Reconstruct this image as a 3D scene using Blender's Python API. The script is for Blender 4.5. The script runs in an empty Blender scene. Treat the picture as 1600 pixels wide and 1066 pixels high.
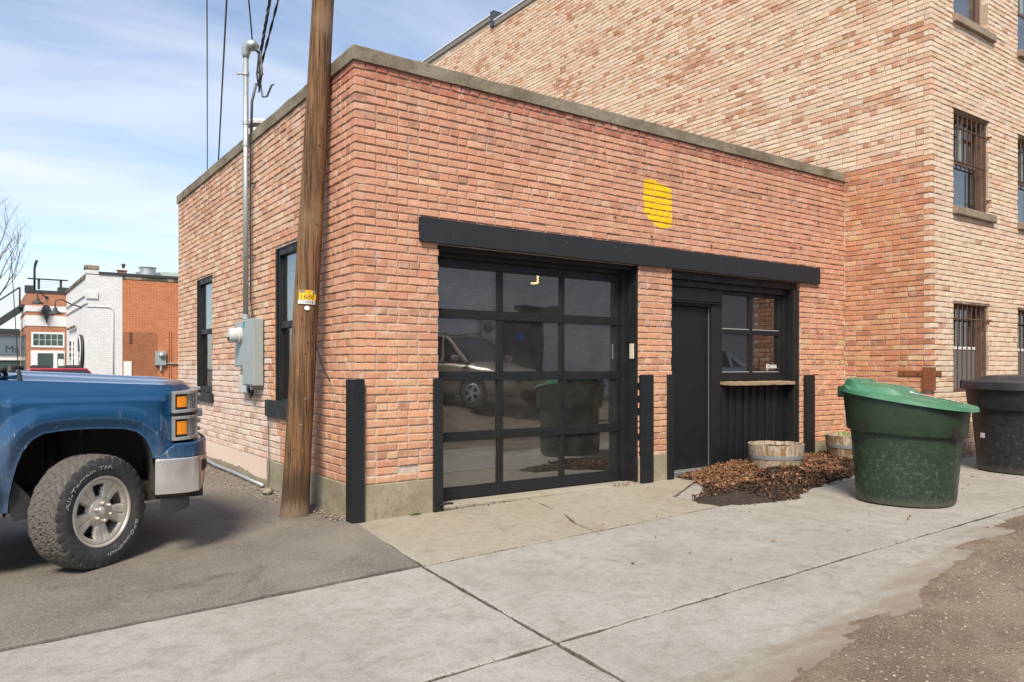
import bpy, bmesh, math, random
import numpy as np
from mathutils import Vector, Matrix, noise as mnoise
random.seed(7)
SC = bpy.context.scene
COL = SC.collection
R_ = math.radians
PI = math.pi

# ------------------------------------------------------------------ camera, sky, sun, exposure
CAM = Vector((-2.629, -6.056, 1.32))
YAW = R_(54.8025)
cam = bpy.data.cameras.new('camera')
cam.lens = 26.6625; cam.sensor_width = 36.0; cam.shift_y = 42.0 / 1600.0
cam.clip_end = 2000.0; cam.clip_start = 0.05
cam_o = bpy.data.objects.new('camera', cam); COL.objects.link(cam_o)
cam_o.location = CAM; cam_o.rotation_euler = (PI / 2, 0, YAW - PI / 2)
SC.camera = cam_o

SUN_EL, SUN_AZ = R_(48), R_(228)          # azimuth of the sun as an angle from +X
world = bpy.data.worlds.new('World'); SC.world = world; world.use_nodes = True
wn = world.node_tree; wn.nodes.clear()
w_out = wn.nodes.new('ShaderNodeOutputWorld')
w_bg = wn.nodes.new('ShaderNodeBackground'); w_bg.inputs[1].default_value = 0.088
w_sky = wn.nodes.new('ShaderNodeTexSky'); w_sky.sky_type = 'NISHITA'; w_sky.sun_disc = False
w_sky.sun_elevation = SUN_EL; w_sky.sun_rotation = PI / 2 - SUN_AZ
w_sky.air_density = 1.0; w_sky.dust_density = 0.5; w_sky.ozone_density = 2.6
w_tc = wn.nodes.new('ShaderNodeTexCoord')
w_sep = wn.nodes.new('ShaderNodeSeparateXYZ'); wn.links.new(w_tc.outputs['Generated'], w_sep.inputs[0])
# thin cloud: the view direction projected on a high flat layer
w_add = wn.nodes.new('ShaderNodeMath'); w_add.operation = 'ADD'; w_add.inputs[1].default_value = 0.12
w_abs = wn.nodes.new('ShaderNodeMath'); w_abs.operation = 'ABSOLUTE'
wn.links.new(w_sep.outputs[2], w_abs.inputs[0]); wn.links.new(w_abs.outputs[0], w_add.inputs[0])
w_dx = wn.nodes.new('ShaderNodeMath'); w_dx.operation = 'DIVIDE'
w_dy = wn.nodes.new('ShaderNodeMath'); w_dy.operation = 'DIVIDE'
wn.links.new(w_sep.outputs[0], w_dx.inputs[0]); wn.links.new(w_add.outputs[0], w_dx.inputs[1])
wn.links.new(w_sep.outputs[1], w_dy.inputs[0]); wn.links.new(w_add.outputs[0], w_dy.inputs[1])
w_cmb = wn.nodes.new('ShaderNodeCombineXYZ')
wn.links.new(w_dx.outputs[0], w_cmb.inputs[0]); wn.links.new(w_dy.outputs[0], w_cmb.inputs[1])
w_map = wn.nodes.new('ShaderNodeMapping'); w_map.inputs['Rotation'].default_value = (0, 0, R_(28)); w_map.inputs['Scale'].default_value = (0.55, 1.7, 1)
wn.links.new(w_cmb.outputs[0], w_map.inputs[0])
w_nz = wn.nodes.new('ShaderNodeTexNoise'); w_nz.inputs['Scale'].default_value = 0.75; w_nz.inputs['Detail'].default_value = 7; w_nz.inputs['Roughness'].default_value = 0.56; w_nz.inputs['Distortion'].default_value = 0.5
wn.links.new(w_map.outputs[0], w_nz.inputs['Vector'])
w_rmp = wn.nodes.new('ShaderNodeValToRGB')
w_rmp.color_ramp.elements[0].position = 0.38; w_rmp.color_ramp.elements[0].color = (0.10, 0.10, 0.10, 1)
w_rmp.color_ramp.elements[1].position = 0.69; w_rmp.color_ramp.elements[1].color = (0.62, 0.62, 0.62, 1)
wn.links.new(w_nz.outputs[0], w_rmp.inputs[0])
w_mix = wn.nodes.new('ShaderNodeMix'); w_mix.data_type = 'RGBA'
wn.links.new(w_rmp.outputs[0], w_mix.inputs[0]); wn.links.new(w_sky.outputs[0], w_mix.inputs[6])
w_mix.inputs[7].default_value = (6.0, 6.05, 6.3, 1)
wn.links.new(w_mix.outputs[2], w_bg.inputs[0]); wn.links.new(w_bg.outputs[0], w_out.inputs[0])

sun = bpy.data.lights.new('sun', 'SUN'); sun.energy = 2.7; sun.angle = R_(18); sun.color = (1.0, 0.90, 0.76)
sun_o = bpy.data.objects.new('sun', sun); COL.objects.link(sun_o)
sd = Vector((math.cos(SUN_AZ) * math.cos(SUN_EL), math.sin(SUN_AZ) * math.cos(SUN_EL), math.sin(SUN_EL)))
sun_o.rotation_euler = sd.to_track_quat('Z', 'Y').to_euler()
sun_o.location = (-10, -20, 30)

vs = SC.view_settings
vs.view_transform = 'Standard'; vs.look = 'None'; vs.gamma = 1.0; vs.use_curve_mapping = False; vs.exposure = 1.1

# ------------------------------------------------------------------ small helpers
FWD = Vector((math.cos(YAW), math.sin(YAW))); RGT = Vector((math.sin(YAW), -math.cos(YAW)))
def g(x, y=0.0):
    """height of the paved ground: a slight fall towards -x, a rise across the alley"""
    z = 0.012 * max(-14.0, min(9.0, x))
    if y < -6.6: 
        t = min(1.0, (-6.6 - y) / 2.2); z += 0.26 * t * t * (3 - 2 * t)
    return z
def prj(x, y, z):
    px, py = x - CAM.x, y - CAM.y
    t = px * FWD.x + py * FWD.y; s = px * RGT.x + py * RGT.y
    return (800 + 1185 * s / t, 575 + (CAM.z - z) * 1185 / t, t) if t > 0.1 else (-9999, -9999, t)
def fbm(x, y, z=0.0, o=4):
    return mnoise.fractal(Vector((x, y, z)), 1.0, 2.0, o)
def lerp(a, b, t): return a + (b - a) * t
def sst(a, b, x):
    t = max(0.0, min(1.0, (x - a) / (b - a))); return t * t * (3 - 2 * t)

LOCAL = set()
def thing(name, label, cat, loc=(0, 0, 0), rot=None, group=None):
    o = bpy.data.objects.new(name, None); COL.objects.link(o)
    o.location = loc; o.empty_display_size = 0.1
    if rot is not None:
        o.rotation_euler = rot if hasattr(rot, '__len__') else (0, 0, rot); LOCAL.add(o.name)
    tag(o, label, cat, group)
    return o
def tag(o, label=None, cat=None, group=None, kind=None):
    if label: o['label'] = label
    if cat: o['category'] = cat
    if group: o['group'] = group
    if kind: o['kind'] = kind
    return o
def attach(o, parent):
    o.parent = parent
    if parent.type == 'EMPTY' and parent.name not in LOCAL:
        o.matrix_parent_inverse = Matrix.Translation(-Vector(parent.location))
def obj(name, me, parent=None):
    o = bpy.data.objects.new(name, me); COL.objects.link(o)
    if parent is not None: attach(o, parent)
    return o

class MB:
    def __init__(s): s.v = []; s.f = []
    def add(s, vs, fs):
        b = len(s.v); s.v += [tuple(p) for p in vs]; s.f += [tuple(i + b for i in f) for f in fs]; return s
    def box(s, x0, x1, y0, y1, z0, z1, M=None):
        p = [(x0,y0,z0),(x1,y0,z0),(x1,y1,z0),(x0,y1,z0),(x0,y0,z1),(x1,y0,z1),(x1,y1,z1),(x0,y1,z1)]
        if M is not None: p = [M @ Vector(q) for q in p]
        return s.add(p, [(0,3,2,1),(4,5,6,7),(0,1,5,4),(1,2,6,5),(2,3,7,6),(3,0,4,7)])
    def hexa(s, p):
        return s.add(p, [(0,3,2,1),(4,5,6,7),(0,1,5,4),(1,2,6,5),(2,3,7,6),(3,0,4,7)])
    def tube(s, pts, r, n=8, caps=True):
        pts = [Vector(p) for p in pts]; k = len(pts)
        rr = r if hasattr(r, '__len__') else [r] * k
        rings = []; up = None
        for i, p in enumerate(pts):
            d = (pts[min(i+1, k-1)] - pts[max(i-1, 0)]).normalized()
            if up is None:
                up = Vector((0, 0, 1)) if abs(d.z) < 0.9 else Vector((1, 0, 0))
            a = d.cross(up).normalized(); b = a.cross(d).normalized(); up = b
            rings.append([p + (a * math.cos(2*PI*j/n) + b * math.sin(2*PI*j/n)) * rr[i] for j in range(n)])
        vs = [q for ring in rings for q in ring]; fs = []
        for i in range(k - 1):
            for j in range(n):
                j2 = (j + 1) % n
                fs.append((i*n+j, i*n+j2, (i+1)*n+j2, (i+1)*n+j))
        if caps:
            fs.append(tuple(reversed(range(n)))); fs.append(tuple(range((k-1)*n, k*n)))
        return s.add(vs, fs)
    def prism(s, poly, y0, y1, ax='y'):
        """poly: (a,b) pairs; extruded along ax"""
        n = len(poly)
        def P(a, b, c):
            return {'y': (a, c, b), 'x': (c, a, b), 'z': (a, b, c)}[ax]
        vs = [P(a, b, y0) for a, b in poly] + [P(a, b, y1) for a, b in poly]
        fs = [tuple(range(n)), tuple(reversed(range(n, 2*n)))]
        for i in range(n):
            j = (i + 1) % n; fs.append((i, i+n, j+n, j))
        return s.add(vs, fs)
    def grid(s, fn, nu, nv, closed_u=False):
        vs = [fn(i / (nu if closed_u else nu - 1), j / (nv - 1)) for j in range(nv) for i in range(nu)]
        fs = []
        for j in range(nv - 1):
            for i in range(nu if closed_u else nu - 1):
                i2 = (i + 1) % nu
                fs.append((j*nu+i, j*nu+i2, (j+1)*nu+i2, (j+1)*nu+i))
        return s.add(vs, fs)
    def lathe(s, prof, n=32, c=(0,0,0), ax='z', caps=False, ell=1.0):
        """prof: (r, h) pairs"""
        k = len(prof); vs = []
        for r, h in prof:
            for j in range(n):
                a = 2*PI*j/n; p, q = r*math.cos(a), r*math.sin(a)*ell
                vs.append({'z': (c[0]+p, c[1]+q, c[2]+h), 'y': (c[0]+p, c[1]+h, c[2]+q), 'x': (c[0]+h, c[1]+p, c[2]+q)}[ax])
        fs = []
        for i in range(k - 1):
            for j in range(n):
                j2 = (j+1) % n; fs.append((i*n+j, i*n+j2, (i+1)*n+j2, (i+1)*n+j))
        if caps: fs.append(tuple(reversed(range(n)))); fs.append(tuple(range((k-1)*n, k*n)))
        return s.add(vs, fs)
    def map(s, fn): s.v = [tuple(fn(Vector(p))) for p in s.v]; return s
    def mesh(s, name, mat=None, smooth=False, fix=True):
        me = bpy.data.meshes.new(name); me.from_pydata(s.v, [], s.f)
        if fix:
            bm = bmesh.new(); bm.from_mesh(me); bmesh.ops.recalc_face_normals(bm, faces=bm.faces); bm.to_mesh(me); bm.free()
        if mat is not None: me.materials.append(mat)
        if smooth: me.polygons.foreach_set('use_smooth', [True] * len(me.polygons))
        me.update(); return me
    def build(s, name, mat, parent=None, smooth=False, bevel=0.0, seg=2, solid=0.0, sub=0, auto=None):
        o = obj(name, s.mesh(name, mat, smooth or auto is not None), parent)
        if solid:
            m = o.modifiers.new('solid', 'SOLIDIFY'); m.thickness = solid; m.offset = -1
        if bevel:
            m = o.modifiers.new('bevel', 'BEVEL'); m.width = bevel; m.segments = seg; m.limit_method = 'ANGLE'; m.angle_limit = R_(35); m.harden_normals = False
        if sub:
            m = o.modifiers.new('sub', 'SUBSURF'); m.levels = sub; m.render_levels = sub
        if auto is not None:
            o.data.set_sharp_from_angle(angle=R_(auto))
        return o
def BX(*a, **k): return MB().box(*a, **k)

def text_verts(s, size, extrude=0.0, bold=0.0):
    cu = bpy.data.curves.new('lettering', 'FONT'); cu.body = s; cu.size = size; cu.extrude = extrude; cu.resolution_u = 3; cu.offset = bold
    o = bpy.data.objects.new('lettering', cu); COL.objects.link(o)
    dg = bpy.context.evaluated_depsgraph_get(); ev = o.evaluated_get(dg); me = ev.to_mesh()
    v = [tuple(p.co) for p in me.vertices]; f = [tuple(p.vertices) for p in me.polygons]
    ev.to_mesh_clear(); bpy.data.objects.remove(o); bpy.data.curves.remove(cu)
    b = MB(); b.v = v; b.f = f
    w = max(p[0] for p in v) if v else 0.0
    return b, w

# ------------------------------------------------------------------ material helpers
class NT:
    def __init__(s, m): s.t = m.node_tree
    def n(s, typ, ins=None, out=0, **props):
        nd = s.t.nodes.new('ShaderNode' + typ)
        for k, v in props.items(): setattr(nd, k, v)
        for k, v in (ins or {}).items():
            if isinstance(v, bpy.types.NodeSocket): s.t.links.new(v, nd.inputs[k])
            else: nd.inputs[k].default_value = v
        return nd.outputs[out]
    def pos(s): return s.n('NewGeometry')
    def objc(s): return s.n('TexCoord', out=3)
    def noise(s, vec, scale, detail=4, rough=0.55, dist=0.0):
        return s.n('TexNoise', {'Vector': vec, 'Scale': scale, 'Detail': detail, 'Roughness': rough, 'Distortion': dist})
    def vor(s, vec, scale, feature='F1', out=0):
        return s.n('TexVoronoi', {'Vector': vec, 'Scale': scale}, out=out, feature=feature)
    def rng(s, v, a, b, c=0.0, d=1.0):
        return s.n('MapRange', {0: v, 1: a, 2: b, 3: c, 4: d}, interpolation_type='SMOOTHSTEP')
    def mix(s, f, a, b, mode='MIX'):
        c4 = lambda c: (c[0], c[1], c[2], 1) if isinstance(c, tuple) else c
        return s.n('Mix', {0: f, 6: c4(a), 7: c4(b)}, out=2, data_type='RGBA', blend_type=mode)
    def math(s, op, a, b=0.0, c=0.0): return s.n('Math', {0: a, 1: b, 2: c}, operation=op)
    def mapv(s, vec, scale=(1,1,1), rot=(0,0,0), loc=(0,0,0)):
        return s.n('Mapping', {'Vector': vec, 'Scale': scale, 'Rotation': rot, 'Location': loc})
    def sep(s, v):
        nd = s.t.nodes.new('ShaderNodeSeparateXYZ'); s.t.links.new(v, nd.inputs[0]); return nd.outputs
    def bump(s, h, dist=0.01, strength=1.0): return s.n('Bump', {'Height': h, 'Distance': dist, 'Strength': strength})
def mat(name, col=(0.5,0.5,0.5), rough=0.7, metal=0.0, fn=None, **ins):
    m = bpy.data.materials.new(name); m.use_nodes = True
    b = m.node_tree.nodes['Principled BSDF']; t = NT(m)
    def S(k, v):
        if isinstance(v, bpy.types.NodeSocket): m.node_tree.links.new(v, b.inputs[k])
        elif isinstance(v, tuple) and len(v) == 3: b.inputs[k].default_value = (*v, 1)
        else: b.inputs[k].default_value = v
    S('Base Color', col); S('Roughness', rough); S('Metallic', metal)
    for k, v in ins.items(): S(k.replace('_', ' '), v)
    if fn: fn(t, S)
    m.diffuse_color = (*col, 1)
    return m

# ------------------------------------------------------------------ materials
def yellow_mask(t, P):
    """flat-topped paint patch, cut away at the lower left"""
    x, y, z = t.sep(P)
    nz = t.math('MULTIPLY', t.math('SUBTRACT', t.noise(P, 11, 4), 0.5), 0.07)
    x = t.math('ADD', x, nz); z = t.math('ADD', z, nz)
    lo = t.math('MAXIMUM', t.math('SUBTRACT', 3.16, z), 0.0)
    xl = t.math('ADD', 3.437, t.math('MULTIPLY', t.math('MULTIPLY', lo, lo), 2.0))
    dx = t.math('SUBTRACT', x, 3.74); zb = t.math('ADD', 2.905, t.math('MULTIPLY', t.math('MULTIPLY', dx, dx), 1.6))
    m = t.math('MINIMUM', t.math('MINIMUM', t.math('SUBTRACT', x, xl), t.math('SUBTRACT', 3.885, x)), t.math('MINIMUM', t.math('SUBTRACT', z, zb), t.math('SUBTRACT', t.math('SUBTRACT', 3.435, t.math('MULTIPLY', t.math('MULTIPLY', t.math('SUBTRACT', x, 3.58), t.math('SUBTRACT', x, 3.58)), 0.8)), z)))
    wear = t.rng(t.noise(P, 30, 5, 0.7), 0.58, 0.78, 1.0, 0.7)
    return t.math('MULTIPLY', t.math('MULTIPLY', t.rng(m, -0.006, 0.012), t.math('LESS_THAN', y, 0.3)), wear)
def brick_fn(source, yellow=False):
    def fn(t, S):
        P = t.pos()
        c = t.n('ObjectInfo', out=1) if source == 'obj' else t.n('Attribute', out=0, attribute_name='brick_colour')
        sp = t.noise(P, 55, 5, 0.7)
        c = t.mix(t.rng(sp, 0.30, 0.72, 0.0, 0.55), c, t.mix(1.0, c, (0.62, 0.55, 0.5), 'MULTIPLY'))
        blotch = t.noise(P, 7, 5, 0.65)
        c = t.mix(t.rng(blotch, 0.46, 0.74, 0, 0.55), c, (0.62, 0.47, 0.37))            # lime bloom
        c = t.mix(t.rng(t.noise(P, 2.3, 5, 0.6), 0.56, 0.78, 0, 0.28), c, (0.26, 0.15, 0.11))   # old soot
        if yellow:
            zz = t.sep(P)[2]
            stv = t.noise(t.mapv(P, (6, 6, 0.5)), 1.0, 5, 0.65)
            c = t.mix(t.math('MULTIPLY', t.rng(stv, 0.42, 0.68, 0, 0.5), t.rng(zz, 3.0, 3.9)), c, (0.26, 0.14, 0.10))      # run-off below the coping
        pits = t.noise(P, 150, 2)
        c = t.mix(t.rng(pits, 0.70, 0.76, 0, 0.7), c, (0.13, 0.075, 0.05))
        if yellow: c = t.mix(t.math('MULTIPLY', yellow_mask(t, P), 0.97), c, (0.80, 0.50, 0.008))
        S('Base Color', c); S('Roughness', t.rng(sp, 0.2, 0.8, 0.82, 0.97))
        h = t.math('ADD', t.math('MULTIPLY', t.noise(P, 80, 6, 0.7), 1.0), t.math('MULTIPLY', t.rng(pits, 0.66, 0.76), -0.6))
        S('Normal', t.bump(h, 0.004, 0.9)); S('Specular IOR Level', 0.2)
    return fn
m_brick_o = mat('garage brick', fn=brick_fn('obj', True))
m_brick_s = mat('garage brick run', fn=brick_fn('attr', True))
m_tbrick_o = mat('tall brick', fn=brick_fn('obj'))
m_tbrick_s = mat('tall brick run', fn=brick_fn('attr'))
def mortar_fn(lo, hi, z0, z1, yellow=False):
    def fn(t, S):
        P = t.pos(); z = t.sep(P)[2]
        f = t.rng(t.math('ADD', z, t.math('MULTIPLY', t.noise(P, 1.1, 4), 1.6)), z0 + 0.8, z1 + 0.8)
        c = t.mix(f, lo, hi)
        c = t.mix(t.rng(t.noise(P, 40, 5), 0.3, 0.75, 0, 0.5), c, (0.16, 0.13, 0.11))
        c = t.mix(t.rng(t.noise(P, 3.0, 5), 0.55, 0.7, 0, 0.75), c, (0.62, 0.57, 0.5))
        if yellow: c = t.mix(t.math('MULTIPLY', yellow_mask(t, P), 0.35), c, (0.5, 0.3, 0.02))
        S('Base Color', c); S('Roughness', 0.95)
        S('Normal', t.bump(t.noise(P, 120, 5, 0.7), 0.006, 1.0))
    return fn
m_mortar = mat('mortar', fn=mortar_fn((0.56, 0.48, 0.39), (0.40, 0.29, 0.22), 1.5, 2.6, True))
m_mortar_l = mat('mortar side', fn=mortar_fn((0.56, 0.47, 0.40), (0.40, 0.32, 0.25), 0.6, 2.2))
m_mortar_t = mat('mortar tall', fn=mortar_fn((0.44, 0.33, 0.24), (0.50, 0.39, 0.285), 1.0, 5.0))

def conc_fn(base, dark, warm, spots=0.5, scale=1.0, alley=False):
    def fn(t, S):
        P = t.pos()
        big = t.noise(P, 0.9 * scale, 6, 0.62)
        c = t.mix(t.rng(big, 0.36, 0.66), base, warm)
        c = t.mix(t.rng(t.noise(P, 2.7 * scale, 6, 0.7, 0.6), 0.50, 0.74, 0, 0.6), c, dark)
        c = t.mix(t.rng(t.noise(P, 11 * scale, 6, 0.75), 0.42, 0.7, 0, 0.5), c, t.mix(1.0, c, (0.68, 0.66, 0.63), 'MULTIPLY'))
        c = t.mix(t.rng(t.noise(P, 48, 5, 0.8), 0.52, 0.70, 0, 0.5), c, t.mix(1.0, c, (0.55, 0.53, 0.50), 'MULTIPLY'))
        agg = t.vor(t.mapv(P, (1, 1, 1), (0.3, 0.2, 0.1)), 120)
        rnd = t.vor(t.mapv(P, (1, 1, 1), (0.3, 0.2, 0.1)), 120, out=1)
        rv = t.sep(rnd)[0]
        c = t.mix(t.math('MULTIPLY', t.rng(agg, 0.42, 0.30), t.rng(rv, 0.80, 0.86, 0, spots)), c, (0.10, 0.085, 0.07))
        c = t.mix(t.math('MULTIPLY', t.rng(agg, 0.42, 0.30), t.rng(rv, 0.16, 0.10, 0, spots)), c, (0.55, 0.43, 0.33))
        c = t.mix(t.rng(t.noise(P, 260, 2), 0.3, 0.7, 0, 0.30), c, t.mix(1.0, c, (0.5, 0.5, 0.5), 'MULTIPLY'))
        if alley:
            mid = t.noise(P, 5.5, 7, 0.78, 0.5)
            c = t.mix(t.rng(mid, 0.46, 0.72, 0, 0.55), c, (0.235, 0.215, 0.18))
            c = t.mix(t.rng(t.noise(P, 22, 6, 0.8), 0.55, 0.72, 0, 0.45), c, (0.20, 0.18, 0.15))
            ck = t.n('TexVoronoi', {'Vector': t.n('VectorMath', {0: P, 1: t.n('TexNoise', {'Vector': P, 'Scale': 2.2, 'Detail': 5.0}, out=1)}, operation='ADD'), 'Scale': 0.5}, feature='DISTANCE_TO_EDGE')
            c = t.mix(t.math('MULTIPLY', t.rng(ck, 0.0045, 0.0012), t.rng(t.noise(P, 0.8, 3), 0.56, 0.64, 0, 0.35)), c, (0.12, 0.10, 0.08))
            x_, y_, z_ = t.sep(P)
            d = t.math('SUBTRACT', y_, t.math('ADD', -4.15, t.math('MULTIPLY', x_, 0.15)))
            d = t.math('ADD', d, t.math('MULTIPLY', t.math('SUBTRACT', t.noise(t.mapv(P, (1.2, 6, 1)), 1.0, 7, 0.7), 0.5), 1.1))
            c = t.mix(t.rng(d, 0.42, -0.05, 0, 0.75), c, (0.20, 0.155, 0.11))
            c = t.mix(t.rng(t.noise(P, 1.9, 6, 0.7, 1.0), 0.62, 0.72, 0, 0.55), c, (0.17, 0.14, 0.105))
        S('Base Color', c); S('Roughness', 0.9); S('Specular IOR Level', 0.25)
        h = t.math('ADD', t.noise(P, 140, 4, 0.7), t.math('MULTIPLY', t.noise(P, 18, 4), 0.8))
        S('Normal', t.bump(h, 0.004, 0.8))
    return fn
m_slab = mat('pavement concrete', fn=conc_fn((0.385, 0.37, 0.335), (0.22, 0.207, 0.18), (0.33, 0.315, 0.28), 0.55, 1.0, True))
m_slab_old = mat('apron concrete', fn=conc_fn((0.36, 0.335, 0.275), (0.22, 0.198, 0.15), (0.34, 0.31, 0.24), 0.5))
m_found = mat('foundation concrete', fn=conc_fn((0.36, 0.32, 0.235), (0.15, 0.13, 0.085), (0.28, 0.245, 0.165), 0.4, 3.0))
m_coping = mat('coping concrete', fn=conc_fn((0.27, 0.235, 0.175), (0.07, 0.06, 0.04), (0.16, 0.13, 0.085), 0.6, 2.6))
m_sillc = mat('sill stone', fn=conc_fn((0.34, 0.26, 0.19), (0.15, 0.11, 0.08), (0.26, 0.2, 0.15), 0.5, 4.0))
def asphalt_fn(t, S):
    P = t.pos()
    big = t.noise(P, 0.7, 6, 0.65)
    c = t.mix(t.rng(big, 0.35, 0.68), (0.135, 0.120, 0.100), (0.205, 0.184, 0.155))
    c = t.mix(t.rng(t.noise(P, 2.2, 6, 0.75, 0.8), 0.54, 0.70, 0, 0.7), c, (0.085, 0.07, 0.056))
    agg = t.vor(P, 110); rv = t.sep(t.vor(P, 110, out=1))[0]
    c = t.mix(t.math('MULTIPLY', t.rng(agg, 0.45, 0.30), t.rng(rv, 0.55, 0.9, 0, 0.75)), c, (0.36, 0.33, 0.29))
    c = t.mix(t.math('MULTIPLY', t.rng(agg, 0.45, 0.30), t.rng(rv, 0.30, 0.1, 0, 0.8)), c, (0.06, 0.055, 0.05))
    c = t.mix(t.rng(t.noise(P, 9, 6, 0.75), 0.58, 0.72, 0, 0.5), c, (0.29, 0.27, 0.235))
    S('Base Color', c); S('Roughness', 0.88); S('Specular IOR Level', 0.3)
    S('Normal', t.bump(t.math('ADD', agg, t.math('MULTIPLY', t.noise(P, 30, 4), 0.5)), 0.006, -0.8))
m_asphalt = mat('asphalt', fn=asphalt_fn)
def dirt_fn(t, S):
    P = t.pos()
    c = t.mix(t.rng(t.noise(P, 1.5, 6, 0.65), 0.35, 0.65), (0.125, 0.088, 0.058), (0.205, 0.16, 0.115))
    c = t.mix(t.rng(t.noise(P, 5, 5, 0.7), 0.55, 0.72, 0, 0.7), c, (0.075, 0.052, 0.035))
    agg = t.vor(P, 95); rv = t.sep(t.vor(P, 95, out=1))
    c = t.mix(t.math('MULTIPLY', t.rng(agg, 0.48, 0.34), t.rng(rv[0], 0.66, 0.95, 0, 0.75)), c, (0.33, 0.265, 0.195))
    c = t.mix(t.math('MULTIPLY', t.rng(agg, 0.48, 0.34), t.rng(rv[2], 0.75, 0.95, 0, 0.8)), c, (0.05, 0.038, 0.028))
    c = t.mix(t.math('MULTIPLY', t.rng(agg, 0.48, 0.34), t.rng(rv[1], 0.8, 0.95, 0, 0.6)), c, (0.22, 0.13, 0.075))
    S('Base Color', c)
    S('Roughness', t.rng(t.noise(P, 2.2, 4), 0.35, 0.6, 0.8, 0.95))
    S('Normal', t.bump(t.math('ADD', t.math('MULTIPLY', agg, -0.6), t.noise(P, 25, 5)), 0.010, 0.8))
m_dirt = mat('alley dirt', fn=dirt_fn)
m_debris = mat('joint dirt', fn=lambda t, S: (S('Base Color', t.mix(t.noise(t.pos(), 30, 5), (0.035, 0.028, 0.02), (0.14, 0.11, 0.08))), S('Roughness', 0.95), S('Normal', t.bump(t.noise(t.pos(), 60, 4), 0.01, 1.0))))
m_soil = mat('dark soil', fn=lambda t, S: (S('Base Color', t.mix(t.rng(t.noise(t.pos(), 45, 6, 0.75), 0.35, 0.7), (0.008, 0.006, 0.0045), (0.085, 0.055, 0.034))), S('Roughness', 0.93), S('Normal', t.bump(t.noise(t.pos(), 55, 6, 0.75), 0.014, 1.0))))

def black_fn(base=(0.012, 0.0125, 0.0135), dust=(0.06, 0.06, 0.06), rough=(0.4, 0.65), streak=True):
    def fn(t, S):
        P = t.pos()
        st = t.noise(t.mapv(P, (14, 14, 1.2)), 1.0, 5, 0.65)
        c = t.mix(t.rng(st, 0.56, 0.82, 0, 0.34), base, dust)
        c = t.mix(t.rng(t.noise(P, 33, 4), 0.70, 0.74, 0, 0.5), c, (0.16, 0.15, 0.14))
        S('Base Color', c); S('Roughness', t.rng(t.noise(P, 6, 5), 0.3, 0.7, rough[0], rough[1]))
        S('Normal', t.bump(t.noise(P, 45, 3), 0.002, 0.5)); S('Specular IOR Level', 0.35)
    return fn
m_black = mat('black paint', fn=black_fn())
m_black_steel = mat('black steel', fn=black_fn((0.012, 0.0135, 0.0155), (0.05, 0.052, 0.055), (0.4, 0.65)))
m_black_lintel = mat('black lintel paint', fn=black_fn((0.016, 0.018, 0.0215), (0.045, 0.046, 0.05), (0.6, 0.8)))
m_black_door = mat('black flush door', fn=black_fn((0.009, 0.0095, 0.011), (0.03, 0.03, 0.032), (0.45, 0.6)))

def glass(name, tint=(0.35, 0.36, 0.36), ior=1.9, dust=0.012):
    m = bpy.data.materials.new(name); m.use_nodes = True; nt = m.node_tree; nt.nodes.clear(); t = NT(m)
    out = nt.nodes.new('ShaderNodeOutputMaterial')
    tr = t.n('BsdfTransparent', {0: (*tint, 1)}); gl = t.n('BsdfGlossy', {0: (0.92, 0.95, 0.97, 1), 'Roughness': 0.015})
    P = t.pos()
    bmp = t.bump(t.noise(P, 1.6, 2), 0.004, 0.35); nt.links.new(bmp, gl.node.inputs['Normal'])
    bf = t.n('NewGeometry', out=6)
    fr = t.n('Fresnel', {'IOR': t.math('ADD', ior, t.math('MULTIPLY', bf, 1.0 / ior - ior))})
    sh = t.n('MixShader', {0: fr, 1: tr, 2: gl})
    du = t.n('BsdfDiffuse', {0: (0.50, 0.47, 0.43, 1)})
    sh = t.n('MixShader', {0: t.rng(t.noise(P, 2.5, 6, 0.7), 0.3, 0.8, dust * 0.5, dust * 1.6), 1: sh, 2: du}); nt.links.new(sh, out.inputs[0])
    return m
m_glass = glass('door glass', (0.55, 0.56, 0.56), 2.9, 0.035)
m_glass_w = glass('window glass', (0.5, 0.5, 0.5), 2.2, 0.02)
m_glass_t = glass('tall window glass', (0.6, 0.62, 0.64), 1.9)
m_glass_f = glass('far glass', (0.5, 0.5, 0.5), 1.6)
m_glass_c = glass('car glass', (0.4, 0.42, 0.42), 1.5)
m_lens = glass('headlamp lens', (0.85, 0.85, 0.83), 1.45)

def pole_fn(t, S):
    P = t.objc(); z = t.sep(P)[2]
    gr = t.math('ADD', t.math('MULTIPLY', t.noise(t.mapv(P, (26, 26, 0.9)), 1.0, 6, 0.72, 0.3), 0.5), t.math('MULTIPLY', t.noise(t.mapv(P, (85, 85, 2.2)), 1.0, 6, 0.75, 0.3), 0.5))
    c = t.mix(t.rng(gr, 0.38, 0.62), (0.05, 0.024, 0.010), (0.29, 0.155, 0.066))
    c = t.mix(t.rng(t.noise(t.mapv(P, (60, 60, 1.0)), 1.0, 4), 0.57, 0.63, 0, 0.85), c, (0.025, 0.012, 0.006))
    c = t.mix(t.rng(t.noise(P, 1.3, 4), 0.5, 0.7, 0, 0.55), c, (0.30, 0.20, 0.115))
    zz = t.math('ADD', z, t.math('MULTIPLY', gr, 0.22))
    c = t.mix(t.rng(zz, 0.62, 0.40, 0, 0.75), c, (0.05, 0.028, 0.014))
    c = t.mix(t.rng(t.math('ADD', z, t.math('MULTIPLY', gr, 0.8)), 0.58, 0.46, 0, 0.7), c, (0.27, 0.20, 0.135))
    S('Base Color', c); S('Roughness', 0.9)
    S('Normal', t.bump(gr, 0.035, 1.0))
m_pole = mat('weathered pole wood', fn=pole_fn)
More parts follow.
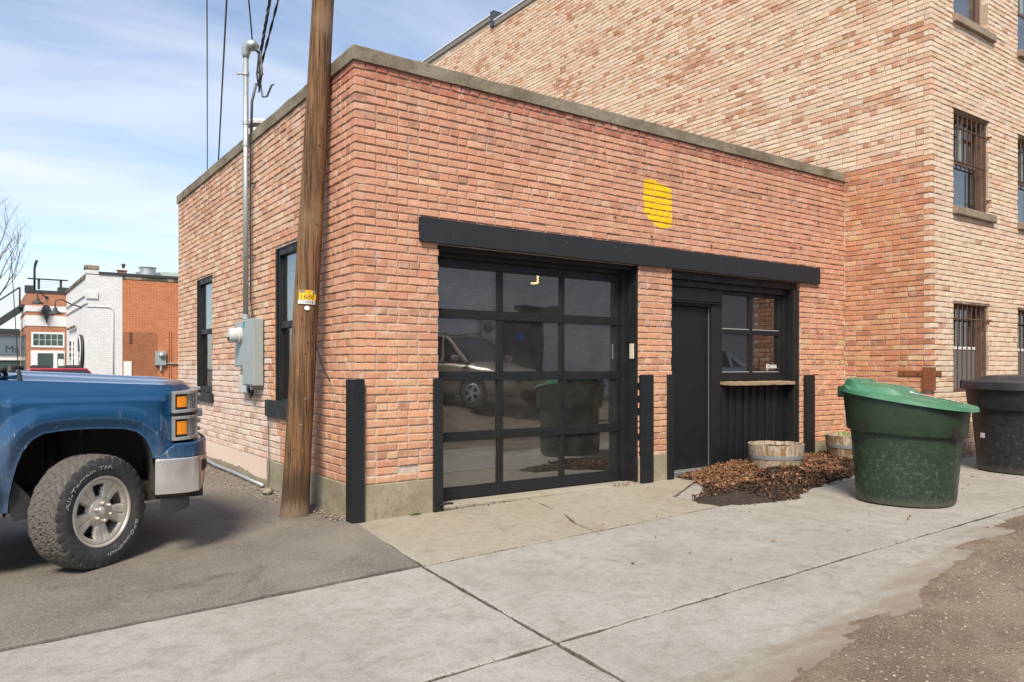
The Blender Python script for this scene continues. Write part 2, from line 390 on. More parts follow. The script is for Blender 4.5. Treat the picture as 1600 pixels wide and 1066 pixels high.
def galv_fn(t, S):
    P = t.pos()
    c = t.mix(t.noise(P, 28, 4, 0.6), (0.36, 0.40, 0.40), (0.52, 0.55, 0.54))
    c = t.mix(t.rng(t.noise(P, 9, 5), 0.58, 0.72, 0, 0.5), c, (0.25, 0.24, 0.22))
    S('Base Color', c); S('Roughness', 0.48); S('Metallic', 0.75)
m_galv = mat('galvanised steel', fn=galv_fn)
def paint_fn(col, var=0.15, rough=0.5, dirt=(0.3, 0.27, 0.23), da=0.35):
    def fn(t, S):
        P = t.pos()
        lo = tuple(x * (1 - var) for x in col)
        c = t.mix(t.noise(P, 5, 5), lo, col)
        c = t.mix(t.rng(t.noise(t.mapv(P, (20, 20, 2)), 1.0, 5), 0.55, 0.8, 0, da), c, dirt)
        S('Base Color', c); S('Roughness', rough); S('Normal', t.bump(t.noise(P, 70, 3), 0.001, 0.5))
    return fn
m_greybox = mat('grey enamel', fn=paint_fn((0.30, 0.345, 0.34), 0.12, 0.45, (0.42, 0.41, 0.38), 0.3))
m_lightbox = mat('pale grey plastic', fn=paint_fn((0.48, 0.50, 0.48), 0.1, 0.6))
m_meter = mat('meter casing', (0.5, 0.5, 0.48), 0.35)
m_blue_sticker = mat('blue sticker', (0.0, 0.22, 0.38), 0.5)
m_cable = mat('black cable', (0.012, 0.012, 0.014), 0.6)
m_cable_g = mat('grey cable', (0.10, 0.105, 0.115), 0.6)
m_white = mat('white paint', fn=paint_fn((0.74, 0.74, 0.72), 0.06, 0.6, (0.5, 0.48, 0.44), 0.3))
m_beige = mat('beige plastic', (0.55, 0.5, 0.38), 0.5)
m_tagy = mat('yellow tag', (0.78, 0.46, 0.01), 0.5)
m_tagw = mat('white tag', (0.72, 0.72, 0.68), 0.5)
m_tagb = mat('dark tag', (0.08, 0.11, 0.16), 0.5)
m_ink = mat('black ink', (0.015, 0.013, 0.012), 0.6)
m_rust = mat('rust', fn=lambda t, S: (S('Base Color', t.mix(t.noise(t.pos(), 22, 5, 0.7), (0.085, 0.032, 0.014), (0.30, 0.10, 0.035))), S('Roughness', 0.9), S('Normal', t.bump(t.noise(t.pos(), 90, 4), 0.003, 0.8))))
m_rustbar = mat('rusty bar', fn=lambda t, S: (S('Base Color', t.mix(t.noise(t.pos(), 22, 5, 0.7), (0.045, 0.026, 0.018), (0.15, 0.075, 0.045))), S('Roughness', 0.85)))
def rawwood_fn(t, S):
    P = t.pos(); gr = t.noise(t.mapv(P, (3, 30, 30)), 1.0, 6, 0.7)
    S('Base Color', t.mix(gr, (0.13, 0.085, 0.05), (0.46, 0.34, 0.22))); S('Roughness', 0.85); S('Normal', t.bump(gr, 0.008, 0.8))
m_rawwood = mat('raw weathered board', fn=rawwood_fn)

# ------------------------------------------------------------------ the ground
def struct(name, mb, m, **k): return tag(mb.build(name, m, **k), kind='structure')
# base sheet, reaching the horizon (dirt shows in the joints)
xs = [-900, -300, -100, -40, -20, -14, -10, -6, -3, 0, 3, 6, 9, 14, 20, 40, 100, 300, 900]
ys = [-900, -300, -100, -40, -20, -14, -11, -9.4, -8.8, -8.2, -7.6, -7.1, -6.6, -5, -3, 0, 5, 10, 20, 40, 100, 300, 900]
b = MB(); b.add([(x, y, g(x, y) - 0.05) for y in ys for x in xs], [(j*len(xs)+i, j*len(xs)+i+1, (j+1)*len(xs)+i+1, (j+1)*len(xs)+i) for j in range(len(ys)-1) for i in range(len(xs)-1)])
struct('ground', b, m_debris, smooth=True)
def edge_line(p, q, n, amp, seed, fx=0.0):
    r = []
    for i in range(n + 1):
        t = i / n; x, y = lerp(p[0], q[0], t), lerp(p[1], q[1], t)
        e = 0 if i in (0, n) else amp * fbm(x * 3.1 + seed, y * 3.1, seed, 4)
        dx, dy = q[0]-p[0], q[1]-p[1]; L = math.hypot(dx, dy)
        r.append((x - dy / L * e, y + dx / L * e))
    return r
# asphalt lot: a sheet that ends in an uneven edge at the concrete
def L1(x): return -1.574 + 0.050 * (x + 0.2)
def L2(x): return -3.194 + 0.018 * (x + 0.35)
pl = edge_line((-14, L1(-14) - 0.0), (-0.215, L1(-0.2) + 0.012), 120, 0.035, 3.3) + edge_line((-0.215, L1(-0.2) + 0.012), (0.0, 0.02), 14, 0.03, 8.1)
b = MB(); lot = [(-14, 40)] + pl + [(0.03, 40)]
n = len(lot); b.add([(x, y, g(x) + (0.004 if y < 1 else 0.004)) for x, y in lot] + [(x, y, g(x) - 0.045) for x, y in lot], [tuple(range(n))] + [(i, i+n, (i+1) % n + n, (i+1) % n) for i in range(n)])
struct('asphalt_lot', b, m_asphalt)
b = MB().add([(-300, -1.9, -0.19), (-14, -1.9, -0.172), (-14, 300, -0.172), (-300, 300, -0.19)], [(0,1,2,3)])
struct('far_asphalt', b, m_asphalt)
b = MB().add([(-14, 40, -0.03), (60, 40, 0.0), (60, 300, 0), (-14, 300, -0.03)], [(0,1,2,3)])
struct('far_street', b, m_asphalt)
# concrete pavement: one root sheet (the bedding) and the slabs as pieces
pav = MB().add([(x, y, g(x) - 0.011) for x, y in ((-14, -5.2), (9, -5.2), (12, -5.2), (12, 0.0), (9, 0.0), (-0.1, 0.0), (-0.2, -1.62), (-14, -2.3))], [(0, 1, 4, 5, 6, 7), (1, 2, 3, 4)])
pav = struct('pavement', pav, m_debris)
def slab(loop, m, seed, dz=0.0, gap=0.014):
    """loop: corners; straight runs are broken up and roughened, then the slab gets a worn arris"""
    pts = []
    k = len(loop)
    for i in range(k):
        p, q = loop[i], loop[(i+1) % k]
        L = math.hypot(q[0]-p[0], q[1]-p[1]); pts += edge_line(p, q, max(2, int(L / 0.06)), 0.016, seed + i)[:-1]
    cx = sum(p[0] for p in pts) / len(pts); cy = sum(p[1] for p in pts) / len(pts)
    # inset along edge normals
    n = len(pts); area = sum(pts[i][0]*pts[(i+1)%n][1]-pts[(i+1)%n][0]*pts[i][1] for i in range(n)); sg = 1 if area > 0 else -1
    def inset(d):
        r = []
        for i in range(n):
            a, c = pts[i-1], pts[(i+1) % n]; dx, dy = c[0]-a[0], c[1]-a[1]; L = math.hypot(dx, dy) or 1
            r.append((pts[i][0] - sg*dy/L*d, pts[i][1] + sg*dx/L*d))
        return r
    o0, o1 = inset(gap), inset(gap + 0.007)
    vs = [(x, y, g(x)+dz) for x, y in o1] + [(x, y, g(x)+dz-0.006) for x, y in o0] + [(x, y, g(x)+dz-0.05) for x, y in o0]
    fs = [tuple(range(n))] + [(i, i+n, (i+1)%n+n, (i+1)%n) for i in range(n)] + [(i+n, i+2*n, (i+1)%n+2*n, (i+1)%n+n) for i in range(n)]
    return MB().add(vs, fs).build('slab', m, pav)
xj = lambda y: -0.2 + (y + 1.574) * 0.092          # long joint running out from the corner
xk = lambda y: 3.01 - (y + 1.41) * 0.035
crackA = [(1.86, 0.12), (1.80, -0.25), (1.72, -0.52), (1.66, -0.78), (1.49, -1.12), (1.40, L1(1.40))]
slab([(0.005, 0.0)] + [(xj(L1(-0.2)), L1(-0.2))] + [(1.40, L1(1.40))] + crackA[::-1][1:], m_slab_old, 1, 0.0, 0.009)
slab(crackA + [(xk(-1.41), L1(3.0)), (3.05, -0.8), (4.02, -0.25), (4.02, 0.12)], m_slab_old, 2, 0.0, 0.009)
slab([(3.07, -0.8), (xk(-1.41), L1(3.0)), (6.4, L1(6.4)), (6.9, 0.0), (4.03, 0.0), (4.03, -0.25)], m_slab, 3)
slab([(6.42, L1(6.4)), (11.9, L1(11.9)), (11.9, -1.2), (7.4, -1.2), (7.4, 0), (6.92, 0.0)], m_slab, 4)
slab([(-3.6, L1(-3.6)), (-3.6, L2(-3.6)), (xj(L2(-0.35)), L2(-0.35)), (xj(L1(-0.2)), L1(-0.2))], m_slab, 5)
slab([(-3.6, L1(-3.6)), (-6.9, L1(-6.9)), (-6.9, L2(-6.9)), (-3.6, L2(-3.6))], m_slab, 6)
slab([(-6.9, L1(-6.9)), (-13.9, L1(-13.9)), (-13.9, L2(-13.9)), (-6.9, L2(-6.9))], m_slab, 61)
slab([(xj(L1(-0.2)), L1(-0.2)), (xj(L2(-0.35)), L2(-0.35)), (xk(L2(3.1)), L2(3.1)), (xk(L1(3)), L1(3.0))], m_slab, 7)
slab([(xk(L1(3)), L1(3.0)), (xk(L2(3.1)), L2(3.1)), (6.6, L2(6.6)), (6.45, L1(6.45))], m_slab, 8, -0.002)
slab([(6.47, L1(6.47)), (6.62, L2(6.6)), (11.9, L2(11.9)), (11.9, L1(11.9))], m_slab, 9)
slab([(-3.6, L2(-3.6)), (-3.6, -5.1), (xj(-5.1), -5.1), (xj(L2(-0.35)), L2(-0.35))], m_slab, 10)
slab([(-13.9, L2(-13.9)), (-13.9, -5.1), (-3.6, -5.1), (-3.6, L2(-3.6))], m_slab, 101)
slab([(xj(L2(-0.35)), L2(-0.35)), (xj(-5.1), -5.1), (xk(-5.1), -5.1), (xk(L2(3.1)), L2(3.1))], m_slab, 11, 0.002)
slab([(xk(L2(3.1)), L2(3.1)), (xk(-5.1), -5.1), (11.9, -5.1), (11.9, L2(11.9))], m_slab, 12)
# dirt of the alley lapping over the slabs with a ragged edge
def dirt_line(x):      # y of the edge
    pts = [(-14, -5.4), (-4, -5.2), (-1, -4.75), (0.14, -4.17), (0.8, -3.99), (1.2, -3.90), (1.5, -3.93), (1.9, -3.77), (2.5, -3.70), (2.9, -3.72), (3.3, -3.42), (3.9, -3.42), (4.4, -3.3), (5.5, -3.4), (8, -3.6), (14, -3.6)]
    for (a, c), (d, e) in zip(pts, pts[1:]):
        if x <= d: return lerp(c, e, (x - a) / (d - a))
    return -3.6
def dirt_h(x, y):
    d = dirt_line(x) - y + 0.13 * fbm(x * 1.2, y * 5.0, 4.0, 6) + 0.10 * fbm(x * 3.0 + y * 2, y * 16.0, 7.0, 5)
    z = g(x, y) + 0.011 * max(-1.5, min(1.0, d / 0.10)) + (0.010 * (fbm(x * 2.2, y * 3.4, 1.0, 4) + 0.3) * sst(0.1, 0.6, d) if d > 0 else 0)
    ru = -4.72 + 0.06 * (x - 1.5)
    z += 0.0045 * fbm(x * 26, y * 44, 9.0, 3) * sst(0.5, 0.1, abs(d))
    z += -0.018 * math.exp(-((y - ru) / 0.10) ** 2) * sst(0.2, 0.5, d)
    return z
b = MB()
XS = list(np.arange(-3.0, 6.62, 0.022)); YS = list(np.arange(-6.4, -2.95, 0.022))
b.add([(x, y, dirt_h(x, y)) for y in YS for x in XS], [(j*len(XS)+i, j*len(XS)+i+1, (j+1)*len(XS)+i+1, (j+1)*len(XS)+i) for j in range(len(YS)-1) for i in range(len(XS)-1)])
struct('alley_dirt', b, m_dirt, smooth=True)
b = MB()
XS = [-60, -30, -14] + list(np.arange(-12, 22, 1.0)) + [30, 60]; YS = [-40, -20, -14] + list(np.arange(-12, -6.3, 0.4)) + [-6.4]
b.add([(x, y, g(x, y) + 0.012) for y in YS for x in XS], [(j*len(XS)+i, j*len(XS)+i+1, (j+1)*len(XS)+i+1, (j+1)*len(XS)+i) for j in range(len(YS)-1) for i in range(len(XS)-1)])
for (x0, x1) in ((-60, -2.98), (6.58, 60)):
    y0, y1 = -6.4, (-5.2 if x0 < 0 else -3.62)
    b.add([(x0, y0, g(x0)+0.012), (x1, y0, g(x1)+0.012), (x1, y1, g(x1)+0.008), (x0, y1, g(x0)+0.008)], [(0,1,2,3)])
struct('alley_lane', b, m_dirt, smooth=True)

# ------------------------------------------------------------------ brickwork
CH = 0.070
def brick_vf(axis, face, nsign, a0, a1, z0, z1, out, depth=0.094, c=None, rnd=None):
    c = c or random.uniform(0.003, 0.0075)
    """one brick laid in a wall: three rings (face, arris, back). axis 'x' or 'y'; outward is nsign along the other axis"""
    r = rnd or random
    j = lambda s: r.uniform(-s, s)
    def P(a, o, z):
        p = face + nsign * o
        return (a, p, z) if axis == 'x' else (p, a, z)
    tl = [j(0.0026) for _ in range(8)]
    A0, A1, Z0, Z1 = a0, a1, z0, z1
    ring = lambda i, o: [P(A0+i+tl[0], o+tl[4], Z0+i+tl[1]), P(A1-i+tl[2], o+tl[5], Z0+i+tl[3]), P(A1-i+tl[2], o+tl[6], Z1-i+tl[1]), P(A0+i+tl[0], o+tl[7], Z1-i+tl[3])]
    vs = ring(c, out) + ring(0.0, out - c) + ring(0.0, -depth)
    fs = [(0,1,2,3)] + [(i, 4+i, 4+(i+1)%4, (i+1)%4) for i in range(4)] + [(4+i, 8+i, 8+(i+1)%4, 4+(i+1)%4) for i in range(4)]
    if (axis == 'x') == (nsign > 0):
        fs = [tuple(reversed(f)) for f in fs]
    return vs, fs
def lay(axis, face, nsign, a0, a1, z0, rows, openings, colour, header_every=6, start=lambda k: 0.0, BL=0.206, HL=0.105, hphase=3, end_j=0.0, hmin=0.028):
    """-> list of (axis, face, nsign, a0, a1, z0, z1, out, colour)"""
    res = []
    for k in range(rows):
        zb = z0 + k * CH; zt = zb + 0.0588; zc = (zb + zt) / 2
        hdr = header_every and (k % header_every == hphase)
        a = a0 + start(k); first = True; wob = 0.003 * mnoise.noise(Vector((k * 3.3, face, 1.0)))
        while a < a1 - 0.02:
            L = (HL if hdr else BL) + random.uniform(-0.004, 0.004)
            if not hdr and random.random() < 0.035: L = HL + 0.0
            first = False
            e = min(a + L, a1); e2 = e - 0.0112
            if a1 - e < 0.03: e = a1; e2 = a1 - end_j
            segs = [(a, e2)]
            for (o0, o1, p0, p1) in openings:
                if p0 < zc < p1:
                    ns = []
                    for s0, s1 in segs:
                        if s1 <= o0 or s0 >= o1: ns.append((s0, s1)); continue
                        if s0 < o0: ns.append((s0, o0))
                        if s1 > o1: ns.append((o1, s1))
                    segs = ns
            for s0, s1 in segs:
                if s1 - s0 < hmin: continue
                dz = wob + 0.0022 * mnoise.noise(Vector((s0 * 0.9, k * 0.37, face + 5)))
                sag = 0.006 * mnoise.noise(Vector((s0 * 0.35, k * 0.11, face)))
                out = random.gauss(0, 0.0022)
                res.append((axis, face, nsign, s0, s1, zb + dz + sag, zt + dz + sag + random.uniform(-0.001, 0.0015), out, colour((s0 + s1) / 2, zc, hdr)))
            a = e
    return res
def view_area(b):
    axis, face, ns, a0, a1, z0, z1, out, c = b
    P = (lambda a, z: (a, face, z)) if axis == 'x' else (lambda a, z: (face, a, z))
    q = [prj(*P(a, z)) for a, z in ((a0, z0), (a1, z0), (a1, z1), (a0, z1))]
    if any(t[2] < 0.5 for t in q): return 0.0
    if any(not (0 <= t[0] <= 1600 and 0 <= t[1] <= 1066) for t in q): return 0.0
    A = 0.5 * abs(sum(q[i][0]*q[(i+1)%4][1] - q[(i+1)%4][0]*q[i][1] for i in range(4)))
    u = sum(t[0] for t in q) / 4; v = sum(t[1] for t in q) / 4
    for (u0, u1, v0, v1) in HIDE:
        if u0 < u < u1 and v0 < v < v1: A *= 0.02
    return A
HIDE = [(440, 500, 0, 820), (1330, 1530, 590, 800), (0, 322, 575, 800), (652, 1280, 338, 446), (1500, 1600, 580, 760), (540, 570, 590, 820)]
def wall_bricks(parent_for, bricks, m_one, m_run, root, n_one=300):
    order = sorted(range(len(bricks)), key=lambda i: -view_area(bricks[i]))
    one = set(order[:n_one])
    V = []; F = []; CC = []
    for i, bk in enumerate(bricks):
        axis, face, ns, a0, a1, z0, z1, out, col = bk
        if i in one: continue
        vs, fs = brick_vf(axis, face, ns, a0, a1, z0, z1, out)
        o = len(V); V += vs; F += [tuple(x + o for x in f) for f in fs]; CC += [col] * 12
    me = bpy.data.meshes.new('brickwork'); me.from_pydata(V, [], F); me.materials.append(m_run)
    at = me.attributes.new('brick_colour', 'FLOAT_COLOR', 'POINT')
    at.data.foreach_set('color', np.array([(*c, 1.0) for c in CC], dtype=np.float32).ravel())
    me.update(); tag(obj('brickwork', me, root), kind='stuff')
    # singles share a few meshes (kinds of bond and wall), stretched to length
    cache = {}
    for i in order[:n_one]:
        axis, face, ns, a0, a1, z0, z1, out, col = bricks[i]
        key = (axis, ns, a1 - a0 > 0.15, random.randrange(6))
        L0 = 0.196 if key[2] else 0.095
        if key not in cache:
            vs, fs = brick_vf(axis, 0.0, ns, -L0/2, L0/2, -0.03025, 0.03025, 0.0)
            me = bpy.data.meshes.new('brick'); me.from_pydata(vs, [], fs); me.materials.append(m_one); me.update(); cache[key] = me
        o = bpy.data.objects.new('brick', cache[key]); COL.objects.link(o)
        par = parent_for(bricks[i]); attach(o, par)
        am, zm = (a0 + a1) / 2, (z0 + z1) / 2; p = face + ns * out
        o.location = (am, p, zm) if axis == 'x' else (p, am, zm)
        sc = (a1 - a0) / L0
        o.scale = (sc, 1, (z1 - z0) / 0.0605) if axis == 'x' else (1, sc, (z1 - z0) / 0.0605)
        o.color = (*col, 1.0)
def pick(pal):
    r = random.random() * sum(w for w, _ in pal)
    for w, c in pal:
        r -= w
        if r <= 0: break
    f = random.uniform(0.93, 1.07)
    return tuple(max(0.0, min(1.0, x * f * random.uniform(0.97, 1.03))) for x in c)

# ------------------------------------------------------------------ the brick garage
XT = 7.40; HG = 3.947; ZF = 0.31; YB = 6.94
garage = thing('brick_garage', 'low flat-roofed red brick garage with glazed black overhead door and black lintel', 'building', (0, 0, 0))
up_pal = [(6, (0.58, 0.285, 0.175)), (4, (0.56, 0.262, 0.155)), (3, (0.60, 0.315, 0.20)), (0.5, (0.48, 0.21, 0.135)), (0.2, (0.62, 0.38, 0.23))]
lo_pal = [(6, (0.62, 0.315, 0.175)), (3, (0.60, 0.29, 0.165)), (2.2, (0.64, 0.35, 0.20)), (0.9, (0.52, 0.235, 0.145)), (0.5, (0.63, 0.41, 0.235))]
top_pal = [(3, (0.44, 0.175, 0.11)), (2, (0.36, 0.14, 0.095)), (2, (0.50, 0.21, 0.135))]
def col_front(x, z, h):
    if z > 3.78: return pick(top_pal)
    d = mnoise.noise(Vector((x * 0.5, z * 1.2, 3)))
    c = pick(up_pal if z > 1.75 + 0.5 * mnoise.noise(Vector((x * 0.8, 0, 7))) else lo_pal)
    if h and random.random() < 0.35: c = tuple(v * 0.72 for v in c)
    if d > 0.30: c = tuple(lerp(v, w, 0.3) for v, w in zip(c, (0.38, 0.19, 0.14)))
    return tuple(lerp(v, w, 0.16) for v, w in zip(c, (0.62, 0.42, 0.31)))
side_pal = [(4, (0.62, 0.42, 0.295)), (3, (0.63, 0.375, 0.25)), (1.5, (0.55, 0.33, 0.22)), (2.5, (0.68, 0.50, 0.36)), (0.6, (0.50, 0.27, 0.17))]
pale_pal = [(4, (0.66, 0.52, 0.43)), (3, (0.70, 0.58, 0.50)), (2, (0.62, 0.45, 0.36)), (0.5, (0.5, 0.34, 0.26))]
def col_side(y, z, h):
    e = y + 0.4 * mnoise.noise(Vector((y * 2, z * 2, 9)))
    lim = 2.05 if z < 2.75 else 1.15
    if y < lim and not (z > 2.75 and e > 1.0): return col_front(0.2, z, h)
    if 2.05 < y < 2.32 and 0.95 < z < 2.7 : return pick(lo_pal)
    if z < 1.42 + 0.12 * mnoise.noise(Vector((y * 2.2, z, 4))): return pick(pale_pal)
    return pick(side_pal)
OP_F = [(0.826, 3.36, -1, 2.455), (3.89, 6.35, -1, 2.455)]
OP_L = [(4.79, 5.71, 0.95, 2.60), (1.20, 2.125, 0.88, 2.60)]
rows_f = 52
st_f = lambda k: (0.0 if k % 2 == 0 else 0.1045)
st_l = lambda k: (0.1045 if k % 2 == 0 else 0.0)
def lay_corner():
    A = lay('x', 0.0, -1, 0.0, XT - 0.004, ZF + 0.005, rows_f, OP_F, col_front, 6, st_f, hphase=3)
    B = lay('y', 0.0, -1, 0.0, YB, ZF + 0.005, rows_f, OP_L, col_side, 6, st_l, hphase=5)
    return A, B
A_, B_ = lay_corner()
# a knocked-out brick near the ground and small losses
def knocked(bk):
    return bk[0] == 'x' and 0.42 < (bk[3]+bk[4])/2 < 0.60 and abs(bk[5] - (ZF + 0.075)) < 0.02
A_ = [bk for bk in A_ if not knocked(bk)]
# mortar cores, one box for each run of wall
rc = 0.0105
cores = {}
def core(x0, x1, y0, y1, z0, z1, m=m_mortar, name='wall'):
    return BX(x0, x1, y0, y1, z0, z1).build(name, m, garage)
w_front = core(rc, XT, rc, 0.24, 2.4555, HG)
w_a = core(rc, 0.818, rc, 0.24, 0.0, 2.4545)
w_b = core(3.368, 3.882, rc, 0.24, 0.0, 2.4545)
w_c = core(6.358, XT, rc, 0.24, 0.0, 2.4545)
w_l = core(rc, 0.24, 0.2405, YB, 2.60, HG, m_mortar_l)
w_l0 = core(rc, 0.24, 0.2405, 1.192, 0.0, 2.5995, m_mortar_l)
w_l1 = core(rc, 0.24, 1.20, 2.125, 0.0, 0.872, m_mortar_l)
w_l2 = core(rc, 0.24, 2.133, 4.782, 0.0, 2.5995, m_mortar_l)
w_l3 = core(rc, 0.24, 4.79, 5.71, 0.0, 0.942, m_mortar_l)
w_l4 = core(rc, 0.24, 5.718, YB, 0.0, 2.5995, m_mortar_l)
core(0.2405, XT, YB - 0.24, YB, 0.0, HG, m_mortar_l)
def par_g(bk):
    am = (bk[3] + bk[4]) / 2; z = bk[5]
    if bk[0] == 'x':
        return w_front if z > 2.44 else w_a if am < 0.9 else w_b if am < 4.2 else w_c
    return w_l if z > 2.58 else w_l0 if am < 1.3 else w_l2 if am < 4.9 else w_l4
wall_bricks(par_g, A_ + B_, m_brick_o, m_brick_s, garage, 300)
# foundation
for x0, x1, zt in ((-0.012, 0.8245, ZF), (3.3615, 3.8885, 0.345), (6.3515, XT, ZF)):
    b = MB().box(x0, x1, -0.012 if x0 > 0 else -0.012, 0.10, -0.2, zt); b.build('foundation', m_found, garage, bevel=0.008)
b = MB().box(-0.012, 0.10, 0.1005, YB, -0.2, ZF); b.build('foundation', m_found, garage, bevel=0.008)
# remnants of pale paint washed down over the side foundation
m_palewash = mat('pale wash', fn=lambda t, S: (S('Base Color', t.mix(t.noise(t.pos(), 9, 5), (0.60, 0.45, 0.36), (0.68, 0.55, 0.46))), S('Roughness', 0.92), S('Normal', t.bump(t.noise(t.pos(), 60, 5), 0.004, 0.8))))
pts = []
for i in range(90):
    y = 2.36 + i * 0.05
    pts.append((y, 0.045 + 0.05 * abs(fbm(y * 6, 2.0, 0, 4)) + (0.05 if y < 3 else 0.10) * (0.5 + 0.5 * mnoise.noise(Vector((y * 2.2, 0, 0)))) ))
poly = pts + [(pts[-1][0], ZF + 0.004), (pts[0][0], ZF + 0.004)]
MB().prism(poly, -0.0165, -0.0125, 'x').build('paint_remnant', m_palewash, garage)
# coping
bz = 4.072
cp = lambda n, pts: pts
def coping_piece(x0, x1, y0, y1):
    b = MB(); n = 40; L = max(x1-x0, y1-y0); ax = (x1-x0) > (y1-y0)
    def f(u, v):
        k = int(round(v * 7)); corners = [(0,0),(0,0.5),(0,1),(0.5,1),(1,1),(1,0.5),(1,0),(0,0)]
        a, c = corners[k]
        s = lerp(x0, x1, u) if ax else lerp(y0, y1, u)
        w = lerp(y0, y1, a) if ax else lerp(x0, x1, a)
        z = lerp(HG + 0.001, bz, c)
        w += 0.006 * fbm(s * 4, a * 3, c * 2 + x0) ; z += 0.006 * fbm(s * 3.3, a * 3 + 7, c) * (1 if c > 0.4 else 0)
        return (s, w, z) if ax else (w, s, z)
    b.grid(f, n * 2, 8)
    b.f.append(tuple(j * n*2 for j in range(7))); b.f.append(tuple(j * n*2 + n*2 - 1 for j in range(7)))
    return b.build('coping', m_coping, garage, bevel=0.012)
coping_piece(-0.022, XT - 0.006, -0.022, 0.26)
coping_piece(-0.022, 0.26, 0.262, YB + 0.02)
BX(0.24, XT, 0.24, YB - 0.24, 3.45, 3.52).build('roof', m_asphalt, garage)
# interior of the garage seen through the glass: dark room
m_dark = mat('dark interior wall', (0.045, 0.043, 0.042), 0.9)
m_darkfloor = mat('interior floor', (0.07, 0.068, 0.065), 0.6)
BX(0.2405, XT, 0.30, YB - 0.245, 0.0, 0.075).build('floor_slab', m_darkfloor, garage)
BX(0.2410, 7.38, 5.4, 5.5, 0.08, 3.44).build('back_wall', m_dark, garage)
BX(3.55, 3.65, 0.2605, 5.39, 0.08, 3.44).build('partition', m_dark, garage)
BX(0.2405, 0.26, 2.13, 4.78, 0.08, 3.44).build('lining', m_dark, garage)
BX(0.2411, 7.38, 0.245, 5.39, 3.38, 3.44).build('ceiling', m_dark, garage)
# lintel: one long black board, slightly bowed lower edge
def f_l(u, v):
    k = int(round(v * 4)) % 4; x = lerp(0.621, 6.742, u)
    zt = 2.675 + 0.0035 * fbm(x, 1, 0) ; zb = 2.457 + 0.005 * fbm(x * 2.5, 5, 0)
    y = (-0.045, 0.0, 0.0, -0.045)[k] if False else (-0.045 if k in (0, 3) else 0.012)
    return (x, y, zb if k in (0, 1) else zt)
b = MB().grid(f_l, 60, 5); b.f.append((0, 60, 120, 180)); b.f.append((59, 119, 179, 239))
b.build('lintel', m_black_lintel, garage, bevel=0.004)
# corner guards (bent black steel) at the openings and the corner
def guard(x, y0, zt, kind):
    zb = g(x) - 0.0
    if kind == 'corner':      # boxed angle round the building's corner
        b = MB().prism([(-0.042, 0.09), (-0.042, -0.045), (0.075, -0.045), (0.075, -0.0125), (-0.0135, -0.0125), (-0.0135, 0.09)], zb, zt, 'z')
    elif kind == 'L':         # guards the left-hand arris of an opening: front leg left of x, return into the opening
        b = MB().prism([(x - 0.075, -0.0135), (x - 0.075, -0.040), (x + 0.022, -0.040), (x + 0.022, 0.10), (x + 0.001, 0.10), (x + 0.001, -0.0135)], zb, zt, 'z')
    else:
        b = MB().prism([(x + 0.145, -0.0135), (x + 0.145, -0.055), (x - 0.028, -0.055), (x - 0.028, 0.10), (x - 0.001, 0.10), (x - 0.001, -0.0135)], zb, zt, 'z')
    o = b.build('corner_guard', m_black_steel, garage, bevel=0.004)
    return o
guard(0, 0, 1.222, 'corner')
guard(0.826, 0, 1.222, 'L')
gd = guard(3.395, 0, 1.245, 'R')
MB().lathe([(0.0, 0), (0.02, 0), (0.02, 0.02), (0.0, 0.022)], 12, (3.555, -0.020, 1.19), 'y').build('bolt_head', m_black_steel, gd)
guard(3.865, 0, 1.245, 'L')
b = MB().prism([(6.41, -0.0135), (6.41, -0.06), (6.60, -0.06), (6.60, -0.0135)], g(6.5), 1.225, 'z'); b.build('corner_guard', m_black_steel, garage, bevel=0.004)
MB().tube([(0.80, -0.06, 0.075), (0.88, -0.075, 0.085), (0.93, -0.07, 0.08)], 0.010, 8).build('hasp', m_black_steel, garage)

# --- overhead door
YD = 0.20
def frame_steps(x0, x1, zt, parent):
    # jamb boards and stepped stops at the right-hand side and head of an opening
    BX(x1 - 0.016, x1 - 0.001, 0.101, 0.24, 0.02, 2.454).build('jamb_board', m_black, parent)
door = MB(); od = thing  # (overhead door is a part of the garage)
def part_box(name, x0, x1, y0, y1, z0, z1, m, parent, bevel=0.004):
    return BX(x0, x1, y0, y1, z0, z1).build(name, m, parent, bevel=bevel)
part_box('jamb', 3.342, 3.3595, 0.012, 0.235, 0.045, 2.454, m_black, garage, 0.002)
part_box('jamb', 3.262, 3.3415, 0.155, 0.235, 0.045, 2.42, m_black, garage)
part_box('jamb', 0.8265, 0.86, 0.12, 0.235, 0.02, 2.454, m_black, garage)
part_box('door_head', 0.8605, 3.2615, 0.145, 0.235, 2.365, 2.4535, m_black, garage)
part_box('door_head', 0.8605, 3.3415, 0.06, 0.1445, 2.405, 2.4535, m_black, garage)
od = BX(0.861, 3.261, YD - 0.005, YD + 0.05, 2.278, 2.364).build('overhead_door', m_black, garage, bevel=0.004)
rails = [(0.060, 0.165), (0.612, 0.690), (1.196, 1.272), (1.795, 1.872)]
for i, (z0, z1) in enumerate(rails): part_box('rail', 0.861, 3.261, YD - 0.006, YD + 0.05, z0, z1, m_black, od, 0.005)
zr = [(0.1655, 0.6115), (0.6905, 1.1955), (1.2725, 1.7945), (1.8725, 2.2775)]
xcols = [(0.8615, 0.93), (1.605, 1.678), (2.408, 2.470), (3.207, 3.2605)]
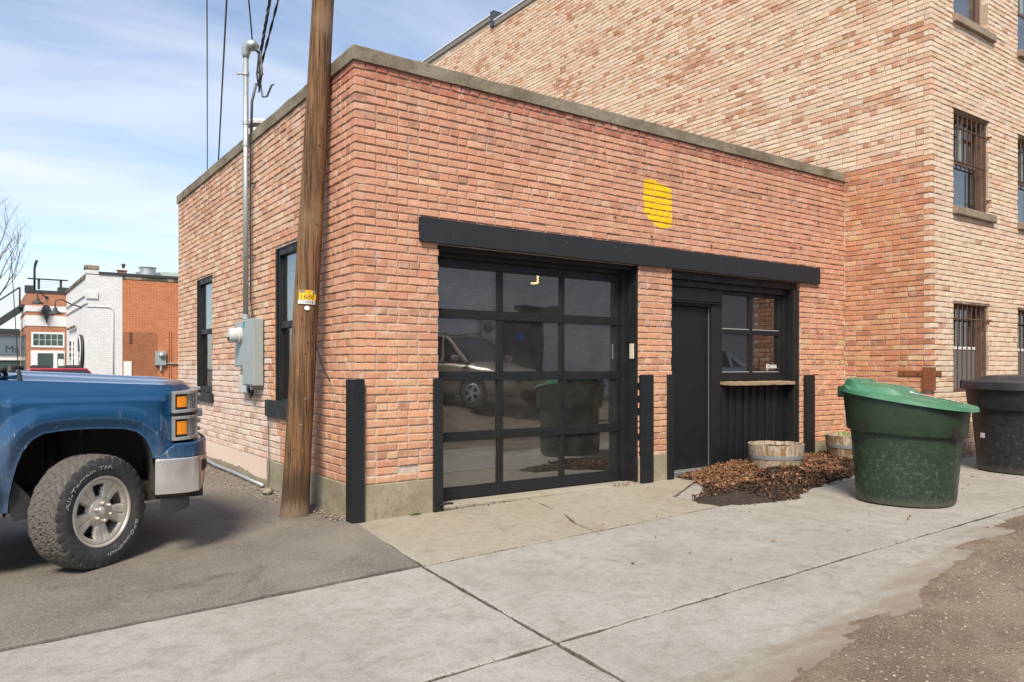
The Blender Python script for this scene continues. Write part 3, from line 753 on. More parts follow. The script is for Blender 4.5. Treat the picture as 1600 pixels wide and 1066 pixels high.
for z0, z1 in zr:
    for x0, x1 in xcols: part_box('stile', x0, x1, YD, YD + 0.048, z0, z1, m_black, od, 0.005)
    for (a, c) in zip(xcols, xcols[1:]):
        tl = random.uniform(-0.004, 0.004); tz = random.uniform(-0.003, 0.003)
        x0, x1 = a[1] + 0.001, c[0] - 0.001
        b = MB().hexa([(x0, YD+0.020-tl, z0), (x1, YD+0.020+tl, z0), (x1, YD+0.024+tl, z0), (x0, YD+0.024-tl, z0), (x0, YD+0.020-tl+tz, z1), (x1, YD+0.020+tl+tz, z1), (x1, YD+0.024+tl+tz, z1), (x0, YD+0.024-tl+tz, z1)])
        b.build('pane', m_glass, od)
        # glazing beads: thin bright edge at the foot of the pane
        part_box('glazing_bead', x0, x1, YD + 0.004, YD + 0.018, z0, z0 + 0.012, m_black_steel, od, 0.003)
part_box('threshold', 0.83, 3.36, -0.01, 0.30, 0.012, 0.052, m_slab_old, garage, 0.012)
kp = part_box('keypad', 3.327, 3.3415, 0.05, 0.115, 1.42, 1.59, m_beige, garage, 0.006)

# --- entrance door, panelled front and window in the second opening
YE = 0.16
part_box('door_head', 3.892, 6.345, 0.05, 0.235, 2.36, 2.4535, m_black, garage)
part_box('door_head', 3.892, 6.2, 0.10, 0.235, 2.285, 2.3595, m_black, garage)
part_box('fascia', 3.895, 4.90, 0.125, 0.235, 2.145, 2.2845, m_black_door, garage)
part_box('drip_mould', 3.895, 4.905, 0.095, 0.1245, 2.125, 2.142, m_black_steel, garage)
part_box('drip_mould', 3.895, 4.905, 0.105, 0.1248, 2.098, 2.116, m_black_steel, garage)
part_box('door_frame', 3.895, 3.985, 0.14, 0.235, 0.1, 2.144, m_black, garage)
part_box('door_frame', 4.735, 4.90, 0.135, 0.235, 0.1, 2.0975, m_black, garage)
part_box('door_frame', 3.986, 4.7345, 0.14, 0.235, 2.065, 2.144, m_black, garage)
dr = part_box('entrance_door', 3.988, 4.728, 0.185, 0.225, 0.105, 2.062, m_black_door, garage, 0.003)
part_box('door_gap_strip', 4.7290, 4.7345, 0.176, 0.184, 0.12, 2.06, m_galv, dr, 0.001)
part_box('door_sill', 3.90, 4.80, 0.06, 0.24, 0.045, 0.104, m_galv, garage, 0.006)
# right-hand jamb and window
part_box('jamb', 6.225, 6.3495, 0.014, 0.235, 0.05, 2.3595, m_black, garage)
win = part_box('window', 4.905, 6.16, 0.145, 0.200, 1.155, 1.262, m_black, garage, 0.004)
part_box('window_frame', 4.905, 6.16, 0.145, 0.20, 2.235, 2.284, m_black, win)
part_box('window_frame', 6.10, 6.16, 0.145, 0.20, 1.2625, 2.2345, m_black, win)
part_box('window_frame', 4.905, 4.945, 0.145, 0.20, 1.2625, 2.2345, m_black, win)
part_box('muntin', 5.478, 5.542, 0.147, 0.19, 1.2625, 2.2345, m_black, win)
for x0, x1 in ((4.9455, 5.4775), (5.5425, 6.0995)):
    part_box('muntin', x0, x1, 0.147, 0.19, 1.745, 1.805, m_black, win)
    for z0, z1 in ((1.263, 1.7445), (1.8055, 2.234)):
        part_box('pane', x0, x1, 0.168, 0.172, z0, z1, m_glass_w, win, 0)
        part_box('glazing_bead', x0, x1, 0.152, 0.1665, z0, z0 + 0.011, m_greybox, win, 0.002)
part_box('stop_board', 6.1605, 6.2245, 0.12, 0.235, 1.16, 2.284, m_black, garage)
def f_s(u, v):
    k = int(round(v * 4)) % 4; x = lerp(4.895, 6.222, u)
    y = (-0.015, 0.143, 0.143, -0.015)[k] + (0.012 * fbm(x * 5, 2, 0) if k in (0, 3) else 0)
    return (x, y, (1.102, 1.118, 1.150, 1.140)[k] + 0.006 * fbm(x * 6, k, 3))
b = MB().grid(f_s, 40, 5); b.f.append((0, 40, 80, 120)); b.f.append((39, 79, 119, 159))
b.build('window_sill', m_rawwood, garage)
for i in range(9):
    x0 = 4.905 + i * 0.1465
    part_box('plank', x0 + 0.002, min(x0 + 0.142, 6.223), 0.128 + random.uniform(-0.002, 0.002), 0.16, 0.06, 1.098, m_black_door, garage, 0.004)
    if i: part_box('batten', x0 - 0.012, x0 + 0.008, 0.112, 0.1255, 0.06, 1.098, m_black_steel, garage, 0.004)
# sticker lettering on the lower right pane
m_sticker = mat('white sticker', (0.8, 0.8, 0.78), 0.5)
tb, w = text_verts('ROHANA', 0.062, 0.0, 0.0022)
k = 0.225 / w
tb.map(lambda p: (5.85 + p.x * k, 0.1655, 1.315 + p.y * k * 1.35)).build('lettering', m_sticker, win)
ring = MB()
o_ = [(5.868 + 0.022 * math.cos(i*PI/16), 1.334 + 0.040 * math.sin(i*PI/16) * (1 if math.sin(i*PI/16) > 0 else 1.25)) for i in range(32)]
i_ = [(5.868 + (x - 5.868) * 0.84, 1.334 + (z - 1.334) * 0.9) for x, z in o_]
ring.add([(x, 0.1658, z) for x, z in o_] + [(x, 0.1658, z) for x, z in i_], [(j, (j+1) % 32, 32 + (j+1) % 32, 32 + j) for j in range(32)])
ring.build('emblem', m_sticker, win)

# --- side windows
def side_window(y0, y1, z0, z1, sy0, sy1, sz0, sz1, meet):
    w = part_box('window', 0.030, 0.095, y0 + 0.001, y1 - 0.001, z1 - 0.075, z1 - 0.002, m_black, garage)
    part_box('window_frame', 0.030, 0.095, y0 + 0.001, y0 + 0.062, z0 + 0.02, z1 - 0.0755, m_black, w)
    part_box('window_frame', 0.030, 0.095, y1 - 0.062, y1 - 0.001, z0 + 0.02, z1 - 0.0755, m_black, w)
    part_box('window_frame', 0.008, 0.0295, y0 + 0.001, y0 + 0.03, z0 + 0.02, z1 - 0.002, m_black, w)
    part_box('window_frame', 0.008, 0.0295, y1 - 0.03, y1 - 0.001, z0 + 0.02, z1 - 0.002, m_black, w)
    part_box('meeting_rail', 0.045, 0.095, y0 + 0.063, y1 - 0.063, meet - 0.035, meet + 0.035, m_black, w)
    part_box('bottom_rail', 0.045, 0.095, y0 + 0.063, y1 - 0.063, z0 + 0.02, z0 + 0.11, m_black, w)
    part_box('pane', 0.070, 0.074, y0 + 0.0625, y1 - 0.0625, meet + 0.0355, z1 - 0.0755, m_glass_side, w, 0)
    part_box('pane', 0.080, 0.084, y0 + 0.0625, y1 - 0.0625, z0 + 0.1105, meet - 0.0355, m_glass_w, w, 0)
    part_box('window_sill', -0.035, 0.16, sy0, sy1, sz0, sz1, m_black, garage, 0.006)
    MB().grid(lambda u, v: (0.115 + 0.006 * math.sin(v * 190 + 2 * math.sin(u * 6 + v * 9)), lerp(y0 + 0.05, y1 - 0.05, u), lerp(meet, z1 - 0.03, v)), 8, 150).build('backing_sheet', m_backing, w, smooth=True)  # its pale colour and ripple stand for the sky mirrored in the upper pane
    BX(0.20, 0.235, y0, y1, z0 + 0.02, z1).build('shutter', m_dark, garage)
m_glass_side = glass('upper side glass', (0.75, 0.77, 0.78), 1.9)
m_backing = mat('grey blind', (0.5, 0.5, 0.5), 0.7)
side_window(4.79, 5.71, 0.95, 2.60, 4.70, 5.74, 0.845, 0.97, 1.84)
side_window(1.20, 2.125, 0.88, 2.60, 1.215, 2.36, 0.79, 0.97, 1.78)
# thin earth wire down the side wall
MB().tube([(-0.016, 2.30, 0.79), (-0.016, 2.28, 0.45), (-0.022, 2.24, 0.2), (-0.03, 2.27, 0.03)], 0.005, 6).build('earth_wire', m_cable_g, garage)
# holes, bolts and anchors left in the front wall
for x, z in ((1.60, 3.79), (2.84, 3.62), (4.05, 3.60), (5.62, 3.62), (6.75, 3.3), (6.35, 2.93), (4.55, 2.79), (3.0, 2.95), (3.55, 2.80)):
    MB().tube([(x, 0.01, z), (x, -0.02, z), (x + 0.004, -0.022, z - 0.025)], 0.007, 6).build('anchor_bolt', m_rust, garage)

# ------------------------------------------------------------------ the tall brick building
YT = -1.194; HT = 9.60
tall = thing('brick_building', 'tall tan brick building with barred windows rising behind the garage', 'building', (XT, YT, 0))
tan_pal = [(6, (0.71, 0.545, 0.39)), (5, (0.74, 0.60, 0.45)), (3.5, (0.69, 0.48, 0.345)), (1.5, (0.64, 0.40, 0.265)), (0.25, (0.46, 0.25, 0.15)), (0.4, (0.64, 0.44, 0.27))]
red_pal = [(5, (0.56, 0.27, 0.15)), (3, (0.52, 0.235, 0.13)), (2, (0.60, 0.33, 0.18)), (1, (0.60, 0.40, 0.22)), (0.6, (0.40, 0.19, 0.11))]
low_pal = [(3, (0.34, 0.24, 0.165)), (2, (0.42, 0.31, 0.22)), (2, (0.28, 0.19, 0.13))]
def col_tall_side(y, z, h):
    lim = 4.10 + 0.05 * mnoise.noise(Vector((y * 3, 1, 1)))
    if z < lim and y < 0.1: return pick(red_pal)
    d = mnoise.noise(Vector((y * 0.9, z * 2.4, 2)))
    if d > 0.22 and random.random() < 0.55: return pick([(2, (0.58, 0.34, 0.22)), (1, (0.50, 0.26, 0.15)), (1, (0.64, 0.44, 0.30))])
    c = pick(tan_pal)
    if h and random.random() < 0.4: c = pick([(1, (0.52, 0.27, 0.17)), (1, (0.62, 0.42, 0.28))])
    return c
def col_tall_front(x, z, h):
    if z < 0.62 + 0.2 * mnoise.noise(Vector((x * 1.5, z, 3))): return pick(low_pal)
    c = pick(tan_pal)
    return tuple(lerp(v, w, 0.25) for v, w in zip(c, (0.64, 0.54, 0.42)))
XR = 12.4
# windows of the front: columns at x, storeys at z
TW = [(7.995, 9.02), (9.975, 11.0)]
TZ = [(0.98, 2.205), (3.475, 4.78), (6.03, 7.4)]
OP_T = [(x0, x1, z0, z1) for x0, x1 in TW for z0, z1 in TZ]
st_tf = lambda k: (0.0 if k % 2 == 0 else 0.1045)
st_ts = lambda k: (0.1045 if k % 2 == 0 else 0.0)
rows_t = int(8.6 / CH)
C_ = lay('x', YT, -1, XT, XR, 0.02, int(8.0 / CH), OP_T, col_tall_front, 7, st_tf, hphase=3)
D_ = lay('y', XT, -1, YT, 0.0, 0.02, int(4.06 / CH), [], col_tall_side, 7, st_ts, hphase=5)
z_up = 0.02 + int(4.06 / CH) * CH
n_up = int((HT - 0.12 - z_up) / CH)
E_ = [bk for bk in lay('y', XT, -1, YT, 13.6, z_up, n_up, [], col_tall_side, 7, st_ts if int(4.06 / CH) % 2 == 0 else st_tf, hphase=5)]
tcore = 0.009
def tc(x0, x1, y0, y1, z0, z1): return BX(x0, x1, y0, y1, z0, z1).build('wall', m_mortar_t, tall)
t_side = tc(XT + tcore, XT + 0.3, YT + 0.3005, 13.6, -0.1, HT - 0.1)
segs_x = [XT + tcore, 7.995, 9.02, 9.975, 11.0, XR]
t_f = []
for i in range(0, 5, 2): t_f.append(tc(segs_x[i] + (0.0005 if i else 0), segs_x[i+1] - 0.0005, YT + tcore, YT + 0.3, -0.1, HT - 0.1))
for x0, x1 in TW:
    zz = [-0.1] + [z for p in TZ for z in p] + [HT - 0.1]
    for i in range(0, len(zz), 2): t_f.append(tc(x0, x1, YT + tcore, YT + 0.3, zz[i], zz[i+1]))
def par_t(bk):
    if bk[0] == 'y': return t_side
    am = (bk[3] + bk[4]) / 2
    return t_f[0] if am < 8.0 else t_f[1] if am < 9.9 else t_f[2]
wall_bricks(par_t, C_ + D_ + E_, m_tbrick_o, m_tbrick_s, tall, 300)
BX(XT + 0.3, XR, YT + 0.3, 13.6, HT - 0.5, HT - 0.4).build('roof', m_asphalt, tall)
BX(XT + 0.301, XR, 13.3, 13.6, 0, HT - 0.5).build('wall', m_mortar_t, tall)
BX(XR - 0.3, XR, YT + 0.301, 13.29, 0, HT - 0.5).build('wall', m_mortar_t, tall)
m_flash = mat('metal coping', fn=paint_fn((0.22, 0.20, 0.17), 0.2, 0.5))
m_flashd = mat('dark flashing', (0.05, 0.055, 0.065), 0.4)
m_flashw = mat('coping lip', (0.6, 0.6, 0.6), 0.4)
def tall_cope(y0, y1, z):
    BX(XT - 0.03, XT + 0.35, y0, y1, z - 0.14, z).build('coping', m_flash, tall, bevel=0.006)
    BX(XT - 0.045, XT - 0.031, y0, y1, z - 0.022, z + 0.012).build('coping_lip', m_flashw, tall)
tall_cope(YT - 0.03, 8.86, 9.55)
tall_cope(9.0, 13.62, 9.74)
BX(XT - 0.05, XT + 0.40, 8.861, 8.999, 9.42, 9.79).build('step_flashing', m_flashd, tall, bevel=0.004)
BX(XT + 0.006, XT + 0.29, 8.9, 13.59, HT - 0.1, 9.60).build('wall', m_mortar_t, tall)
BX(XT, XR, YT - 0.03, YT + 0.35, 9.42, 9.56).build('coping', m_flash, tall, bevel=0.006)
m_caulk = mat('old caulk', fn=lambda t, S: (S('Base Color', t.mix(t.rng(t.noise(t.pos(), 9, 4), 0.4, 0.6), (0.30, 0.22, 0.16), (0.62, 0.57, 0.5))), S('Roughness', 0.9)))
# white caulked joint where the two buildings meet
pts = [(XT - 0.004 + 0.004 * fbm(0, 0, z * 3), -0.005 + 0.004 * fbm(0, z * 4, 0), z) for z in np.arange(0.15, 3.95, 0.06)]
MB().tube(pts, [0.004 + 0.006 * abs(fbm(p[2] * 5, 3, 0)) for p in pts], 6).build('caulk_joint', m_caulk, garage)
# its windows
m_wood_old = mat('old brown frame', fn=paint_fn((0.14, 0.085, 0.06), 0.4, 0.8, (0.3, 0.24, 0.2), 0.5))
m_blue_poster = mat('blue poster', (0.01, 0.09, 0.28), 0.6)
m_curtain = mat('pale board', (0.4, 0.38, 0.34), 0.8)
m_grey_panel = mat('grey panel', fn=paint_fn((0.16, 0.155, 0.15), 0.2, 0.7))
for wi, (x0, x1) in enumerate(TW):
    for zi, (z0, z1) in enumerate(TZ):
        yb = YT + 0.115
        w = BX(x0 + 0.001, x1 - 0.001, yb, yb + 0.07, z1 - 0.075, z1 - 0.001).build('window', m_wood_old, tall)
        part_box('window_frame', x0 + 0.001, x0 + 0.075, yb, yb + 0.07, z0 + 0.05, z1 - 0.0755, m_wood_old, w)
        part_box('window_frame', x1 - 0.11, x1 - 0.001, yb, yb + 0.07, z0 + 0.05, z1 - 0.0755, m_wood_old, w)
        part_box('window_frame', x0 + 0.001, x1 - 0.001, yb, yb + 0.07, z0 + 0.001, z0 + 0.0495, m_wood_old, w)
        zm = lerp(z0, z1, 0.5)
        part_box('meeting_rail', x0 + 0.0755, x1 - 0.1105, yb + 0.01, yb + 0.05, zm - 0.02, zm + 0.02, m_white if zi == 0 else m_wood_old, w)
        part_box('pane', x0 + 0.0755, x1 - 0.1105, yb + 0.03, yb + 0.034, zm + 0.0205, z1 - 0.0755, m_glass_t, w, 0)
        part_box('pane', x0 + 0.0755, x1 - 0.1105, yb + 0.02, yb + 0.024, z0 + 0.0505, zm - 0.0205, m_glass_t if zi else m_grey_panel, w, 0)
        if zi == 0:
            part_box('poster', x0 + 0.1, x0 + 0.5, yb + 0.10, yb + 0.11, zm + 0.28, z1 - 0.1, m_blue_poster, w, 0)
            part_box('board', x0 + 0.1, x0 + 0.7, yb + 0.12, yb + 0.13, zm + 0.03, zm + 0.28, m_curtain, w, 0)
        else:
            part_box('window_sill', x0 - 0.03, x1 + 0.14, YT - 0.055, YT + 0.199, z0 - 0.105, z0 - 0.001, m_sillc, tall, 0.010)
            part_box('muntin', lerp(x0, x1, 0.45) - 0.015, lerp(x0, x1, 0.45) + 0.015, yb + 0.005, yb + 0.045, zm + 0.021, z1 - 0.076, m_greybox, w, 0)
            part_box('backing_sheet', x0 + 0.3, x1 - 0.02, yb + 0.12, yb + 0.13, z0 + 0.05, z1 - 0.08, m_curtain if zi == 1 else m_backing, w, 0)
        if zi < 2:
            gr = MB().tube([(x0 + 0.02, YT + 0.10, z1 - 0.25), (x1 + 0.09, YT - 0.02, z1 - 0.25)] if False else [(x0 + 0.004, YT + 0.035, z1 - 0.22), (x1 - 0.004, YT + 0.035, z1 - 0.22)], 0.012, 6).build('window_bars', m_rustbar, tall)
            if zi == 1: MB().tube([(x0 + 0.004, YT + 0.035, zm - 0.02), (x1 - 0.004, YT + 0.035, zm - 0.02)], 0.012, 6).build('bar', m_rustbar, gr)
            nb = 7
            for q in range(nb):
                xx = lerp(x0 + 0.05, x1 - 0.17, q / (nb - 1))
                MB().tube([(xx, YT + 0.035, (z0 + 0.03) if (zi == 0 or q in (0, nb-1)) else (zm - 0.03)), (xx, YT + 0.035, z1 - 0.03)], 0.0095, 6).build('bar', m_rustbar, gr)
            MB().tube([(x1 - 0.05, YT + 0.03, z0 + 0.02), (x1 - 0.05, YT + 0.03, z1 - 0.02)], 0.016, 6).build('bar', m_rustbar, gr)
            MB().tube([(x1 - 0.05, YT + 0.03, z1 - 0.22), (x1 + 0.01, YT - 0.03, z1 - 0.215)], 0.014, 6).build('hinge_lug', m_rust, gr)
            MB().tube([(x1 - 0.06, YT + 0.05, z0 + 0.2), (x1 + 0.01, YT - 0.03, z0 + 0.2)], 0.012, 6).build('hinge_lug', m_rust, gr)
            part_box('lintel_steel', x0 - 0.02, x1 + 0.03, YT - 0.006, YT + 0.1, z1 + 0.0005, z1 + 0.012, m_rustbar, tall, 0)
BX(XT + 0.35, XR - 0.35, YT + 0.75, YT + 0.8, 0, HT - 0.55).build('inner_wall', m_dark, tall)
# rusty strap round its corner
strap = thing('wall_bracket', 'rusty steel strap bracket bolted round the corner of the tall building', 'bracket', (XT, YT, 1.2))
b = MB().box(XT - 0.014, XT - 0.004, YT - 0.0145, YT + 0.42, 1.205, 1.285).box(XT - 0.0145, XT + 0.22, YT - 0.0155, YT - 0.006, 1.20, 1.28)
b = MB().prism([(XT - 0.014, YT + 0.42), (XT - 0.014, YT - 0.016), (XT + 0.24, YT - 0.016), (XT + 0.24, YT - 0.005), (XT - 0.004, YT - 0.005), (XT - 0.004, YT + 0.42)], 1.215, 1.285, 'z')
b.build('strap', m_rust, strap, bevel=0.002)
b = MB().prism([(XT - 0.03, YT + 0.10), (XT - 0.03, YT - 0.032), (XT + 0.055, YT - 0.032), (XT + 0.055, YT - 0.0165), (XT - 0.0145, YT - 0.0165), (XT - 0.0145, YT + 0.10)], 1.03, 1.33, 'z')
b.build('plate', m_rust, strap, bevel=0.002)
for dx in (0.09, 0.19): MB().lathe([(0, 0), (0.012, 0), (0.010, -0.01), (0, -0.012)], 8, (XT + dx, YT - 0.016, 1.25), 'y').build('bolt', m_rustbar, strap)
for dy in (0.16, 0.34): MB().lathe([(0, 0), (0.012, 0), (0.010, -0.01), (0, -0.012)], 8, (XT - 0.014, YT + dy, 1.25), 'x').build('bolt', m_rustbar, strap)

# ------------------------------------------------------------------ utility pole
PB = Vector((-0.305, 0.615, 0.0)); PD = Vector((0.22, -0.11, 4.6)).normalized()
up = thing('utility_pole', 'leaning weathered wooden utility pole at the garage corner', 'pole', (PB.x, PB.y, g(PB.x)))
q = PD.to_track_quat('Z', 'Y')
E1 = (Vector((1, 0, 0)) - PD * PD.x).normalized(); E2 = PD.cross(E1)
def pole_pt(z, ang, r):
    return PB + PD * (z / PD.z) + E1 * (math.cos(ang) * r) + E2 * (math.sin(ang) * r)
def pole_r(z): return max(0.085, 0.119 - 0.0052 * z) + (0.012 * math.exp(-((z) / 0.12) ** 2))
NP = 40
prof_z = [-0.25, -0.05, 0.0, 0.05, 0.12, 0.2, 0.35, 0.6, 0.9, 1.2, 1.6, 2.0, 2.4, 2.8, 3.2, 3.6, 4.0, 4.5, 5.0, 6, 7, 8, 9, 9.4]
b = MB()
def f_p(u, v):
    z = prof_z[int(round(v * (len(prof_z) - 1)))]; a = 2 * PI * u
    r = pole_r(z) * (1 + 0.03 * fbm(math.cos(a) * 3, math.sin(a) * 3, z * 0.35, 3))
    return pole_pt(z, a, r)
b.grid(f_p, NP, len(prof_z), True); b.f.append(tuple(range((len(prof_z)-1)*NP, len(prof_z)*NP)))
shaft = b.build('shaft', m_pole, up, smooth=True)
camdir = math.atan2(CAM.y - PB.y, CAM.x - PB.x)
def on_pole(b, z0, da=0.0, off=0.004):
    off += 0.006
    """wrap flat (x right, y up) lettering/plates on the pole facing the camera"""
    def f(p):
        z = z0 + p.y; r = pole_r(z) * 1.012 + off + p.z
        return pole_pt(z, camdir + da + p.x / r, r)
    return b.map(f)
def plate(w, h, n=10):
    return MB().grid(lambda u, v: (lerp(-w/2, w/2, u), lerp(-h/2, h/2, v), 0.0), n, 2)
# camera-right on the pole is increasing angle
tagz = 1.965
po = on_pole(plate(0.155, 0.085), tagz, 0.06)
po = po.build('number_tag', m_tagy, up, solid=0.002)
on_pole(MB().grid(lambda u, v: (lerp(-0.072, -0.026, u), lerp(0.016, 0.042, v), 0.0), 5, 2), tagz, 0.06, 0.006).build('maker_tag', m_tagb, up)
on_pole(MB().grid(lambda u, v: (lerp(0.042, 0.078, u), lerp(0.010, 0.042, v), 0.0), 5, 2), tagz, 0.06, 0.006).build('maker_tag', m_tagb, up)
tb, w = text_verts('1688', 0.05); k = 0.125 / w
on_pole(tb.map(lambda p: (-0.068 + p.x * k, -0.036 + p.y * k * 1.0, 0)), tagz, 0.06, 0.0065).build('lettering', m_ink, po)
for i in range(4):
    x = -0.018 + i * 0.014
    on_pole(MB().grid(lambda u, v: (lerp(x, x + 0.005, u), lerp(0.020, 0.036, v), 0.0), 2, 2), tagz, 0.06, 0.0065).build('numeral', m_ink, po)
pw = on_pole(MB().grid(lambda u, v: (lerp(-0.085, 0.072, u), lerp(-0.018, 0.016, v), 0.0), 10, 2), tagz - 0.062, 0.06, 0.004).build('number_strip', m_tagw, up)
for i, ww in enumerate((0.004, 0.004, 0.008, 0.009, 0.009, 0.010, 0.006)):
    x = -0.055 + i * 0.0185
    on_pole(MB().grid(lambda u, v: (lerp(x, x + ww, u), lerp(-0.010, 0.011, v), 0.0), 2, 2), tagz - 0.062, 0.06, 0.0065).build('numeral', m_ink, pw)
on_pole(MB().add([(0.024 * math.cos(i*PI/8), 0.02 * math.sin(i*PI/8), 0) for i in range(16)], [tuple(range(16))]), tagz - 0.115, 0.06, 0.004).build('disc_tag', m_tagw, up)
for z, da in ((1.75, -0.3), (1.55, 0.25), (1.3, -0.1), (1.05, 0.3), (0.82, 0.1), (2.6, 0.5), (3.3, 0.35), (0.6, -0.4), (1.45, 0.1)):
    p = pole_pt(z, camdir + da, pole_r(z) + 0.004); d = (p - pole_pt(z, camdir + da, 0)).normalized()
    MB().tube([p - d * 0.01, p + d * 0.006], 0.007, 6).build('nail', m_galv if z in (0.82, 1.05) else m_rustbar, up)
MB().tube([pole_pt(1.52, camdir + 1.3, pole_r(1.5)) + Vector((0, 0, 0)), Vector((-0.09, 0.47, 1.30)), Vector((-0.05, 0.42, 1.20))], 0.008, 8).build('cable_stub', m_cable, up)

# ------------------------------------------------------------------ electrics on the side wall
YM = 2.88
mast = thing('service_mast', 'galvanised service mast with weatherhead on the garage side wall', 'conduit', (-0.09, YM, 1.9))
conduit = MB().tube([(-0.09, YM, 1.872), (-0.09, YM, 4.92)], 0.030, 14).build('conduit', m_galv, mast, smooth=True)
b = MB().tube([(-0.09, YM, 4.90), (-0.09, YM, 4.94), (-0.085, YM - 0.004, 5.0), (-0.065, YM - 0.03, 5.05), (-0.03, YM - 0.065, 5.045), (-0.012, YM - 0.085, 5.01)], [0.034, 0.044, 0.056, 0.062, 0.062, 0.056], 16)
b.build('weatherhead', m_galv, mast, smooth=True)
for z in (2.62, 3.45):
    b = MB().box(-0.13, 0.0, YM - 0.012, YM + 0.012, z - 0.018, z + 0.018); b.build('strap', m_galv, mast)
    MB().tube([(-0.05, YM - 0.06, z), (0.0, YM - 0.06, z)], 0.012, 6).build('strap_bolt', m_rustbar, mast)
for z in (4.72, 4.15, 3.9):
    MB().lathe([(0.031, -0.02), (0.038, -0.02), (0.038, 0.02), (0.031, 0.02)], 14, (-0.09, YM, z)).build('coupling', m_galv, mast)
MB().tube([(-0.09, YM, 4.72), (-0.19, YM + 0.01, 4.70)], 0.012, 6).build('insulator_bolt', m_galv, mast)
MB().lathe([(0.04, -0.03), (0.044, -0.03), (0.044, 0.03), (0.04, 0.03)], 14, (-0.09, YM, 1.91)).build('hub', m_galv, mast)
MB().tube([(-0.045, YM - 0.02, 4.1), (-0.05, YM - 0.02, 3.0), (-0.045, YM - 0.03, 2.4), (-0.05, YM - 0.035, 2.1), (-0.04, YM - 0.12, 1.88)], 0.009, 6).build('strapped_cable', m_cable, mast)
W0 = Vector((0.0, YM - 0.09, 5.0))
def wire(name, label, pts, r, m, n=6, cat='cable', group=None):
    o = MB().tube(pts, r, n).build(name, m, None, smooth=True)
    return tag(o, label, cat, group)
def sagl(p, q, sag, n=16, tw=0.0, ph=0.0, turns=0):
    p, q = Vector(p), Vector(q); r = []
    for i in range(n + 1):
        t = i / n; c = p.lerp(q, t); c.z -= sag * 4 * t * (1 - t)
        a = ph + turns * 2 * PI * t; c += Vector((math.cos(a) * tw, 0, math.sin(a) * tw)); r.append(c)
    return r
TOP = Vector((0.05, 0.42, 8.6))
drop = thing('service_drop', 'twisted dark service cables rising from the weatherhead to the pole', 'cable', (W0.x, W0.y, W0.z))
for i in range(3):
    MB().tube(sagl((0.03, YM - 0.12, 4.88), TOP, 0.10, 160, 0.010, i * 2.1, 16), 0.0095, 6).build('strand', m_cable_g if i == 2 else m_cable, drop, smooth=True)
for i in range(2):
    MB().tube(sagl((0.03, YM - 0.10, 4.72), TOP + Vector((0.35, -0.1, 0.1)), 0.12, 90, 0.008, i * PI, 12), 0.0085, 6).build('strand', m_cable, drop, smooth=True)
for i, (dy, dz) in enumerate(((-0.02, -0.42), (-0.05, -0.50), (-0.09, -0.34))):
    MB().tube([(-0.02, YM - 0.09, 5.0), (0.02, YM - 0.11 + dy, 4.93), (0.0 + 0.02 * i, YM - 0.10 + dy, 4.70), (0.01, YM - 0.12 + dy, 4.98 + dz), (0.03, YM - 0.15 + dy, 4.66), (0.03, YM - 0.12, 4.86)], 0.010, 6).build('drip_loop', m_cable if i < 2 else m_cable_g, drop, smooth=True)
MB().tube([(0.03, YM - 0.15, 4.60), (0.04, YM - 0.20, 4.42), (0.06, YM - 0.30, 4.40), (0.08, YM - 0.40, 4.50), (0.09, YM - 0.44, 4.50)], 0.011, 6).build('drip_loop', m_cable_g, drop, smooth=True)
wire('phone_wire', 'grey wires hanging from the weatherhead down behind the garage parapet', [(0.0, YM - 0.1, 4.6), (-0.03, YM - 0.03, 4.4), (-0.02, YM + 0.02, 4.2), (0.05, YM + 0.25, 4.12), (0.35, YM + 0.9, 3.75)], 0.016, m_cable_g)
wire('overhead_line', 'single thin wire running straight up from the weatherhead', [(-0.02, YM - 0.03, 5.05), (-0.42, 2.05, 6.6), (-1.6, -1.2, 11.0)], 0.008, m_cable)
wire('overhead_line', 'thin overhead wire furthest to the left in the sky', sagl((1.6, 11.8, 4.2), (-1.75, -2.3, 7.05), -0.12, 12), 0.008, m_cable_g)
wire('overhead_line', 'thin overhead wire second from the left in the sky', sagl((1.75, 11.8, 4.2), (-1.45, -2.3, 7.05), -0.12, 12), 0.012, m_cable_g)

pb = thing('meter_cabinet', 'grey electric meter cabinet with round meter on the garage side wall', 'cabinet', (-0.01, 2.9, 1.1))
BX(-0.128, -0.0125, 2.47, 2.86, 1.12, 1.872).build('cabinet', m_greybox, pb, bevel=0.008)
d1 = BX(-0.135, -0.1285, 2.482, 2.850, 1.135, 1.860).build('cabinet_door', m_greybox, pb, bevel=0.003)
d1 = BX(-0.100, -0.0125, 2.8605, 3.31, 1.33, 1.868).build('meter_box', m_greybox, pb, bevel=0.006)
BX(-0.106, -0.1005, 2.88, 3.29, 1.35, 1.56).build('latch_plate', m_greybox, d1, bevel=0.003)
mm = MB().lathe([(0.0, 0), (0.098, 0), (0.098, -0.03), (0.088, -0.035), (0.085, -0.11), (0.07, -0.13), (0, -0.132)], 24, (-0.101, 3.07, 1.70), 'x').build('meter', m_meter, pb, auto=40)
BX(-0.240, -0.232, 3.035, 3.105, 1.64, 1.68).build('dial_window', m_ink, mm)
BX(-0.1365, -0.135, 2.77, 2.84, 1.775, 1.85).build('sticker', m_blue_sticker, pb)
BX(-0.08, -0.0125, 2.90, 3.20, 1.03, 1.235).build('junction_box', m_lightbox, pb, bevel=0.006)
MB().tube([(-0.07, 2.70, 1.12), (-0.07, 2.70, 1.03), (-0.065, 2.78, 0.985), (-0.05, 2.91, 1.07)], 0.017, 8).build('lead', m_cable, pb, smooth=True)
MB().lathe([(0.024, 0), (0.024, 0.05)], 10, (-0.07, 2.70, 1.07)).build('gland', m_galv, pb)
MB().tube([(-0.01, 2.98, 1.29), (-0.03, 2.98, 1.29)], 0.018, 8).build('tag_seal', m_cable_g, pb)
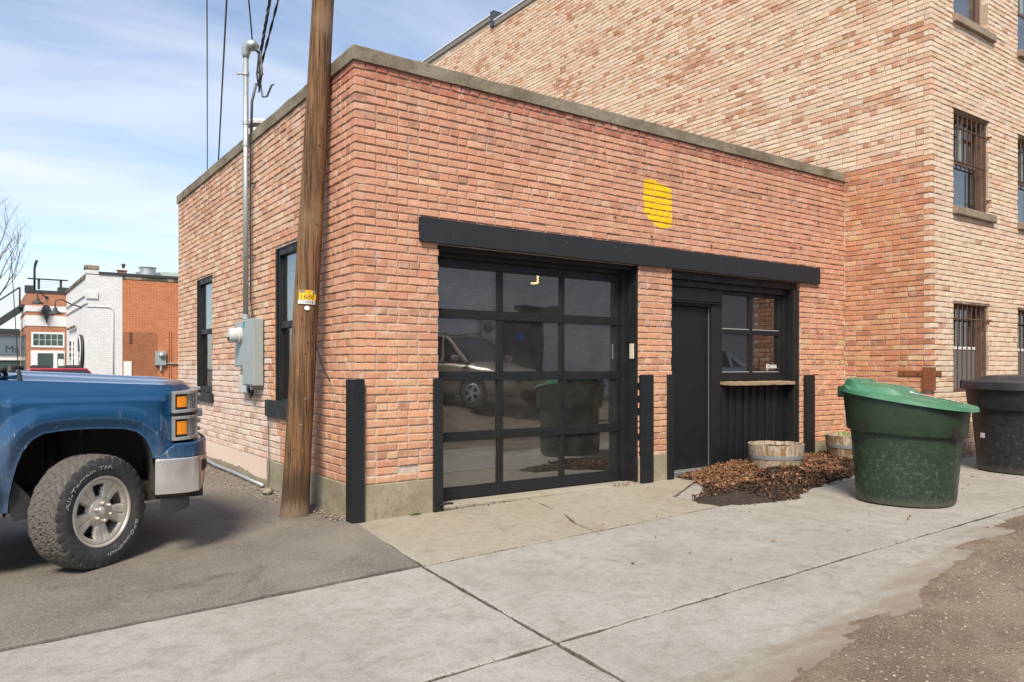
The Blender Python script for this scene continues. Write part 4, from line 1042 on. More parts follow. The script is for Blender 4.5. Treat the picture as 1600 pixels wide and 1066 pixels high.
o = MB().tube([(-0.10, 4.9, g(0) + 0.10), (-0.09, 4.3, 0.055), (-0.07, 3.4, 0.045), (-0.07, 2.30, 0.030)], 0.020, 10).build('ground_conduit', m_galv, None, smooth=True)
tag(o, 'grey conduit pipe lying along the foot of the side wall', 'pipe')
# roof vent
rv = thing('roof_vent', 'pale round roof vent cap behind the garage parapet', 'vent', (1.02, 6.02, 3.72))
MB().lathe([(0.13, -0.2), (0.13, 1.20)], 20, (1.02, 6.02, 3.72)).build('flue', m_galv, rv, smooth=True)
MB().lathe([(0.14, 1.16), (0.21, 1.22), (0.21, 1.32), (0.19, 1.335)], 20, (1.02, 6.02, 3.72)).build('collar', m_white, rv, auto=40)
MB().lathe([(0.225, 1.40), (0.24, 1.44), (0.16, 1.49), (0.0, 1.50)], 20, (1.02, 6.02, 3.72)).build('cap', m_white, rv, auto=40)
MB().lathe([(0.12, 1.30), (0.12, 1.42)], 12, (1.02, 6.02, 3.72)).build('neck', m_galv, rv, smooth=True)
tag(BX(0.55, 1.0, 4.3, 4.9, 3.52, 4.28).build('roof_box', m_white, bevel=0.01), 'white box on the garage roof behind the service mast', 'box')

# ------------------------------------------------------------------ pickup truck
YC = 0.61                                    # centre line of the truck
def truckpaint_fn(t, S):
    P = t.pos(); z = t.sep(P)[2]
    base = (0.002, 0.058, 0.150)
    f = t.math('ADD', z, t.math('MULTIPLY', t.math('SUBTRACT', t.noise(t.mapv(P, (5, 5, 2)), 1.0, 6, 0.7), 0.5), 0.55))
    dust = t.rng(f, 0.95, 0.50, 0.005, 0.30)
    st = t.noise(t.mapv(P, (38, 38, 3.2)), 1.0, 5, 0.7)
    dust = t.math('MULTIPLY', dust, t.rng(st, 0.25, 0.75, 0.55, 1.25))
    c = t.mix(dust, base, (0.20, 0.21, 0.22))
    spl = t.math('MULTIPLY', t.rng(t.noise(t.mapv(P, (60, 60, 14)), 1.0, 4, 0.6), 0.62, 0.70, 0, 0.65), t.rng(f, 0.98, 0.88))
    c = t.mix(spl, c, (0.38, 0.40, 0.40))
    S('Base Color', c); S('Roughness', t.math('ADD', 0.18, t.math('MULTIPLY', dust, 0.9)))
    S('Metallic', t.math('SUBTRACT', 0.34, t.math('MULTIPLY', dust, 0.6))); S('Coat Weight', t.rng(dust, 0.5, 0.0, 0.0, 0.85)); S('Coat Roughness', 0.08)
m_truck = mat('dusty blue paint', fn=truckpaint_fn)
def chrome_fn(t, S):
    P = t.pos(); n = t.noise(t.mapv(P, (4, 4, 5)), 1.0, 5, 0.55)
    d = t.rng(n, 0.36, 0.70, 0.12, 0.5)
    S('Base Color', t.mix(d, (0.72, 0.73, 0.75), (0.42, 0.40, 0.37))); S('Metallic', t.math('SUBTRACT', 1.0, t.math('MULTIPLY', d, 0.7))); S('Roughness', t.math('ADD', 0.10, t.math('MULTIPLY', d, 0.45)))
m_chrome = mat('dirty chrome', fn=chrome_fn)
m_chromel = mat('lamp bezel chrome', fn=lambda t, S: (S('Base Color', t.mix(t.noise(t.pos(), 20, 4), (0.34, 0.33, 0.31), (0.56, 0.56, 0.55))), S('Metallic', 0.6), S('Roughness', 0.3)))
m_amber = mat('amber reflector', fn=lambda t, S: (S('Base Color', t.mix(t.rng(t.vor(t.pos(), 110), 0.2, 0.6), (0.55, 0.14, 0.005), (0.78, 0.27, 0.01))), S('Roughness', 0.3), S('Coat Weight', 0.6)))
m_lampin = mat('lamp reflector', fn=lambda t, S: (S('Base Color', t.mix(t.noise(t.mapv(t.pos(), (60, 60, 4)), 1.0, 3), (0.16, 0.16, 0.15), (0.42, 0.42, 0.40))), S('Metallic', 0.2), S('Roughness', 0.35)))
m_plast = mat('black plastic', fn=paint_fn((0.020, 0.020, 0.021), 0.2, 0.6, (0.11, 0.10, 0.09), 0.55))
m_liner = mat('wheel well', fn=paint_fn((0.05, 0.042, 0.034), 0.3, 0.9, (0.14, 0.115, 0.09), 0.85))
def rubber_fn(t, S):
    P = t.pos()
    c = t.mix(t.noise(P, 9, 5), (0.030, 0.031, 0.033), (0.066, 0.066, 0.066))
    c = t.mix(t.rng(t.noise(P, 30, 5, 0.7), 0.5, 0.72, 0, 0.6), c, (0.135, 0.125, 0.11))
    S('Base Color', c); S('Roughness', 0.85); S('Normal', t.bump(t.noise(P, 120, 4), 0.003, 0.7))
m_rubber = mat('dusty rubber', fn=rubber_fn)
m_treadrub = mat('dusty tread', fn=lambda t, S: (S('Base Color', t.mix(t.noise(t.pos(), 40, 6, 0.7), (0.06, 0.056, 0.05), (0.135, 0.124, 0.108))), S('Roughness', 0.95), S('Normal', t.bump(t.noise(t.pos(), 90, 4), 0.003, 0.8))))
m_letter = mat('tyre lettering', fn=lambda t, S: (S('Base Color', t.mix(t.noise(t.pos(), 60, 4), (0.20, 0.19, 0.18), (0.42, 0.40, 0.37))), S('Roughness', 0.8)))
m_wheel = mat('dusty alloy', fn=lambda t, S: (S('Base Color', t.mix(t.rng(t.noise(t.pos(), 10, 5), 0.35, 0.7), (0.52, 0.48, 0.41), (0.62, 0.58, 0.50))), S('Metallic', 0.35), S('Roughness', 0.42)))
m_hub = mat('brake steel', (0.035, 0.03, 0.026), 0.8, 0.3)
m_seatdark = mat('cabin trim', (0.02, 0.02, 0.022), 0.8)

truck = thing('pickup_truck', 'dusty blue pickup truck with chrome bumper and all-terrain tyres', 'truck', (-2.0, YC, g(-2)))
ARCH = [(-2.472, 0.40), (-2.468, 0.47), (-2.455, 0.57), (-2.432, 0.68), (-2.395, 0.78), (-2.345, 0.855), (-2.28, 0.895), (-2.18, 0.910), (-2.05, 0.915), (-1.92, 0.913), (-1.81, 0.905), (-1.735, 0.882), (-1.685, 0.835), (-1.652, 0.765), (-1.632, 0.69)]
def arch_d(x, z):
    d = 9.0
    for (a, c), (e, f_) in zip(ARCH, ARCH[1:] + [(-1.606, 0.45)]):
        dx, dz = e - a, f_ - c; t = max(0, min(1, ((x-a)*dx + (z-c)*dz) / (dx*dx + dz*dz)))
        d = min(d, math.hypot(x - a - t*dx, z - c - t*dz))
    return d
def side_y(x, z):
    """outer skin of the near side (towards -y); smaller y is further out"""
    y = -0.325
    y += 0.055 * sst(1.12, 1.27, z) + 0.02 * sst(0.62, 0.38, z)
    # raised panel over the wheel: a soft ledge at z 1.11, rounded at both ends
    ix = sst(-2.515, -2.455, x) * sst(-1.535, -1.60, x)
    y -= 0.020 * sst(1.125, 1.098, z) * ix
    d = arch_d(x, z)
    y -= 0.018 * sst(0.20, 0.085, d) * sst(0.45, 0.55, z)
    y += 0.034 * sst(0.082, 0.0, d)
    if x > -1.66: y += 0.030 * ((x + 1.66) / 0.16) ** 2
    return y
BOT = [(-2.535, 0.40), (-2.50, 0.40)] + ARCH + [(-1.60, 0.700), (-1.55, 0.712), (-1.498, 0.735)]
TOPX = [lerp(-2.535, -1.515, i / (len(BOT) - 1)) for i in range(len(BOT))]
def polyl(pts, t):
    s = t * (len(pts) - 1); i = min(int(s), len(pts) - 2); u = s - i
    return lerp(pts[i][0], pts[i+1][0], u), lerp(pts[i][1], pts[i+1][1], u)
def fend(u, v):
    bx, bz = polyl(BOT, u); tx = lerp(-2.535, -1.515, u); tz = lerp(1.243, 1.200, u)
    vv = v ** 1.15
    x, z = lerp(bx, tx, vv), lerp(bz, tz, vv)
    return (x, side_y(x, z), z)
def mirror(mbx): return MB().add([(x, 2*YC - y, z) for x, y, z in mbx.v], mbx.f)
fm = MB().grid(fend, 96, 46)
# returned lip of the arch
lip = MB().grid(lambda u, v: (lambda x, z: (x, side_y(x, z) + 0.03 * v, z + 0.004 * v))(*polyl(BOT, u)), 96, 3)
for k_, fx in enumerate((lambda b: b, mirror)):
    fo = fx(fm).build('fender', m_truck, truck, smooth=True)
    fx(lip).build('arch_lip', m_truck, fo, smooth=True)
# hood
HF = [(-1.50, -0.262), (-1.42, -0.235), (-1.34, -0.16), (-1.27, -0.02), (-1.235, 0.15), (-1.215, 0.35), (-1.205, YC)]
def hood_front(y):
    ya = y if y <= YC else 2*YC - y
    for (a, c), (d, e) in zip(HF, HF[1:]):
        if ya <= e: return lerp(a, d, (ya - c) / (e - c))
    return HF[-1][0]
def hood(u, v):
    y = lerp(-0.262, 2*YC + 0.262, v); xf = hood_front(y); x = lerp(-2.50, xf, u ** 0.8)
    e = min(y + 0.262, 2*YC + 0.262 - y)
    z = lerp(1.244, 1.198, (x + 2.5) / 1.0)
    z += 0.040 * sst(0.0, 0.22, e) * (1 - 0.3 * u) + 0.022 * sst(0.30, 0.42, e) * sst(1.0, 0.7, u)
    z -= 0.075 * sst(0.86, 1.0, u) ** 1.5
    return (x, y, z)
MB().grid(hood, 40, 60).build('hood', m_truck, truck, smooth=True)
MB().grid(lambda u, v: (lerp(-2.51, -1.515, u), -0.2705 + 0.009 * v, lerp(1.2425, 1.199, u) - 0.004 - 0.02 * v), 20, 2).build('hood_gap', m_plast, truck)
# plan curves of the front corner: headlamps and bumper
def catmull(P, n=60):
    P = [Vector(p) for p in P]; r = []
    Q = [2*P[0]-P[1]] + P + [2*P[-1]-P[-2]]
    for i in range(1, len(Q) - 2):
        for k in range(n):
            t = k / n; a, b_, c, d = Q[i-1], Q[i], Q[i+1], Q[i+2]
            r.append(0.5 * ((2*b_) + (c-a)*t + (2*a-5*b_+4*c-d)*t*t + (3*b_-a-3*c+d)*t**3))
    r.append(P[-1]); return r
class Plan:
    def __init__(s, pts):
        s.p = catmull(pts); s.l = [0.0]
        for a, c in zip(s.p, s.p[1:]): s.l.append(s.l[-1] + (c - a).length)
        s.L = s.l[-1]
    def at(s, d, off=0.0):
        d = max(0, min(s.L, d)); lo, hi = 0, len(s.l) - 1
        while hi - lo > 1:
            m = (lo + hi) // 2
            if s.l[m] <= d: lo = m
            else: hi = m
        t = (d - s.l[lo]) / max(1e-9, s.l[hi] - s.l[lo]); p = s.p[lo].lerp(s.p[hi], t)
        tg = (s.p[hi] - s.p[lo]).normalized(); nrm = Vector((tg.y, -tg.x))
        return p.x + nrm.x * off, p.y + nrm.y * off
def ribbon(pl, d0, d1, zlo, zhi, off, thick=0.02, n=14, lean=0.0):
    """a slab of the given thickness following the plan curve"""
    zl = zlo if callable(zlo) else (lambda d: zlo); zh = zhi if callable(zhi) else (lambda d: zhi)
    b = MB()
    def f(u, v):
        k = int(round(v * 4)) % 4; d = lerp(d0, d1, u)
        x, y = pl.at(d, off if k in (0, 3) else off - thick)
        z = zl(d) if k in (0, 1) else zh(d)
        if k in (2, 3): x -= lean
        return (x, y, z)
    b.grid(f, n, 5); b.f.append((0, n, 2*n, 3*n)); b.f.append((n-1, 2*n-1, 3*n-1, 4*n-1))
    return b
LP = Plan([(-1.507, -0.318), (-1.45, -0.312), (-1.395, -0.292), (-1.345, -0.245), (-1.305, -0.165), (-1.285, -0.06), (-1.275, 0.05), (-1.27, 0.12)])
tilt = lambda base, k=0.035: (lambda d: base + k * d)
for mir in (False, True):
    F_ = mirror if mir else (lambda b: b)
    hl = F_(ribbon(LP, 0.0, LP.L, tilt(0.806), tilt(1.152), -0.045, 0.02)).build('headlamp', m_lampin, truck)
    def P_(name, d0, d1, z0, z1, off, th, m, bev=0.004): return F_(ribbon(LP, d0, d1, tilt(z0), tilt(z1), off, th)).build(name, m, hl, bevel=bev)
    for (za, zb_) in ((0.806, 0.975), (1.000, 1.152)):
        P_('bezel', 0.0, LP.L, za, za + 0.022, 0.004, 0.05, m_chromel)
        P_('bezel', 0.0, LP.L, zb_ - 0.020, zb_, 0.004, 0.05, m_chromel)
        P_('bezel', 0.0, 0.020, za + 0.0225, zb_ - 0.0205, 0.003, 0.05, m_chromel)
        P_('bezel', 0.228, 0.250, za + 0.0225, zb_ - 0.0205, 0.004, 0.05, m_chromel)
        P_('lamp_recess', 0.0205, 0.120, za + 0.0225, zb_ - 0.0205, -0.018, 0.02, m_plast)
        P_('amber_reflector', 0.034, 0.108, za + 0.040, zb_ - 0.036, -0.006, 0.011, m_amber, 0.003)
        P_('clear_lens', 0.121, 0.2275, za + 0.0225, zb_ - 0.0205, -0.014, 0.01, m_lampin, 0)
        for q in range(4): P_('lens_flute', 0.135 + q * 0.024, 0.143 + q * 0.024, za + 0.03, zb_ - 0.03, -0.008, 0.008, m_chromel, 0)
        P_('clear_lens', 0.2505, LP.L, za + 0.0225, zb_ - 0.0205, -0.004, 0.004, m_lens, 0)
    P_('lamp_divider', 0.004, LP.L, 0.9755, 0.9995, -0.016, 0.03, m_plast)
# filler between lamp and hood edge
gr = MB().box(-1.35, -1.245, 0.125, 2*YC - 0.125, 0.80, 1.165).build('grille', m_plast, truck, bevel=0.01)
for z in (0.84, 0.90, 1.04, 1.10, 1.15): BX(-1.244, -1.215, 0.13, 2*YC - 0.13, z, z + 0.026).build('grille_bar', m_chromel, gr, bevel=0.005)
BX(-1.2445, -1.20, 0.13, 2*YC - 0.13, 0.945, 1.005).build('grille_bar', m_chromel, gr, bevel=0.01)
BP = Plan([(-1.620, -0.330), (-1.55, -0.340), (-1.46, -0.343), (-1.38, -0.325), (-1.315, -0.275), (-1.262, -0.185), (-1.225, -0.06), (-1.195, 0.12), (-1.175, 0.35), (-1.168, YC)])
bot = lambda d: 0.440 + 0.002 * d + 0.15 * sst(0.30, 0.50, d)
for mir in (False, True):
    F_ = mirror if mir else (lambda b: b)
    capz = lambda d: 0.716 + 0.075 * sst(0.03, 0.14, d) + 0.012 * sst(0.2, 0.5, d)
    # painted cap over the bumper: front face and rolled top
    F_(ribbon(BP, 0.0, BP.L, lambda d: 0.690 + 0.012 * d, capz, 0.006, 0.05, 40)).build('bumper_cap', m_truck, truck, bevel=0.012, seg=3)
    def topf(u, v):
        d = lerp(0.10, BP.L, u); x, y = BP.at(d, lerp(-0.03, -0.15, v)); return (x, y, capz(d) - 0.008 + 0.016 * v)
    F_(MB().grid(topf, 30, 4)).build('bumper_cap', m_truck, truck, smooth=True)
    bm_ = F_(ribbon(BP, 0.0, BP.L, bot, lambda d: 0.687 + 0.012 * d, 0.010, 0.03, 50)).build('bumper', m_chrome, truck, bevel=0.012, seg=3, auto=50)
    def bmt(u, v):
        d = lerp(0.0, BP.L, u); x, y = BP.at(d, 0.008 - 0.09 * v); return (x, y, bot(d) + 0.004 - 0.030 * v)
    F_(MB().grid(bmt, 30, 4)).build('bumper_valance', m_plast, truck, smooth=True)
    F_(ribbon(BP, 0.335, 0.47, lambda d: 0.575 + 0.14 * (d - 0.335), 0.655, 0.0125, 0.004, 8)).build('fog_pocket', m_ink, bm_)
    F_(ribbon(BP, 0.02, 0.22, 0.415, 0.436, -0.03, 0.02, 8)).build('bracket', m_rustbar, truck)
    F_(ribbon(BP, 0.035, 0.24, lambda d: 0.272 + 0.30 * max(0, d - 0.035), lambda d: 0.412, -0.02, 0.008, 10)).build('air_dam', m_plast, truck, bevel=0.002)
BX(-1.70, -1.24, -0.05, 2*YC + 0.05, 0.36, 0.50).build('underbody_box', m_liner, truck)  # plain dark box added under the nose to block light
# inner wheel wells
for mir in (False, True):
    F_ = mirror if mir else (lambda b: b)
    AW = [(-2.49, 0.36)] + ARCH + [(-1.618, 0.60), (-1.612, 0.44)]
    F_(MB().grid(lambda u, v: (lambda x, z: (x + 0.03 * (1 if x > -2.05 else -1) * v ** 2, -0.293 + 0.62 * v, z + 0.05 * math.sin(PI * u) * v))(*polyl(AW, u)), 60, 8)).build('wheel_liner', m_liner, truck, smooth=True)
    F_(MB().box(-2.46, -1.62, 0.32, 0.36, 0.30, 1.0)).build('inner_panel', m_liner, truck)
    F_(MB().tube([(-2.06, 0.28, 0.5), (-2.06, 0.10, 0.45), (-2.05, 0.0, 0.40)], [0.07, 0.06, 0.07], 10)).build('suspension_arm', m_hub, truck, smooth=True)
    F_(MB().tube([(-2.20, 0.27, 0.92), (-2.20, 0.16, 0.62), (-2.12, 0.05, 0.45)], 0.045, 10)).build('shock_absorber', m_hub, truck, smooth=True)
    F_(MB().prism([(-2.47, 0.42), (-2.44, 0.60), (-2.36, 0.50), (-2.28, 0.36), (-2.44, 0.34)], -0.27, -0.20)).build('mud_flap', m_plast, truck)
# cab, bed and underbody
UC = 2 * YC
def cabside(mirf):
    F_ = mirror if mirf else (lambda b: b)
    F_(MB().grid(lambda u, v: (lerp(-3.52, -2.541, u), side_y(-2.6, lerp(0.40, 1.243, v)) - 0.012 * math.sin(PI * v), lerp(0.40, 1.243, v)), 8, 18)).build('door', m_truck, truck, smooth=True)
    F_(MB().grid(lambda u, v: (lerp(-4.25, -3.525, u), side_y(-2.6, lerp(0.40, 1.243, v)) - 0.012 * math.sin(PI * v), lerp(0.40, 1.243, v)), 8, 18)).build('door', m_truck, truck, smooth=True)
    F_(MB().grid(lambda u, v: (lerp(-6.15, -4.27, u), -0.315 + 0.02 * sst(1.1, 1.25, lerp(0.5, 1.25, v)), lerp(0.5, 1.25, v)), 8, 12)).build('bed_side', m_truck, truck, smooth=True)
    F_(BX(-4.2, -2.55, -0.29, -0.20, 0.30, 0.40)).build('rocker', m_plast, truck, bevel=0.02)
    F_(BX(-2.86, -2.70, -0.52, -0.33, 1.26, 1.46)).build('wing_mirror', m_plast, truck, bevel=0.04, seg=3)
    F_(MB().hexa([(-2.66, -0.26, 1.245), (-2.60, -0.26, 1.245), (-2.60, -0.20, 1.245), (-2.66, -0.20, 1.245), (-3.12, -0.10, 1.72), (-3.06, -0.10, 1.72), (-3.06, -0.05, 1.72), (-3.12, -0.05, 1.72)])).build('windscreen_pillar', m_truck, truck, bevel=0.01)
    F_(MB().add([(-2.72, -0.262, 1.25), (-4.2, -0.262, 1.25), (-4.05, -0.105, 1.70), (-3.14, -0.105, 1.70)], [(0, 1, 2, 3)])).build('side_window', m_glass_c, truck, solid=0.005)
for q in (False, True): cabside(q)
MB().add([(-2.56, -0.21, 1.262), (-2.56, UC + 0.21, 1.262), (-3.09, UC + 0.05, 1.715), (-3.09, -0.05, 1.715)], [(0, 1, 2, 3)]).build('windscreen', m_glass_c, truck, solid=0.005)
BX(-4.10, -3.08, -0.10, UC + 0.10, 1.70, 1.77).build('cab_roof', m_truck, truck, bevel=0.04, seg=3)
BX(-4.27, -4.20, -0.26, UC + 0.26, 0.6, 1.70).build('cab_rear', m_truck, truck, bevel=0.03)
BX(-6.18, -6.12, -0.30, UC + 0.30, 0.55, 1.24).build('tailgate', m_truck, truck, bevel=0.02)
BX(-6.1, -4.28, -0.28, UC + 0.28, 0.62, 0.70).build('bed_floor', m_plast, truck)
BX(-4.2, -2.60, -0.20, UC + 0.20, 0.44, 0.52).build('cab_floor', m_seatdark, truck)
BX(-2.62, -2.52, -0.25, UC + 0.25, 0.5, 1.22).build('firewall', m_seatdark, truck)
BX(-3.6, -3.4, 0.0, UC, 0.6, 1.45).build('seat_back', m_seatdark, truck, bevel=0.04)
for y in (0.2, UC - 0.28): BX(-6.1, -1.4, y, y + 0.08, 0.34, 0.46).build('chassis_rail', m_liner, truck)
BX(-2.45, -1.5, 0.30, UC - 0.30, 0.42, 0.95).build('underbody_block', m_liner, truck)  # plain dark box added beneath the hood to block light
# cowl and wipers
cw = MB().grid(lambda u, v: (lerp(-2.60, -2.47, u), lerp(-0.22, UC + 0.22, v), lerp(1.262, 1.272, u) - 0.012), 4, 10).build('cowl', m_plast, truck)
wp = MB().tube([(-2.47, -0.10, 1.275), (-2.52, -0.14, 1.318), (-2.60, -0.02, 1.335), (-2.72, 0.30, 1.42)], 0.011, 6).build('wiper', m_plast, truck, smooth=True)
MB().tube([(-2.545, -0.20, 1.285), (-2.48, -0.12, 1.315), (-2.42, -0.03, 1.325), (-2.38, 0.02, 1.318)], 0.014, 6).build('wiper', m_plast, truck, smooth=True)
MB().lathe([(0.0, 0.03), (0.026, 0.02), (0.03, -0.02)], 10, (-2.45, -0.12, 1.31)).build('wiper_pivot', m_plast, truck, smooth=True)
MB().tube([(-2.40, -0.225, 1.24), (-2.41, -0.22, 1.30)], 0.012, 8).build('antenna_base', m_plast, truck)
MB().tube([(-2.41, -0.22, 1.30), (-2.452, -0.20, 2.08)], [0.004, 0.0025], 6).build('antenna', m_plast, truck)
# wheels
TR, TWD, RIM = 0.383, 0.25, 0.232
def tyre_mesh(tread=True):
    b = MB(); na = 288; hw = TWD / 2
    prof = [(RIM - 0.012, -hw*0.72), (RIM, -hw*0.84), (RIM + 0.018, -hw*0.93), (RIM + 0.055, -hw*1.0), (RIM + 0.095, -hw*0.99), (TR - 0.036, -hw*0.96), (TR - 0.016, -hw*0.92)]
    nt = 19
    for i in range(nt): prof.append((TR - 0.012 * abs(i/(nt-1)*2-1) ** 4, lerp(-hw*0.88, hw*0.88, i/(nt-1))))
    prof += [(r, -h) for r, h in reversed(prof[:7])]
    def cutr(a, i):
        """tread depth at angle index a, row i"""
        k = i - 7
        if i in (5, 6, len(prof)-6, len(prof)-7):          # shoulder lugs
            side = 0 if i < 10 else 3
            return -0.010 if ((a + side) % 9) < 3 else (0.004 if ((a + side) // 9) % 2 else 0.0)
        if not (0 <= k < nt): return 0.0
        if k in (5, 13): return -0.011 if ((a // 3) % 3) else -0.006
        zz = int(2.2 * math.sin(a * 0.7) + 2)
        if k in (9,): return -0.010 if (a + zz) % 6 < 4 else 0.0
        if k < 5: return -0.011 if (a + 2 * k) % 9 < 2 else 0.0
        if k > 13: return -0.011 if (a - 2 * k + 4) % 9 < 2 else 0.0
        if k < 9: return -0.010 if (a - 2 * k + 3) % 8 < 2 else 0.0
        return -0.010 if (a + 2 * k + 1) % 8 < 2 else 0.0
    n = len(prof)
    for i, (r, h) in enumerate(prof):
        for a in range(na):
            th = 2 * PI * a / na; rr = r + (cutr(a, i) if tread else 0); b.v.append((rr * math.cos(th), h, rr * math.sin(th)))
    for i in range(n - 1):
        for a in range(na): b.f.append((i*na + a, i*na + (a+1) % na, (i+1)*na + (a+1) % na, (i+1)*na + a))
    me = b.mesh('tyre', m_rubber); me.materials.append(m_treadrub)
    for p in me.polygons:
        row = p.index // na
        p.material_index = 1 if 6 <= row < 26 else 0
        p.use_smooth = row < 5 or row > 26
    return me
me_tyre = tyre_mesh()
def rim_builder():
    """five twin spokes; local axis y, outer face at -y"""
    b = MB(); na, nr = 240, 40; R0, R1 = 0.0, RIM - 0.016
    def hole(r, th):
        # windows between the spokes
        ph = ((th - R_(95)) / (2*PI/5)) % 1.0; ph = min(ph, 1 - ph) * 2 * PI / 5
        if not (0.104 < r < 0.192): return False
        half = lerp(0.19, 0.285, (r - 0.104) / 0.09)
        return ph < half
    def depth(r, th):
        ph = ((th - R_(95 + 36)) / (2*PI/5)) % 1.0; ph = min(ph, 1 - ph) * 2 * PI / 5     # angle from a spoke's middle
        y = -0.088 + 0.012 * sst(0.05, 0.10, r) * sst(0.215, 0.15, r)
        if 0.085 < r < 0.2: y += 0.013 * sst(0.060, 0.045, ph) * sst(0.085, 0.09, r) * sst(0.202, 0.198, r)   # groove between the twin spokes
        y += 0.006 * sst(0.078, 0.082, r) * sst(0.098, 0.09, r)
        hp = ((th - R_(95)) / (2*PI/5)) % 1.0; hp = min(hp, 1 - hp) * 2 * PI / 5
        if 0.08 < r < 0.2: y += 0.012 * sst(0.335, 0.30, hp) * sst(0.085, 0.095, r) * sst(0.2, 0.195, r)
        return y
    vs = []; idx = {}
    for j in range(nr + 1):
        r = lerp(0.036, R1, j / nr)
        for a in range(na):
            th = 2*PI*a/na; vs.append((r*math.cos(th), depth(r, th), r*math.sin(th)))
    fs = []
    for j in range(nr):
        for a in range(na):
            r = lerp(0.036, R1, (j + 0.5) / nr); th = 2*PI*(a+0.5)/na
            if not hole(r, th): fs.append((j*na+a, (j+1)*na+a, (j+1)*na+(a+1) % na, j*na+(a+1) % na))
    b.add(vs, fs)
    return b
rb = rim_builder(); me_spoke = rb.mesh('spokes', m_wheel, True); me_spoke.set_sharp_from_angle(angle=R_(28))
me_barrel = MB().lathe([(RIM - 0.030, 0.10), (RIM - 0.040, 0.02), (RIM - 0.030, -0.055), (RIM - 0.020, -0.085), (RIM - 0.002, -0.100), (RIM + 0.006, -0.106), (RIM + 0.008, -0.112), (RIM - 0.002, -0.116), (RIM - 0.012, -0.108), (RIM - 0.018, -0.085)], 80, (0,0,0), 'y').mesh('rim', m_wheel, True)
me_cap = MB().lathe([(0.0, -0.116), (0.028, -0.115), (0.036, -0.109), (0.039, -0.07)], 28, (0,0,0), 'y').mesh('hub_cap', m_wheel, True)
me_lug = MB().lathe([(0.0, -0.030), (0.007, -0.029), (0.011, -0.022), (0.0115, 0.0)], 10, (0,0,0), 'y').mesh('lug_nut', m_wheel, True)
me_drum = MB().lathe([(0.0, -0.035), (0.16, -0.035), (0.175, -0.01), (0.175, 0.08), (0.0, 0.08)], 40, (0,0,0), 'y').mesh('brake_drum', m_hub, True)
def arc_text(s, mid_deg, rad, size, arc_deg, flip):
    tb, w = text_verts(s, size, 0.0015)
    def f(p):
        t = (p.x / w - 0.5) * R_(arc_deg)
        if flip: th = R_(mid_deg) + t; r = rad - p.y
        else: th = R_(mid_deg) - t; r = rad + p.y
        hw = TWD / 2; y = -hw * 1.0 - 0.0025 + p.z + (0.0035 * ((r - RIM - 0.07) / 0.03) ** 2)
        return (r * math.cos(th), y, r * math.sin(th))
    return tb.map(f)
me_t1 = arc_text('All-Terrain T/A', 123, RIM + 0.055, 0.034, 92, False).mesh('lettering', m_letter)
me_t2 = arc_text('BFGoodrich', -52, RIM + 0.055, 0.034, 66, False).mesh('lettering', m_letter)
def wheel(x, y, steer, flip):
    """upright, turned about z by steer; flip: the far side"""
    M_ = Matrix.Translation((x, y, g(x) + TR - 0.004)) @ Matrix.Rotation(steer + (PI if flip else 0), 4, 'Z')
    inv = Matrix.Translation(-Vector(truck.location))
    ty = bpy.data.objects.new('wheel', me_tyre); COL.objects.link(ty); ty.parent = truck; ty.matrix_parent_inverse = inv; ty.matrix_basis = M_
    def sub(name, me, M2=None):
        o = bpy.data.objects.new(name, me); COL.objects.link(o); o.parent = ty
        if M2 is not None: o.matrix_basis = M2
        if name == 'spokes':
            md = o.modifiers.new('solid', 'SOLIDIFY'); md.thickness = 0.026; md.offset = 0
    sub('rim', me_barrel); sub('spokes', me_spoke); sub('hub_cap', me_cap); sub('brake_drum', me_drum)
    for k in range(6):
        a = k * PI / 3 + R_(38); sub('lug_nut', me_lug, Matrix.Translation((0.060 * math.cos(a), -0.100, 0.060 * math.sin(a))))
    sub('lettering', me_t1); sub('lettering', me_t2)
wheel(-2.005, -0.225, R_(37), False)
wheel(-2.005, 2*YC + 0.225, R_(33), True)
wheel(-5.35, -0.20, 0, False)
wheel(-5.35, 2*YC + 0.20, 0, True)

# ------------------------------------------------------------------ bins
def bin_fn(base, scuff, dk):
    def fn(t, S):
        P = t.objc(); z = t.sep(P)[2]
        c = t.mix(t.noise(P, 3, 5), base, dk)
        low = t.rng(t.math('ADD', z, t.math('MULTIPLY', t.noise(P, 4, 4), 0.25)), 0.95, 0.5, 0.15, 1.0)
        patch = t.rng(t.noise(P, 3.5, 4, 0.6), 0.40, 0.62)
        def scr(rot, sc, wd, ph):
            n_ = t.noise(t.mapv(P, sc, rot, (ph, ph, ph)), 1.0, 2, 0.5, 0.2)
            return t.rng(t.math('ABSOLUTE', t.math('SUBTRACT', n_, 0.5)), wd, wd * 0.3)
        s1 = t.math('MULTIPLY', t.math('MAXIMUM', scr((0.6, 0.3, 0.2), (2, 2, 22), 0.010, 1.0), t.math('MAXIMUM', scr((-0.7, 0.5, 0.9), (22, 3, 3), 0.010, 5.0), scr((0.2, -0.9, 0.4), (3, 24, 3), 0.008, 9.0))), t.math('MULTIPLY', low, patch))
        c = t.mix(t.math('MULTIPLY', s1, 0.22), c, scuff)
        c = t.mix(t.math('MULTIPLY', t.rng(t.noise(P, 26, 6, 0.75), 0.5, 0.75, 0, 0.45), low), c, scuff)
        c = t.mix(t.rng(z, 0.10, 0.0, 0, 0.45), c, (0.15, 0.13, 0.10))
        S('Base Color', c); S('Roughness', t.rng(t.noise(P, 6, 4), 0.3, 0.7, 0.36, 0.62)); S('Specular IOR Level', 0.45)
        S('Normal', t.bump(t.noise(P, 60, 3), 0.002, 0.5))
    return fn
m_bing = mat('scuffed green plastic', fn=bin_fn((0.018, 0.040, 0.021), (0.20, 0.22, 0.18), (0.011, 0.026, 0.014)))
